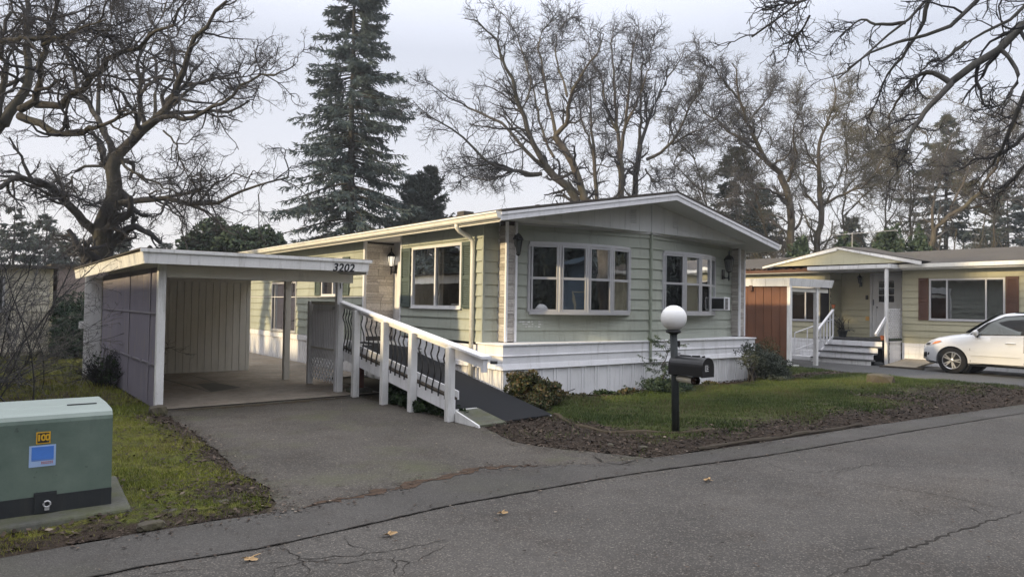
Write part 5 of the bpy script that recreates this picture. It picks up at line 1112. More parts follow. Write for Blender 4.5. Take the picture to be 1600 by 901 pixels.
mb = MB(); siding(mb, (-4.9, 17), (-1.5, 17), 0, 2.65, .3, out=.008); siding(mb, (-4.9, 21), (-4.9, 17), 0, 2.65, .3, out=.008); mb.obj('wall', 'pinkish', SB)
mb = MB(); mb.box(-5.1, -1.3, 16.8, 21, 2.65, 2.72); mb.obj('roof', 'roof', SB)
# ------------------------------------------------------------------ an added shade home, then homes across the road, seen mirrored in the windows
def add_shade_home():  # unseen home added to keep low sun off the carport side
    t = thing('shade_home', 'low beige unseen home added beyond the left edge to shade the carport side', 'house', (-13, 5, 0))
    mb = MB(); siding(mb, (-10.6, 12.6), (-10.6, -1.5), 0, 3.2, .22); siding(mb, (-10.6, -1.5), (-15.5, -1.5), 0, 3.2, .22); siding(mb, (-15.5, -1.5), (-15.5, 12.6), 0, 3.2, .22); siding(mb, (-15.5, 12.6), (-10.6, 12.6), 0, 3.2, .22); mb.obj('siding', 'beige', t)
    mb = MB()
    for a, za, b, zb in ((-10.1, 3.15, -13.05, 4.62), (-13.05, 4.62, -16, 3.15)): mb.hexa([(b, -1.9, zb), (a, -1.9, za), (a, 13, za), (b, 13, zb), (b, -1.9, zb+.12), (a, -1.9, za+.12), (a, 13, za+.12), (b, 13, zb+.12)])
    mb.obj('roof', 'roof', t)
    for a0 in (3.0, 7.5): slider_window('window', Pl((-10.6, 12.6), (-10.6, -1.5)), a0, a0+1.4, 1.1, 2.2, t, [a0+.7], 'frame', ['blind', 'blind'])
add_shade_home()
def far_home(x0, x1, y, h, rid, wall, trim, label, wins):
    t = thing('facing_home', label, 'house', ((x0+x1)/2, y-4, 0)); p = Pl((x1, y), (x0, y)); L_ = x1-x0
    mb = MB(); siding(mb, (x1, y), (x0, y), 0, h, .22); siding(mb, (x0, y), (x0, y-9), 0, h, .22); siding(mb, (x1, y-9), (x1, y), 0, h, .22); mb.prism([(x0, y-.01, h), (x1, y-.01, h), ((x0+x1)/2, y-.01, rid)], (0, -.1, 0)); mb.obj('wall', wall, t)
    mb = MB(); xm = (x0+x1)/2
    for (a, za), (b, zb) in (((x0-.4, h-.05), (xm, rid+.05)), ((xm, rid+.05), (x1+.4, h-.05))): mb.hexa([(a, y-9.5, za), (b, y-9.5, zb), (b, y+.5, zb), (a, y+.5, za), (a, y-9.5, za+.18), (b, y-9.5, zb+.18), (b, y+.5, zb+.18), (a, y+.5, za+.18)])
    mb.obj('roof', trim, t)
    for a0, a1, z0, z1 in wins: slider_window('window', p, x1-a1, x1-a0, z0, z1, t, [x1-(a0+a1)/2], 'cream', ['blind', 'blind'])
far_home(2.0, 8.4, -15, 2.45, 3.6, 'blue', 'blue', 'blue-grey home with cream window across the road, mirrored in the left bow window', [(4.3, 5.6, 1.0, 2.3)])
far_home(9.8, 11.6, -15.5, 2.4, 3.0, 'cream', 'white', 'cream home across the road, mirrored in the bow windows', [(10.3, 11.2, 1, 2.1)])
# ------------------------------------------------------------------ white SUV, front toward +Y, left side toward the camera
CX, CY0, CZ = 15.72, -.56, -.085     # centre line x, front y
CAR = thing('parked_car', 'white SUV parked facing left beside the yellow home\'s porch', 'car', (CX, CY0-2.3, CZ))
st = [(0.00, .52, .56, .50, .40, .58, .72, .73), (.06, .66, .70, .60, .32, .58, .79, .82), (.2, .78, .83, .71, .26, .60, .875, .925), (.42, .855, .90, .785, .25, .62, .95, 1.015), (.75, .88, .925, .825, .25, .64, 1.02, 1.09), (1.05, .885, .93, .845, .25, .66, 1.065, 1.14),
      (1.3, .885, .93, .86, .25, .66, 1.09, 1.14), (1.8, .885, .93, .87, .25, .66, 1.11, 1.13), (2.6, .885, .93, .87, .25, .66, 1.13, 1.14), (3.6, .885, .93, .87, .25, .66, 1.15, 1.16), (4.2, .87, .91, .85, .28, .66, 1.16, 1.17), (4.5, .82, .86, .80, .34, .66, 1.14, 1.15), (4.62, .74, .78, .72, .42, .66, 1.08, 1.09)]
def section(s_):
    l, hb, hm, hs_, zb, zm, zs, zt = s_
    half = [(0, zb), (hb*.85, zb), (hb, zb+.07), (hm-.01, zm-.14), (hm, zm), (hm-.005, zm+.10), (hm-.025, zm+.6*(zs-zm)), (hs_+.012, zs-.03), (hs_-.02, zs), (hs_*.75, zs+.75*(zt-zs)), (0, zt)]
    return half
def interp(l):
    for a, b in zip(st, st[1:]):
        if a[0] <= l <= b[0]:
            t = (l-a[0])/(b[0]-a[0]); return tuple(x+(y-x)*t for x, y in zip(a, b))
    return st[-1] if l > 4 else st[0]
ls = sorted(set([s_[0] for s_ in st]+[round(.02+.06*i, 3) for i in range(77)])); V = []; F = []; ns = 21
for l in ls:
    h = section(interp(l)); ring = [(-x, z) for x, z in h]+[(x, z) for x, z in h[-2:0:-1]]
    ns = len(ring); V += [(CX+x, CY0-l, CZ+z) for x, z in ring]
for i in range(len(ls)-1):
    for j in range(ns): F.append((i*ns+j, i*ns+(j+1) % ns, (i+1)*ns+(j+1) % ns, (i+1)*ns+j))
F += [tuple(range(ns)), tuple(range((len(ls)-1)*ns, len(ls)*ns))]
mb = MB(); mb.add(V, F); body = mb.obj('body', 'car', CAR)
WL = [.86, 3.56]
def boolean(o, cutter):
    md = o.modifiers.new('cut', 'BOOLEAN'); md.object = cutter; md.operation = 'DIFFERENCE'; md.solver = 'EXACT'
    bpy.context.view_layer.update(); dg = bpy.context.evaluated_depsgraph_get(); me = bpy.data.meshes.new_from_object(o.evaluated_get(dg)); o.modifiers.clear(); o.data = me
mb = MB()
for l in WL:
    for sd2 in (-1, 1):
        mb.lathe([(.405, -.32), (.405, .32)], (CX+sd2*.90, CY0-l, CZ+.37), 32, 'x')
cut = mb.obj('cutter', None, None); boolean(body, cut); bpy.data.objects.remove(cut)
body.data.polygons.foreach_set('use_smooth', [True]*len(body.data.polygons)); md = body.modifiers.new('es', 'EDGE_SPLIT'); md.split_angle = R(38)
body.data.materials.clear(); body.data.materials.append(M['car'])
for l in WL:
    for sd2 in (-1, 1): mb = MB(); mb.lathe([(.404, 0), (.404, .3), (.0, .301)], (CX+sd2*.60-.15, CY0-l, CZ+.37), 32, 'x'); mb.obj('wheel_arch_liner', 'plastic', CAR)
# cabin
lv = [(1.06, 1.08, 4.52, .875), (1.13, 1.18, 4.50, .865), (1.42, 1.54, 4.38, .79), (1.64, 1.86, 4.22, .69), (1.71, 2.03, 4.08, .63), (1.745, 2.28, 3.88, .52), (1.75, 2.75, 3.4, .3)]
V = []; F = []; n = 48
def cab(l0, l1, hw, a):
    c, s2 = math.cos(a), math.sin(a); p = .22
    return (abs(c)**p*math.copysign(1, c)*hw, (l0+l1)/2-abs(s2)**.35*math.copysign(1, s2)*(l1-l0)/2)
for z, l0, l1, hw in lv:
    for j in range(n):
        x, l = cab(l0, l1, hw, 2*PI*j/n); V.append((CX+x, CY0-l, CZ+z))
for i in range(len(lv)-1):
    for j in range(n): F.append((i*n+j, i*n+(j+1) % n, (i+1)*n+(j+1) % n, (i+1)*n+j))
F.append(tuple(range((len(lv)-1)*n, len(lv)*n))); mb = MB(); mb.add(V, F); cabin = mb.obj('cabin', 'car', CAR, smooth=True); md = cabin.modifiers.new('es', 'EDGE_SPLIT'); md.split_angle = R(40)
def hwz(z):
    for a, b in zip(lv, lv[1:]):
        if a[0] <= z <= b[0]: return a[3]+(b[3]-a[3])*(z-a[0])/(b[0]-a[0])
    return lv[-1][3]
def side_pane(name, pts, mat, off=.012, par=None, sides=(-1, 1)):
    for sd2 in sides:
        mb = MB(); m_ = [(CX+sd2*(hwz(z)+off), CY0-l, CZ+z) for l, z in pts]; mb.add(m_, [tuple(range(len(m_)))]); mb.obj(name, mat, par or CAR)
def lin(a, b, n_=6): return [(a[0]+(b[0]-a[0])*i/n_, a[1]+(b[1]-a[1])*i/n_) for i in range(n_)]
side_pane('window_surround', [(1.30, 1.115), (3.75, 1.16), (4.2, 1.25), (4.0, 1.62), (3.4, 1.675), (2.5, 1.678), (2.10, 1.64), (1.70, 1.45)], 'plastic', .010)
side_pane('side_window', [(1.50, 1.14), (2.50, 1.15), (2.56, 1.645), (2.13, 1.625), (1.80, 1.46)], 'car_glass', .016)
side_pane('side_window', [(2.63, 1.15), (3.45, 1.17), (3.40, 1.64), (2.67, 1.65)], 'car_glass', .016)
side_pane('side_window', [(3.53, 1.18), (4.1, 1.27), (3.95, 1.55), (3.47, 1.60)], 'car_glass', .016)
mb = MB(); q = [(-.72, 1.17, 1.14), (.72, 1.17, 1.14), (.57, 1.90, 1.67), (-.57, 1.90, 1.67)]; mb.add([(CX+x, CY0-l+.03, CZ+z+.035) for x, l, z in q], [(0, 1, 2, 3)]); mb.obj('windshield', 'car_glass', CAR)
mb = MB(); mb.bar((CX-.6, CY0-1.17, CZ+1.165), (CX+.6, CY0-1.17, CZ+1.165), .10, .02); mb.tube([(CX-.55, CY0-1.16, CZ+1.18), (CX+.2, CY0-1.25, CZ+1.24)], .012, 5); mb.obj('wiper', 'plastic', CAR)
for sd2 in (-1, 1):
    mb = MB(); mb.bar((CX+sd2*.58, CY0-2.3, CZ+1.745), (CX+sd2*.58, CY0-4.0, CZ+1.745), .035, .03); mb.obj('roof_rail', 'plastic', CAR)
def bx_side(l, z):
    h = section(interp(l))
    for (xa, za), (xb, zb) in zip(h[1:], h[2:]):
        if za <= z <= zb: return xa+(xb-xa)*(z-za)/(zb-za+1e-9)
    return h[-3][0]
def patch(name, pts, mat, off=.004, sides=(-1, 1), par=None, sub=1):
    for sd2 in sides:
        mb = MB(); m_ = [(CX+sd2*(bx_side(l, z)+off), CY0-l+off*.6, CZ+z) for l, z in pts]; c = (sum(p[0] for p in pts)/len(pts), sum(p[1] for p in pts)/len(pts))
        cc = (CX+sd2*(bx_side(*c)+off*1.6), CY0-c[0]+off*.6, CZ+c[1]); mb.add([cc]+m_, [(0, i+1, (i+1) % len(m_)+1) for i in range(len(m_))]); o = mb.obj(name, mat, par or CAR, smooth=True)
        yield o
for o in patch('headlight', [(.10, .775), (.20, .755), (.38, .79), (.62, .885), (.58, .925), (.40, .925), (.22, .875)], 'lens', .008):
    pass
for o in patch('turn_lamp', [(.33, .80), (.45, .825), (.60, .89), (.56, .915), (.42, .885)], 'amber', .013): pass
for o in patch('headlight_bezel', [(.11, .80), (.18, .775), (.27, .785), (.30, .84), (.22, .85)], 'plastic', .012): pass
for o in patch('fog_lamp', [(.06, .44), (.16, .42), (.26, .50), (.28, .56), (.16, .575), (.06, .55)], 'plastic', .008): pass
for o in patch('lower_bumper', [(.03, .36), (.10, .30), (.44, .26), (.45, .31), (.30, .33), (.12, .39)], 'plastic', .006): pass
for o in patch('sill', [(1.28, .26), (3.15, .26), (3.15, .35), (1.28, .335)], 'plastic', .012): pass
for o in patch('door_moulding', [(1.36, .545), (2.5, .545), (2.5, .575), (1.36, .575)], 'car', .022): pass
for l in (1.33, 2.58):
    for o in patch('door_seam', [(l-.005, .36), (l+.005, .36), (l+.005, .7), (l+.003, 1.09), (l-.007, 1.09), (l-.005, .7)], 'plastic', .004): pass
for sd2 in (-1, 1):
    for l in (2.28, 3.3):
        mb = MB(); x = CX+sd2*(bx_side(l, .92)+.02); mb.tube([(x-sd2*.02, CY0-l+.11, CZ+.915), (x, CY0-l+.07, CZ+.925), (x, CY0-l-.07, CZ+.925), (x-sd2*.02, CY0-l-.11, CZ+.915)], .018, 8); mb.obj('door_handle', 'car', CAR, smooth=True)
    mb = MB(); c = Vector((CX+sd2*1.03, CY0-1.52, CZ+1.17)); bm = bmesh.new(); bmesh.ops.create_icosphere(bm, subdivisions=3, radius=1)
    mb.add([c+Vector((v.co.x*.10, v.co.y*.10 if v.co.y > 0 else v.co.y*.05, v.co.z*.085+(.02*v.co.x*sd2))) for v in bm.verts], [tuple(q.index for q in f.verts) for f in bm.faces]); bm.free(); mr_ = mb.obj('wing_mirror', 'car', CAR, smooth=True)
    mb = MB(); mb.bar((CX+sd2*.86, CY0-1.48, CZ+1.10), (CX+sd2*1.02, CY0-1.52, CZ+1.11), .09, .05); mb.obj('mirror_foot', 'plastic', mr_)
mb = MB(); mb.box(CX-.5, CX+.5, CY0-.02, CY0+.012, CZ+.60, CZ+.72); mb.box(CX-.55, CX+.55, CY0-.03, CY0+.01, CZ+.36, CZ+.48); mb.obj('grille', 'plastic', CAR)
for l in WL:
    for sd2 in (-1, 1):
        c = (CX+sd2*.80, CY0-l, CZ+.37); mb = MB()
        mb.lathe([(.245, -.10*sd2), (.33, -.11*sd2), (.362, -.085*sd2), (.368, 0), (.362, .085*sd2), (.33, .105*sd2), (.245, .10*sd2)], c, 40, 'x'); wv = mb.obj('wheel', 'rubber', CAR, smooth=True)
        mb = MB(); mb.lathe([(.245, .10*sd2), (.235, .112*sd2), (.222, .10*sd2), (.215, .02*sd2)], c, 40, 'x')
        mb.f = mb.f[:-2]; mb.r = mb.r[:-2]
        for i in range(5):
            for dlt in (-.13, .13):
                a = 2*PI*i/5+.3+PI/2; a2 = a+dlt*1.25
                p0 = (c[0]+sd2*.085, c[1]+.045*math.cos(a+dlt), c[2]+.045*math.sin(a+dlt)); p1 = (c[0]+sd2*.10, c[1]+.228*math.cos(a2), c[2]+.228*math.sin(a2)); mb.bar(p0, p1, .036, .03, (1, 0, 0))
        mb.lathe([(.055, .05*sd2), (.052, .105*sd2), (.03, .11*sd2)], c, 16, 'x'); mb.obj('rim', 'alloy', wv)
        mb = MB(); mb.lathe([(.16, .01*sd2), (.16, .025*sd2)], c, 24, 'x'); mb.obj('brake_disc', 'boxbase', wv)
# ------------------------------------------------------------------ trees: arrays of branches (N, K, 3) with radii (N, K)
def resample(pts, K):
    P = np.array(pts, float); d = np.r_[0, np.cumsum(np.linalg.norm(np.diff(P, axis=0), axis=1))]; t = np.linspace(0, d[-1], K)
    Q = np.stack([np.interp(t, d, P[:, i]) for i in range(P.shape[1])], 1)
    for _ in range(2): Q[1:-1] = .25*Q[:-2]+.5*Q[1:-1]+.25*Q[2:]
    return Q
def norm(a): return a/np.maximum(np.linalg.norm(a, axis=-1, keepdims=True), 1e-9)
def spawn(r_, P, Rr, n, t0, lf, K, rf, ang=(.5, 1.0), wob=.3, up=.0, rmin=.006, t1=1.0, lmin=.0, tp=.55):
    N_, K0, _ = P.shape; idx = np.repeat(np.arange(N_), n); t = t0+(t1-t0)*r_.random(len(idx)); f = t*(K0-1); i = np.minimum(f.astype(int), K0-2); w = (f-i)[:, None]
    S = P[idx, i]*(1-w)+P[idx, i+1]*w; d = norm(P[idx, i+1]-P[idx, i]); pr = Rr[idx, i]*(1-w[:, 0])+Rr[idx, i+1]*w[:, 0]
    ln = np.linalg.norm(np.diff(P, axis=1), axis=2).sum(1)[idx]
    rv = norm(r_.normal(size=d.shape)); pp = norm(rv-(rv*d).sum(1, keepdims=True)*d); a = r_.uniform(ang[0], ang[1], len(idx))[:, None]
    D = norm(d*np.cos(a)+pp*np.sin(a)); L_ = np.maximum(ln*lf*(1-tp*t)*r_.uniform(.55, 1.3, len(idx)), lmin)
    Q = np.empty((len(idx), K, 3)); Q[:, 0] = S; cur = D
    for k_ in range(1, K):
        cur = norm(cur+r_.normal(size=cur.shape)*wob+np.array([0, 0, up])); Q[:, k_] = Q[:, k_-1]+cur*(L_/(K-1))[:, None]
    r0 = np.clip(pr*rf*r_.uniform(.7, 1.1, len(idx)), rmin, None); RR = r0[:, None]*np.linspace(1, .38, K)[None, :]
    return Q, np.maximum(RR, rmin*.55)
def tubes(P, Rr, m_):
    N_, K, _ = P.shape; T = np.empty_like(P); T[:, 1:-1] = P[:, 2:]-P[:, :-2]; T[:, 0] = P[:, 1]-P[:, 0]; T[:, -1] = P[:, -1]-P[:, -2]; T = norm(T)
    h = np.where(np.abs(T[..., 2:3]) < .85, np.array([0, 0, 1.]), np.array([1., 0, 0])); u_ = norm(np.cross(T, h)); v_ = np.cross(T, u_); a = np.arange(m_)*2*PI/m_
    V = P[:, :, None, :]+Rr[:, :, None, None]*(np.cos(a)[None, None, :, None]*u_[:, :, None, :]+np.sin(a)[None, None, :, None]*v_[:, :, None, :])
    b = (np.arange(N_)[:, None, None]*K+np.arange(K-1)[None, :, None])*m_; j = np.arange(m_)[None, None, :]; j2 = (np.arange(m_)+1) % m_; j2 = j2[None, None, :]
    F = np.stack([b+j, b+j2, b+m_+j2, b+m_+j], -1).reshape(-1, 4); return V.reshape(-1, 3), F
def mesh_of(name, sets, mat, org, parent=None, smooth=True):
    Vs, Fs, o_ = [], [], 0
    for P, Rr, m_ in sets:
        V, F = tubes(P, Rr, m_); Vs.append(V); Fs.append(F+o_); o_ += len(V)
    me = _fast(name, np.concatenate(Vs)-np.array(org), np.concatenate(Fs), M[mat], None, smooth); return link(name, me, tuple(org), parent)
def zoom(zx, zy, ox, oy, s): return ox+zx/s, oy+zy/s
def bare_tree(name, label, cat, base, limbs, seed, levels, mats, group=None, K=14, kink=.05, trunk_n=None, rs=.56):
    # limbs: list of (points in space, r0, r1); the first reaches the ground at base
    r_ = np.random.default_rng(seed); t = thing(name, label, cat, base, group); Ps, Rs = [], []
    for pts, r0, r1 in limbs:
        Q = resample(pts, K); ln = np.linalg.norm(np.diff(Q, axis=0), axis=1).sum(); jit = r_.normal(size=Q.shape)*kink*min(1, ln/5); jit[0] = 0; jit[1] *= .4; Q = Q+jit; Ps.append(Q); Rs.append(np.maximum(np.linspace(r0, r1, K)*rs, .012))
    P = np.array(Ps); Rr = np.array(Rs); mesh_of('trunk', [(P, Rr, 9)], mats[0], base, t); cur = [(P, Rr)]; crown = []
    allp = (P[trunk_n or 0:], Rr[trunk_n or 0:]); lev = allp
    for li, kw in enumerate(levels):
        Q = spawn(r_, lev[0], lev[1], **kw); crown.append((Q[0], Q[1], 5 if li == 0 else (4 if li == 1 else 3)))
        lev = Q if li else (Q[0], Q[1])
        if li == 0:
            pass
    mesh_of('crown', crown, mats[1], base, t); return t
def Lm(pxs, d, r0, r1, dd=0.0, zo=None, seed=0):       # a limb traced on the photograph, its depth drifting by dd along its length
    pts = []
    n = len(pxs)
    for i, p in enumerate(pxs):
        u_, v_ = zoom(p[0], p[1], *zo) if zo else p; pts.append(at(u_, v_, d+dd*(i/(n-1))**1.2))
    return (pts, r0, r1)
def ground_under(p): return np.array([p[0], p[1], gz(p[0], p[1])-.1])

# --- big oak left of the carport
zo = (0, 0, 1.958); D1 = 24.0
tb = at(150, 420, D1); base = ground_under(tb)
L1 = [([base]+[at(*zoom(x, y, *zo), D1) for x, y in ((306, 800), (318, 720), (338, 610), (345, 520), (350, 470))], .52, .33),
      Lm([(345, 490), (400, 430), (470, 370), (530, 325), (560, 230), (570, 150), (640, 60), (690, 0)], D1, .27, .05, -3, zo),
      Lm([(470, 372), (520, 345), (600, 362), (660, 330), (720, 270), (790, 230), (860, 210)], D1-1, .13, .03, -2, zo),
      Lm([(400, 432), (440, 350), (430, 260), (405, 190), (440, 130), (500, 60), (520, -20)], D1-.5, .13, .03, 3, zo),
      Lm([(345, 480), (330, 390), (255, 310), (225, 245), (205, 130), (190, 40)], D1, .17, .04, 2.5, zo),
      Lm([(300, 350), (305, 270), (300, 140), (340, 60), (360, -20)], D1+.8, .11, .03, 3, zo),
      Lm([(335, 635), (380, 610), (440, 607), (500, 605), (540, 608), (600, 612), (650, 635), (690, 600), (750, 575), (800, 555), (880, 545)], D1, .16, .03, -3, zo),
      Lm([(330, 508), (245, 505), (212, 545), (235, 590), (262, 650)], D1, .08, .02, -1, zo),
      Lm([(312, 730), (255, 675), (205, 615), (140, 555), (70, 540), (10, 552), (-60, 600)], D1, .24, .07, -4, zo),
      Lm([(355, 480), (400, 525), (470, 550), (540, 590), (600, 590)], D1, .08, .02, -2, zo),
      Lm([(500, 400), (540, 440), (560, 520), (590, 560)], D1-1, .05, .015, -1, zo),
      Lm([(530, 325), (600, 250), (680, 235), (740, 245), (800, 200)], D1-1.5, .08, .02, 2, zo),
      Lm([(405, 190), (370, 150), (380, 60), (350, 0)], D1+1, .06, .02, 2, zo),
      Lm([(470, 370), (480, 250), (470, 150), (560, 90), (600, 20)], D1, .09, .02, 4, zo)]
lv_oak = lambda n1, n2, n3, n4: [dict(n=n1, t0=.22, lf=.42, K=8, rf=.62, ang=(.5, 1.15), wob=.32, up=.02, rmin=.024, lmin=1.2), dict(n=n2, t0=.15, lf=.55, K=6, rf=.60, ang=(.45, 1.1), wob=.34, rmin=.013, lmin=.6),
                          dict(n=n3, t0=.15, lf=.55, K=5, rf=.6, ang=(.4, 1.1), wob=.35, up=.02, rmin=.006, lmin=.3), dict(n=n4, t0=.2, lf=.55, K=4, rf=.7, ang=(.4, 1.0), wob=.30, rmin=.0048, lmin=.16)]
bare_tree('oak_tree', 'big dark bare oak with a long level limb, standing behind the carport', 'tree', tuple(base), L1, 1, lv_oak(16, 5, 5, 3), ('bark', 'twig'), 'bare oaks', rs=.68)
# --- oak whose trunk stands beyond the left edge
D2 = 17.0; b2 = ground_under(at(-150, 500, D2))
L2 = [([b2, at(-140, 420, D2), at(-100, 300, D2), at(-40, 225, D2), at(0, 195, D2)], .45, .24),
      Lm([(-20, 410), (30, 365), (62, 335), (85, 260), (90, 160), (88, 60), (85, -10)], D2, .16, .07, 1, zo),
      Lm([(60, 355), (130, 382), (208, 425), (250, 395), (320, 375), (400, 340)], D2, .13, .03, -1.5, zo),
      Lm([(62, 335), (110, 318), (122, 230), (140, 120), (168, 40), (185, -20)], D2, .12, .05, -1, zo),
      Lm([(110, 320), (180, 322), (240, 280), (310, 215), (380, 160), (470, 95), (560, 40)], D2, .12, .03, -2, zo),
      Lm([(-20, 380), (10, 310), (12, 220), (0, 140), (30, 40)], D2, .12, .05, 1, zo), Lm([(130, 140), (190, 110), (260, 90), (330, 95)], D2-.6, .06, .02, -1, zo), Lm([(0, 130), (60, 120), (150, 110), (240, 100), (320, 60)], D2, .08, .02, -2, zo)]
bare_tree('oak_tree', 'bare oak leaning in from beyond the left edge of the photo', 'tree', tuple(b2), L2, 2, lv_oak(11, 5, 4, 3), ('bark', 'twig'), 'bare oaks', rs=.78)
# --- two leaning oaks behind the roof
zm_ = (620, 0, 2.65); D3 = 38.0
def up_to(pxs, d, zo): u_, v_ = zoom(*pxs, *zo); p = at(u_, v_, d); return [ground_under(p), p]
L3 = [(up_to((762, 830), D3, zm_)+[at(*zoom(x, y, *zm_), D3) for x, y in ((700, 760), (620, 690))], .5, .36),
      Lm([(620, 690), (575, 620), (540, 540), (520, 450), (500, 380), (460, 300), (430, 220), (400, 120), (330, 90), (280, 80)], D3, .30, .04, -3, zm_),
      Lm([(620, 690), (545, 650), (490, 570), (440, 500), (370, 475), (300, 460), (240, 410), (180, 370), (100, 330)], D3, .20, .03, 3, zm_),
      Lm([(600, 720), (500, 720), (430, 690), (390, 690), (300, 590), (220, 520), (130, 480), (55, 420)], D3, .20, .03, -4, zm_),
      Lm([(590, 725), (520, 735), (420, 670), (330, 690), (270, 700), (200, 690)], D3, .13, .03, -2, zm_), Lm([(520, 450), (560, 380), (540, 250), (500, 150), (440, 60), (400, 10)], D3, .12, .03, 4, zm_), Lm([(480, 700), (380, 760), (300, 720), (230, 790)], D3, .10, .03, 2, zm_)]
lv3 = [dict(n=24, t0=.12, lf=.36, K=7, rf=.5, ang=(.45, 1.1), wob=.30, up=.05, rmin=.020, lmin=.8, tp=.78), dict(n=6, t0=.12, lf=.55, K=6, rf=.55, ang=(.4, 1.0), wob=.34, up=.04, rmin=.014, lmin=.6),
       dict(n=4, t0=.15, lf=.72, K=5, rf=.6, ang=(.35, .95), wob=.27, up=.02, rmin=.009, lmin=.45)]
bare_tree('oak_tree', 'bare oak with the trunk leaning left behind the green home\'s roof', 'tree', tuple(L3[0][0][0]), L3, 3, lv3, ('bark_mid', 'twig'), 'bare oaks')
D4 = 37.0
L4 = [(up_to((792, 815), D4, zm_)+[at(*zoom(x, y, *zm_), D4) for x, y in ((740, 700), (690, 610), (655, 565))], .48, .32),
      Lm([(655, 565), (690, 530), (715, 480), (705, 400), (740, 350), (790, 290), (830, 215), (860, 150)], D4, .24, .04, -3, zm_), Lm([(660, 570), (640, 460), (610, 330), (585, 200), (600, 110), (690, 50)], D4, .18, .03, 3, zm_),
      Lm([(705, 400), (690, 320), (655, 240), (660, 130), (720, 70)], D4-1, .12, .03, 3, zm_), Lm([(650, 650), (600, 560), (570, 430), (560, 300), (520, 200)], D4, .14, .03, 4, zm_)]
bare_tree('oak_tree', 'bare oak with a crooked bent limb, right of the left-leaning oak behind the roof', 'tree', tuple(L4[0][0][0]), L4, 4, lv3, ('bark_moss', 'twig'), 'bare oaks')
D5 = 40.0
L5 = [(up_to((932, 810), D5, zm_)+[at(*zoom(x, y, *zm_), D5) for x, y in ((928, 700), (925, 630))], .42, .30), Lm([(925, 640), (915, 540), (905, 400), (900, 280), (880, 180), (900, 110)], D5, .22, .04, 2, zm_), Lm([(928, 640), (950, 500), (962, 330), (975, 200), (1000, 90)], D5, .20, .03, -3, zm_),
      Lm([(920, 560), (860, 450), (850, 330), (800, 230), (790, 150)], D5, .13, .03, 3, zm_), Lm([(950, 520), (1010, 400), (1050, 260), (1060, 150)], D5-1, .14, .03, -2, zm_)]
bare_tree('oak_tree', 'bare oak with several straight upright stems above the gable', 'tree', tuple(L5[0][0][0]), L5, 5, lv3, ('bark_moss', 'twig'), 'bare oaks')
D6 = 41.0
L6 = [(up_to((985, 800), D6, zm_)+[at(*zoom(x, y, *zm_), D6) for x, y in ((995, 700), (1005, 610))], .40, .28), Lm([(1005, 610), (1040, 490), (1080, 400), (1125, 320), (1185, 230), (1200, 180)], D6, .20, .03, 3, zm_), Lm([(1003, 600), (1012, 420), (1022, 250), (1010, 140)], D6, .18, .03, -2, zm_),
      Lm([(1035, 660), (1090, 640), (1140, 600), (1180, 520), (1240, 400), (1300, 280)], D6, .18, .03, -4, zm_), Lm([(1140, 600), (1200, 560), (1260, 540), (1330, 480)], D6-2, .12, .03, -2, zm_), Lm([(1030, 700), (1060, 760), (1130, 730), (1200, 770)], D6, .1, .03, -2, zm_)]
bare_tree('oak_tree', 'bare oak with limbs reaching right, just right of the gable peak', 'tree', tuple(L6[0][0][0]), L6, 6, lv3, ('bark_mid', 'twig'), 'bare oaks')
D7 = 44.0
L7 = [(up_to((832, 815), D7, zm_)+[at(*zoom(x, y, *zm_), D7) for x, y in ((825, 720), (815, 600))], .28, .2), Lm([(815, 600), (805, 470), (800, 350), (840, 260)], D7, .16, .03, 2, zm_), Lm([(820, 640), (770, 500), (745, 380), (760, 300)], D7, .13, .03, -2, zm_), Lm([(828, 720), (870, 600), (860, 480)], D7, .1, .03, 2, zm_)]
bare_tree('oak_tree', 'slimmer bare oak between the bent oak and the upright one', 'tree', tuple(L7[0][0][0]), L7, 7, lv3, ('bark_moss', 'twig_mid'), 'bare oaks')
# --- trees behind the yellow home
zr_ = (1060, 0, 2.252); D8 = 40.0
L8 = [(up_to((395, 890), D8, zr_)+[at(*zoom(x, y, *zr_), D8) for x, y in ((392, 760), (385, 680), (362, 612))], .42, .34), Lm([(362, 612), (295, 555), (262, 480), (245, 430), (220, 370), (214, 300), (190, 220)], D8, .30, .04, -2, zr_),
      Lm([(300, 560), (210, 480), (150, 440), (90, 400), (40, 300)], D8, .18, .03, 3, zr_), Lm([(245, 440), (280, 380), (330, 330), (350, 250)], D8, .13, .03, 2, zr_), Lm([(385, 640), (420, 560), (400, 470), (430, 380)], D8, .16, .03, -3, zr_), Lm([(370, 690), (300, 660), (220, 680), (130, 710)], D8, .12, .03, -3, zr_), Lm([(215, 350), (150, 280), (120, 220), (60, 190)], D8, .12, .03, -2, zr_)]
lv8 = [dict(n=24, t0=.12, lf=.38, K=7, rf=.50, ang=(.4, 1.1), wob=.32, up=.04, rmin=.020, lmin=.9, tp=.75), dict(n=6, t0=.15, lf=.5, K=6, rf=.55, ang=(.4, 1.0), wob=.34, up=.05, rmin=.016, lmin=.6), dict(n=5, t0=.15, lf=.70, K=5, rf=.6, ang=(.35, .95), wob=.27, rmin=.0095, lmin=.45)]
bare_tree('oak_tree', 'mossy sunlit trunk bending left above the red carport', 'tree', tuple(L8[0][0][0]), L8, 8, lv8, ('bark_moss', 'twig_mid'), 'bare trees behind the yellow home')
D9 = 42.0
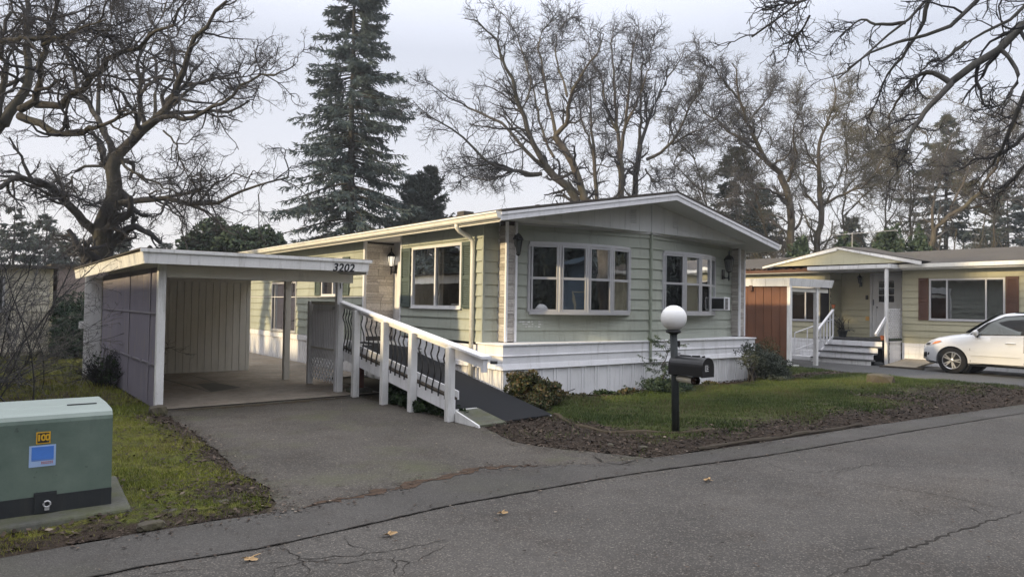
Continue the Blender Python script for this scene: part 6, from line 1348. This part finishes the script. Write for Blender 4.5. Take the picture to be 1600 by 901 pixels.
L9 = [(up_to((482, 880), D9, zr_)+[at(*zoom(x, y, *zr_), D9) for x, y in ((505, 760), (497, 660))], .38, .28), Lm([(497, 660), (490, 560), (500, 470), (540, 400), (565, 320), (540, 260)], D9, .24, .03, -2, zr_), Lm([(505, 750), (460, 690), (420, 620), (390, 520)], D9, .15, .03, 3, zr_),
      Lm([(510, 720), (600, 675), (680, 640), (725, 560), (760, 470)], D9, .15, .03, -3, zr_), Lm([(497, 600), (430, 500), (440, 400), (420, 330)], D9, .13, .03, 2, zr_), Lm([(505, 740), (580, 600), (640, 500), (650, 400)], D9, .13, .03, 2, zr_)]
bare_tree('oak_tree', 'forked bare tree above the left half of the porch gable', 'tree', tuple(L9[0][0][0]), L9, 9, lv8, ('bark_moss', 'twig_moss'), 'bare trees behind the yellow home')
DA = 38.0
LA = [(up_to((885, 870), DA, zr_)+[at(*zoom(x, y, *zr_), DA) for x, y in ((895, 810), (950, 760))], .34, .26), Lm([(950, 760), (1020, 720), (1080, 640), (1120, 570), (1160, 490), (1200, 400)], DA, .22, .03, -3, zr_), Lm([(895, 810), (890, 720), (930, 620), (940, 520), (990, 430)], DA, .14, .03, 2, zr_), Lm([(1000, 735), (1090, 720), (1170, 660), (1230, 560)], DA, .13, .03, -2, zr_), Lm([(950, 760), (1000, 640), (1040, 540), (1080, 440)], DA, .13, .03, 3, zr_)]
bare_tree('oak_tree', 'mossy tree leaning right above the wide window of the yellow home', 'tree', tuple(LA[0][0][0]), LA, 10, lv8, ('bark_moss', 'twig_mid'), 'bare trees behind the yellow home')
for i, (pts, d, lb) in enumerate((([(585, 860), (582, 760), (578, 680), (600, 580), (590, 480)], 46, 'thin bare tree just left of the gable\'s right slope'), ([(718, 875), (725, 800), (740, 740), (720, 640), (760, 540)], 47, 'thin pale trunk above the right slope of the porch gable'), ([(330, 890), (300, 780), (280, 700), (240, 620), (200, 560)], 45, 'thin bare tree behind the roof edge left of the mossy bending trunk'), ([(820, 880), (810, 780), (830, 700), (800, 600), (820, 500)], 48, 'thin bare tree between the pale trunk and the right-leaning tree'), ([(130, 900), (120, 780), (90, 680), (60, 560), (20, 480)], 46, 'thin bare tree above the right slope of the green home\'s roof'), ([(1110, 880), (1120, 780), (1100, 680), (1140, 560)], 44, 'thin bare tree above the right shutter of the yellow home'))):
    q = [at(*zoom(x, y, *zr_), d) for x, y in pts]; LL = [([ground_under(q[0])]+q, .20, .04)]+[([q[1+k_], q[1+k_]+np.array([random.uniform(-2, 2), random.uniform(-2, 2), 2.2]), q[1+k_]+np.array([random.uniform(-3.4, 3.4), random.uniform(-3, 3), 4.2])], .09, .02) for k_ in (0, 1, 2)]
    bare_tree('bare_tree', lb, 'tree', tuple(LL[0][0][0]), LL, 60+i, [dict(n=22, t0=.25, lf=.34, K=6, rf=.5, ang=(.4, 1.1), wob=.3, up=.05, rmin=.022, lmin=1.0), dict(n=7, t0=.15, lf=.5, K=5, rf=.55, wob=.34, rmin=.015, lmin=.6), dict(n=6, t0=.15, lf=.55, K=4, rf=.6, wob=.36, rmin=.011, lmin=.4)], ('bark_moss', 'twig_moss'), 'bare trees behind the yellow home')
# --- overhanging limb from a tree beyond the right edge
DB = 10.5; bB = ground_under(at(1990, 560, DB))
def zr(*p): return [(x, y) for x, y in p]
tr_top = at(1850, -160, DB)
LBm = [([bB, at(1985, 430, DB), at(1950, 200, DB), at(1900, 20, DB), tr_top], .34, .20),
       ([at(1930, 140, DB), at(1760, 0, DB)]+[at(*zoom(x, y, *zr_), DB-.6) for x, y in ((1300, 20), (1216, 95), (1130, 172), (1060, 232), (960, 295))], .085, .050), Lm([(960, 295), (890, 362), (830, 430), (800, 520), (775, 590), (740, 640)], DB-.6, .045, .010, -1, zr_),
       Lm([(960, 295), (905, 252), (845, 256), (800, 310), (760, 370), (735, 420)], DB-.6, .042, .008, .8, zr_), ([tr_top, at(1750, -120, DB)]+[at(*zoom(x, y, *zr_), DB-.3) for x, y in ((1260, -10), (1200, 45), (1100, 102), (1010, 150), (950, 192))], .06, .012),
       ([at(1860, -100, DB), at(1700, -140, DB)]+[at(*zoom(x, y, *zr_), DB) for x, y in ((1080, -60), (1045, 10), (990, 85), (900, 135), (800, 150), (700, 128), (640, 180), (600, 240))], .07, .012),
       ([tr_top, at(1660, -200, DB+.4)]+[at(*zoom(x, y, *zr_), DB+.4) for x, y in ((960, -70), (880, 0), (800, 80), (740, 130), (690, 175), (620, 262), (560, 270))], .06, .010),
       Lm([(880, 0), (850, 110), (800, 190), (730, 260), (700, 360), (660, 420)], DB+.3, .035, .008, .8, zr_), Lm([(1010, 150), (940, 210), (880, 220), (820, 300)], DB, .03, .007, -.6, zr_), Lm([(800, 80), (700, 90), (640, 60), (570, 130)], DB+.4, .03, .007, .6, zr_),
       Lm([(1130, 172), (1200, 230), (1180, 330), (1130, 380), (1080, 370)], DB-.6, .03, .008, -.8, zr_), Lm([(1250, 260), (1190, 400), (1140, 520), (1090, 600), (1040, 650)], DB+1, .05, .01, 1, zr_), Lm([(1260, 420), (1180, 520), (1110, 560), (1050, 550), (990, 600)], DB+1.5, .045, .01, 1, zr_), Lm([(1270, 520), (1190, 620), (1120, 690), (1060, 700)], DB+1.2, .04, .01, 1, zr_),
       ([tr_top, at(1600, -330, DB-1.5), at(1400, -160, DB-2)]+[at(*zoom(x, y, *zr_), DB-2) for x, y in ((520, -60), (475, 0), (462, 55), (385, 105), (310, 128), (260, 140))], .04, .006), Lm([(475, -10), (430, 5), (360, 18), (295, 38)], DB-2, .02, .005, -.3, zr_), Lm([(462, 55), (440, 100), (400, 150)], DB-2, .014, .004, .3, zr_)]
bare_tree('oak_tree', 'dark bare limbs hanging into the top right corner from a tree beyond the frame', 'tree', tuple(bB), LBm, 12, [dict(n=11, t0=.3, lf=.24, K=7, rf=.5, ang=(.4, 1.0), wob=.28, up=-.05, rmin=.009, lmin=.40), dict(n=5, t0=.15, lf=.5, K=6, rf=.55, ang=(.4, 1.0), wob=.3, rmin=.0055, lmin=.22), dict(n=3, t0=.15, lf=.5, K=4, rf=.6, ang=(.4, 1.0), wob=.3, rmin=.0038, lmin=.10)], ('bark_mid', 'twig'), None, 14, .03, 1, 1.0)
# --- conifers
def fir(name, label, base, H_, R0, nb, seed, mat, droop=.35, h0=.08, spr=26, clip=None, group=None, needle=.45, wdt=.05, barkm='bark', fill=1.0, power=.85):
    r_ = np.random.default_rng(seed); t = thing(name, label, 'tree', tuple(base), group); base = np.array(base, float)
    tr = np.array([[base+np.array([0, 0, H_*s_]) for s_ in np.linspace(0, 1, 14)]]); tr[0, 1:, :2] += r_.normal(size=(13, 2))*.04; rt = np.linspace(.012*H_+.05*min(1, H_/8), .003*min(6, H_), 14)[None]
    tt = h0+(1-h0)*np.sort(r_.random(nb))**1.05; az = r_.uniform(0, 2*PI, nb)
    Ln = (R0*(1-tt)**power+.25)*r_.uniform(.55, 1.18, nb)*(1+.10*np.sin(tt*23)); K = 9; s_ = np.linspace(0, 1, K)[None, :]
    rise = r_.uniform(-.02, .30, nb)*(tt-.25); B = np.empty((nb, K, 3)); wav = r_.normal(size=(nb, 1))*.28
    B[..., 0] = base[0]+np.cos(az)[:, None]*Ln[:, None]*s_+np.sin(az)[:, None]*wav*Ln[:, None]*s_**2; B[..., 1] = base[1]+np.sin(az)[:, None]*Ln[:, None]*s_-np.cos(az)[:, None]*wav*Ln[:, None]*s_**2
    B[..., 2] = base[2]+(tt*H_)[:, None]+Ln[:, None]*(rise[:, None]*s_-droop*(1-.5*tt[:, None])*s_**1.6+.16*s_**4)
    BR = (.012+.012*Ln)[:, None]*min(1, H_/4)*np.linspace(1, .2, K)[None, :]
    mesh_of('trunk', [(tr, rt, 8), ], barkm, base, t); mesh_of('branches', [(B, BR, 4)], barkm, base, t)
    n = (spr*np.ones(nb)).astype(int); idx = np.repeat(np.arange(nb), n); q = r_.uniform(.16, 1, len(idx))**.8; f = q*(K-1); i = np.minimum(f.astype(int), K-2); w_ = (f-i)[:, None]
    S_ = B[idx, i]*(1-w_)+B[idx, i+1]*w_; d = norm(B[idx, i+1]-B[idx, i]); sdv = norm(np.cross(d, np.array([0, 0, 1.]))); sg = r_.choice([-1, 1], len(idx))[:, None]
    D_ = norm(d*r_.uniform(.4, 1.0, (len(idx), 1))+sdv*sg*r_.uniform(.2, 1., (len(idx), 1))+np.array([0, 0, -1.])*r_.uniform(-.1, 1.15, (len(idx), 1))+r_.normal(size=d.shape)*.15)
    LL = needle*r_.uniform(.5, 1.35, len(idx))*(1.15-.55*q)*(.5+.5*np.minimum(Ln[idx]/R0*1.6, 1)); Wv = norm(np.cross(D_, r_.normal(size=D_.shape)))*wdt
    c = 4; parts = []
    for k_ in range(c):
        o_ = r_.uniform(0, .7, (len(idx), 1)); a_ = S_+D_*LL[:, None]*o_; dd = norm(D_+r_.normal(size=D_.shape)*.38); e_ = a_+dd*LL[:, None]*.62; ww = norm(np.cross(dd, r_.normal(size=dd.shape)))*wdt*.5
        parts.append(np.stack([a_-ww, a_+ww, e_], 1))
    V = np.concatenate(parts).reshape(-1, 3); F = np.arange(len(V)).reshape(-1, 3); rv = np.clip(np.tile(.35+.35*q+r_.normal(0, .2, len(idx)), c), 0, 1)
    me = _fast('crown', V-base, F, M[mat], rv); link('crown', me, tuple(base), t); return t
pf = at(545, 430, 38); fir('fir_tree', 'tall dark drooping fir rising behind the green home', ground_under(pf), 22.0, 4.5, 420, 1, 'fir', .50, .10, 54, None, None, .60, .07, 'bark', 1, .72)
for i, (u_, v_, d, H_, R_, lb) in enumerate(((1150, 380, 50, 13.5, 5.0, 'dark fir right behind the green home\'s roof slope'), (1185, 390, 56, 12, 4.5, 'dark fir above the red carport behind the bare trees'), (1330, 390, 58, 9.5, 4.0, 'lower dark fir behind the porch gable'), (1478, 390, 52, 16.5, 6.0, 'large dark fir above the wide window of the yellow home'), (1575, 390, 60, 13, 5.2, 'dark fir at the right edge'), (1380, 390, 62, 9, 4.0, 'dark fir right of the porch gable'), (1010, 330, 60, 8.5, 3.6, 'small dark conifer behind the bare oaks near the gable peak'))):
    fir('fir_tree', lb, ground_under(at(u_, v_, d)), H_, R_, 170, 20+i, 'fir_far', .30, .05, 30, None, 'dark firs behind the homes', .75, .13, 'bark', 1, .8)
for i, (u_, v_, d, H_, R_, lb) in enumerate(((70, 420, 46, 7.2, 2.6, 'dark conifer behind the beige home'), (108, 420, 50, 6.4, 2.2, 'smaller conifer between the beige home and the oak trunk'), (20, 420, 44, 7.5, 3.0, 'dark conifer at the left edge behind the beige home'), (188, 400, 48, 6.2, 1.5, 'thin conifer just right of the big oak trunk'), (258, 400, 55, 6.2, 1.1, 'small distant conifer above the carport roof'), (140, 420, 52, 5.2, 2.6, 'low conifer behind the big oak trunk'))):
    fir('conifer', lb, ground_under(at(u_, v_, d)), H_, R_, 110, 40+i, 'fir_far', .25, .05, 26, None, 'small conifers at the left', .55, .11)
def cloud(r_, ells, n, size, asp=.55, shell=.55):
    C_ = np.array([e[0] for e in ells], float); Rd = np.array([e[1] for e in ells], float); vol = Rd.prod(1)**.67; pick = r_.choice(len(ells), n, p=vol/vol.sum())
    u_ = norm(r_.normal(size=(n, 3))); rad = r_.random(n)**(1/3*shell)[..., None] if False else (r_.random(n)**.33*(1-shell)+shell*r_.uniform(.85, 1.08, n))[:, None]
    P = C_[pick]+u_*Rd[pick]*rad; a = norm(r_.normal(size=(n, 3))+u_*.5); b = norm(np.cross(a, r_.normal(size=(n, 3)))); s_ = (size*r_.uniform(.5, 1.4, n))[:, None]
    V = np.stack([P-a*s_, P-b*s_*asp, P+a*s_, P+b*s_*asp], 1).reshape(-1, 3); return V, np.arange(4*n).reshape(-1, 4), u_
def leafy(name, label, cat, base, ells, n, size, mat, seed, stems=None, smat='bark', group=None, asp=.55, shell=.5):
    r_ = np.random.default_rng(seed); base = np.array(base, float); t = thing(name, label, cat, tuple(base), group)
    # break each big ellipsoid into many small clumps so the outline is uneven
    sub = []
    for c, rd in ells:
        c, rd = np.array(c, float), np.array(rd, float)
        for k_ in range(60):
            u_ = norm(r_.normal(size=3)); q = c+u_*rd*r_.uniform(.45, .95); sub.append((q, rd*r_.uniform(.18, .36)))
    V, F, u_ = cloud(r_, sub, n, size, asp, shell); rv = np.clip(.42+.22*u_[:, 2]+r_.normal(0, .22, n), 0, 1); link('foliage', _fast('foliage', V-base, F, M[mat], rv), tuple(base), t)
    S_ = []
    for c, rd in ells:
        for k_ in range(stems or 5): S_.append(resample([base+np.append(r_.normal(0, .04, 2), 0), (base+np.array(c))/2+r_.normal(0, .1, 3)*np.array(rd), np.array(c)+r_.normal(0, .4, 3)*np.array(rd)], 8))
    S_ = np.array(S_); mesh_of('stems', [(S_, np.linspace(.02, .006, 8)[None]*np.ones((len(S_), 1))*max(1, np.max([e[1][2] for e in ells])), 5)], smat, base, t); return t
for i, (u_, H_, R_, lb) in enumerate(((646, 9.4, 2.1, 'left of the twin dense cypresses between the tall fir and the bare oaks'), (671, 9.9, 2.2, 'right and taller of the twin dense cypresses between the tall fir and the bare oaks'))):
    fir('cypress_tree', lb, ground_under(at(u_, 360, 42)), H_, R_, 330, 31+i, 'fir_far', -.55, .04, 60, None, 'cypresses behind the green home', .42, .06, 'bark', 1, .62)
b = ground_under(at(350, 380, 34)); leafy('evergreen_tree', 'round dark evergreen tree showing above the carport roof', 'tree', b, [(at(350, 385, 34), (1.7, 1.7, 1.3)), (at(385, 395, 34), (1.6, 1.6, 1.1)), (at(320, 392, 34), (1.2, 1.2, .9)), (at(410, 390, 35), (1.2, 1.2, 1.0))], 26000, .11, 'evergreen', 32)
for i, (u_, v_, lb) in enumerate(((1246, 386, 'little dark conifer top left of the porch gable'), (1322, 382, 'little dark conifer top behind the gable peak'), (1396, 378, 'little dark conifer top above the porch post'), (1436, 376, 'little dark conifer top above the left brown shutter'), (1382, 380, 'little dark conifer top just left of the one above the porch post'))):
    p = at(u_, v_, 34); leafy('hedge_conifer', lb, 'tree', ground_under(p), [(p+np.array([0, 0, -1.2]), (.55, .55, 1.8))], 5000, .10, 'evergreen', 70+i, None, 'bark', 'small conifers behind the yellow home\'s roof')
# --- understory of olive twigs and ivy behind the yellow home: one mass
r_ = np.random.default_rng(5); n = 760; Q0 = np.array([at(r_.uniform(1040, 1640), 400, r_.uniform(44, 62)) for _ in range(n)]); Q0[:, 2] = -.2
K = 7; T_ = np.empty((n, K, 3)); T_[:, 0] = Q0; cur = norm(r_.normal(size=(n, 3))*.35+np.array([0, 0, 1.]))
hh = r_.uniform(2.5, 8.5, n)
for k_ in range(1, K): cur = norm(cur+r_.normal(size=(n, 3))*.22); T_[:, k_] = T_[:, k_-1]+cur*(hh/(K-1))[:, None]
a1 = spawn(r_, T_, np.full((n, K), .04), 9, .2, .38, 5, .5, (.4, 1.1), .3, .04, .018, 1, .6); a2 = spawn(r_, a1[0], a1[1], 4, .15, .55, 4, .6, (.4, 1.1), .35, .0, .012, 1, .4)
o = mesh_of('thicket', [(T_, np.full((n, K), .035), 4), (a1[0], a1[1], 3), (a2[0], a2[1], 3)], 'twig_moss', (20., 20., 0.)); tag(o, 'olive-brown thicket of bare undergrowth filling in behind the yellow home', 'undergrowth', None, 'stuff')
# --- bare shrub in front of the beige home
def stems_bush(name, label, cat, base, n, hgt, spread, seed, mats, lv, r0=.012, lean=(0, 0), group=None):
    r_ = np.random.default_rng(seed); base = np.array(base, float); K = 9; S_ = np.empty((n, K, 3)); S_[:, 0] = base+np.c_[r_.normal(0, spread*.18, (n, 2)), np.zeros(n)]
    cur = norm(np.c_[r_.normal(0, spread/hgt, (n, 2))+np.array(lean), np.ones(n)]); hh = hgt*r_.uniform(.55, 1.1, n)
    for k_ in range(1, K): cur = norm(cur+r_.normal(size=(n, 3))*.13+np.array([0, 0, -.03])); S_[:, k_] = S_[:, k_-1]+cur*(hh/(K-1))[:, None]
    RR = np.linspace(r0, r0*.4, K)[None]*r_.uniform(.6, 1.3, (n, 1)); t = thing(name, label, cat, tuple(base), group); mesh_of('stems', [(S_, RR, 5)], mats[0], base, t); sets = []; P_, Q_ = S_, RR
    for kw in lv:
        P_, Q_ = spawn(r_, P_, Q_, **kw); sets.append((P_, Q_, 3))
    mesh_of('twigs', sets, mats[1], base, t); return t
lvb = [dict(n=8, t0=.2, lf=.42, K=6, rf=.6, ang=(.3, .9), wob=.2, up=.0, rmin=.0045), dict(n=4, t0=.15, lf=.5, K=5, rf=.6, ang=(.3, .9), wob=.22, rmin=.0035), dict(n=3, t0=.2, lf=.5, K=4, rf=.7, ang=(.3, .9), wob=.22, rmin=.0028)]
stems_bush('bare_shrub', 'tall tangled bare shrub at the left edge in front of the beige home', 'shrub', (-7.3, 3.6, -.05), 64, 3.6, 2.1, 1, ('twig_mid', 'twig_mid'), lvb, .011, (.02, 0), 'bare shrubs at the left')
stems_bush('bare_shrub', 'lower bare shrub arching toward the carport end board', 'shrub', (-6.7, 6.0, -.05), 40, 2.5, 1.7, 2, ('twig_mid', 'twig_pale'), lvb, .008, (.06, -.1), 'bare shrubs at the left')
stems_bush('dark_shrub', 'small dark woody shrub against the purple carport side', 'shrub', (-5.12, 5.3, 0), 60, .75, .40, 3, ('bark', 'twig'), [dict(n=7, t0=.3, lf=.4, K=5, rf=.7, ang=(.3, .9), wob=.2, rmin=.004), dict(n=4, t0=.2, lf=.5, K=4, rf=.7, wob=.2, rmin=.003)], .010)
leafy('hedge_bush', 'dark twiggy hedge bush between the beige home and the carport', 'shrub', (-4.75, 13.2, 0), [((-4.75, 13.2, .85), (.75, .8, .85)), ((-5.0, 12.6, .55), (.55, .6, .6))], 9000, .04, 'evergreen', 33, 8, 'twig')
leafy('shrub_sprigs', 'dark leafy sprigs on the small woody shrub by the carport side', 'shrub', (-5.1, 5.25, 0), [((-5.12, 5.3, .36), (.27, .55, .36))], 380, .03, 'ivy', 34, 4, 'twig')
# --- plants along the skirting
leafy('round_bush', 'rounded brown-green bush at the foot of the ramp against the white skirting', 'shrub', (.15, -.62, 0), [((.05, -.55, .32), (.36, .38, .30)), ((.34, -.75, .20), (.36, .34, .21)), ((-.02, -.98, .14), (.22, .28, .15))], 14000, .022, 'shrubleaf', 35, 7, 'twig', None, .7)
leafy('ivy_patch', 'dark ivy growing under the ramp', 'ivy', (-1.55, .3, 0), [((-1.5, .9, .10), (.22, .5, .16)), ((-1.55, .1, .10), (.16, .6, .15)), ((-1.5, -.7, .07), (.14, .4, .11))], 5200, .03, 'ivy', 36, 4, 'twig', None, .8)
leafy('ivy_clump', 'low ivy clump at the foot of the second ramp post from the street', 'ivy', (-1.68, -.1, 0), [((-1.72, -.15, .08), (.08, .14, .10))], 700, .028, 'ivy', 37, 3, 'twig', None, .8)
for i, (x, y, s_, mt, lb) in enumerate(((1.35, -.35, .16, 'shrubleaf', 'low brownish clump by the skirting next to the round bush'), (2.1, -.32, .18, 'ivy', 'low green clump by the skirting between the round bush and the young conifer'), (2.75, -.30, .15, 'shrubleaf', 'low reddish clump just left of the young conifer'), (4.5, -.28, .17, 'ivy', 'low dark clump just right of the young conifer'), (5.3, -.25, .14, 'shrubleaf', 'low brown clump in the bed behind the mailbox'))):
    leafy('low_plant', lb, 'plant', (x, y, .02), [((x, y, .03), (s_*1.9, s_*1.0, s_*.55))], 900, .022, mt, 80+i, 3, 'twig', 'low plants along the skirting', .7)
# young conifer with a bare leader
YC = (3.38, -.62, .02); t = fir('young_conifer', 'young conifer with a spindly leader against the white skirting behind the lamp post', YC, 1.02, .42, 46, 90, 'evergreen', .05, .05, 26, None, None, .10, .012, 'twig', 1, .75)
leafy('conifer_skirt', 'spreading dark low evergreen at the foot of the young conifer', 'shrub', (3.5, -.6, .02), [((3.3, -.6, .16), (.34, .30, .16)), ((3.85, -.55, .14), (.42, .28, .14))], 6500, .026, 'evergreen', 38, 4, 'twig', None, .4)
leafy('small_tree_shrub', 'thin-stemmed loose grey-green shrub at the right end of the skirting', 'shrub', (6.55, -.45, .02), [((6.35, -.5, .62), (.36, .34, .30)), ((6.7, -.45, .50), (.30, .3, .3))], 2300, .024, 'rosemary', 39, 5, 'twig', None, .5, .2)
leafy('rosemary_bush', 'taller bushy grey-green shrub at the right corner of the green home', 'shrub', (7.35, -.35, .02), [((7.2, -.4, .36), (.30, .32, .38)), ((7.7, -.3, .32), (.38, .36, .34)), ((7.35, -.55, .10), (.5, .32, .12))], 8500, .026, 'rosemary', 41, 8, 'twig', None, .4, .35)
leafy('brown_shrub', 'dull brown shrub in front of the red board side', 'shrub', (8.6, .6, 0), [((8.7, .6, .45), (.5, .5, .5))], 3600, .026, 'shrubleaf', 42, 9, 'twig', None, .4, .3)
stems_bush('bare_potted_shrub', 'bare twiggy shrub in a pot on the yellow home\'s porch', 'shrub', (17.3, 2.95, .92), 16, .75, .55, 4, ('twig', 'twig'), [dict(n=5, t0=.3, lf=.45, K=5, rf=.7, ang=(.3, .8), wob=.15, rmin=.006), dict(n=3, t0=.2, lf=.5, K=4, rf=.7, wob=.2, rmin=.004)], .012)
pot((17.3, 2.95, .70), .16, .24, 'planter', 'grey planter holding the bare twiggy shrub on the porch', 'boxbase')
# --- trees across the road, mirrored in the windows, and unseen shade trees added at the left
for i, (x, y, s2) in enumerate(((3.2, -21, 1.0), (11, -27, 1.2))):
    LL = [([np.array([x, y, -.1]), np.array([x+.2, y, 2.]), np.array([x-.1, y, 4.])], .35, .25)]+[([np.array([x, y, 3.2+.2*k_]), np.array([x+1.6*math.cos(k_*1.3), y+1.6*math.sin(k_*1.3), 5.5]), np.array([x+3.4*math.cos(k_*1.3), y+3*math.sin(k_*1.3), 8.2*s2])], .2, .04) for k_ in range(6)]
    bare_tree('oak_tree', 'bare oak across the road, mirrored in the front windows', 'tree', (x, y, -.1), LL, 90+i, lv3[:2]+[dict(n=4, t0=.15, lf=.55, K=4, rf=.6, wob=.36, rmin=.014, lmin=.4)], ('bark', 'twig'), 'oaks across the road')
for i, (x, y, hh) in enumerate(((-4, -26, 11), (1, -29, 12), (6, -27, 10), (12, -25, 11), (16.5, -23, 12), (20, -25, 12), (24, -21, 12), (29, -19, 11), (34, -15, 12))): fir('fir_tree', 'dark fir across the road, mirrored in the front windows', (x, y, -.1), hh, 4.2, 100, 95+i, 'fir_far', .3, .02, 24, None, 'firs across the road', .9, .2)
for i, (x, y, hh) in enumerate(((-19, -13, 14), (-21, -8.5, 16), (-19, -5, 15), (-22, -1.5, 13))): fir('fir_tree', 'dense unseen fir added beyond the left edge to shade the road', (x, y, -.1), hh, 4.4, 150, 120+i, 'fir', .3, .02, 34, None, 'added shade firs beyond the left edge', .9, .2)  # unseen firs added to block the low sun from the road
for i, (x, y, hh) in enumerate(((-14, 26, 10), (-18, 32, 12), (-21, 37, 12), (-11.5, 27, 9))): fir('fir_tree', 'dark fir behind the beige home beyond the left edge, mirrored in the side window', (x, y, -.1), hh, 3.4, 100, 130+i, 'fir_far', .3, .02, 26, None, 'firs behind the beige home', .9, .2)

for i, (x, y, zc) in enumerate(((-14, -4.2, 12.3), (-13.2, -2.0, 12.6), (-14.6, .2, 12.4), (-13.6, 2.2, 12.7), (-14.2, 4.4, 13.2), (-13.5, -6.4, 12.5))):  # unseen pines added, crowns set high to shade only the yellow home
    leafy('shade_pine', 'tall high-crowned unseen pine added beyond the left edge to shade the yellow home', 'tree', (x, y, -.06), [((x, y, zc), (2.4, 1.9, 1.35))], 5200, .20, 'evergreen', 140+i, 1, 'bark', 'added shade pines beyond the left edge', .5, .4)
wood = []; r_ = np.random.default_rng(77)
for x in range(-18, 50, 3): wood.append((np.array([x+r_.uniform(-1, 1), -33+.25*max(x-10, 0)+r_.uniform(-1, 1), 4.2]), np.array([3.2, 2.5, 5.4+r_.uniform(-1, 1.2)])))
V, F, u_ = cloud(r_, wood, 26000, .55, .6, .3); o = link('wood', _fast('wood', V, F, M['fir_far'], r_.random(26000)), (0., 0., 0.), None); tag(o, 'dark evergreen wood behind the homes across the road, mirrored in the windows', 'wood', None, 'stuff')

# thin winter haze filling the air over the lots
k = bpy.data.materials.new('thin_haze'); k.use_nodes = True; nt_ = k.node_tree; nt_.nodes.clear(); vo = nt_.nodes.new('ShaderNodeVolumeScatter'); vo.inputs['Density'].default_value = .0010; vo.inputs['Color'].default_value = (.90, .94, 1, 1); vo.inputs['Anisotropy'].default_value = .35
mo_ = nt_.nodes.new('ShaderNodeOutputMaterial'); nt_.links.new(vo.outputs[0], mo_.inputs['Volume']); M['haze'] = k
mb = MB(); mb.box(-60, 90, -60, 95, -1, 45); o = mb.obj('haze', 'haze', None); o['kind'] = 'structure'
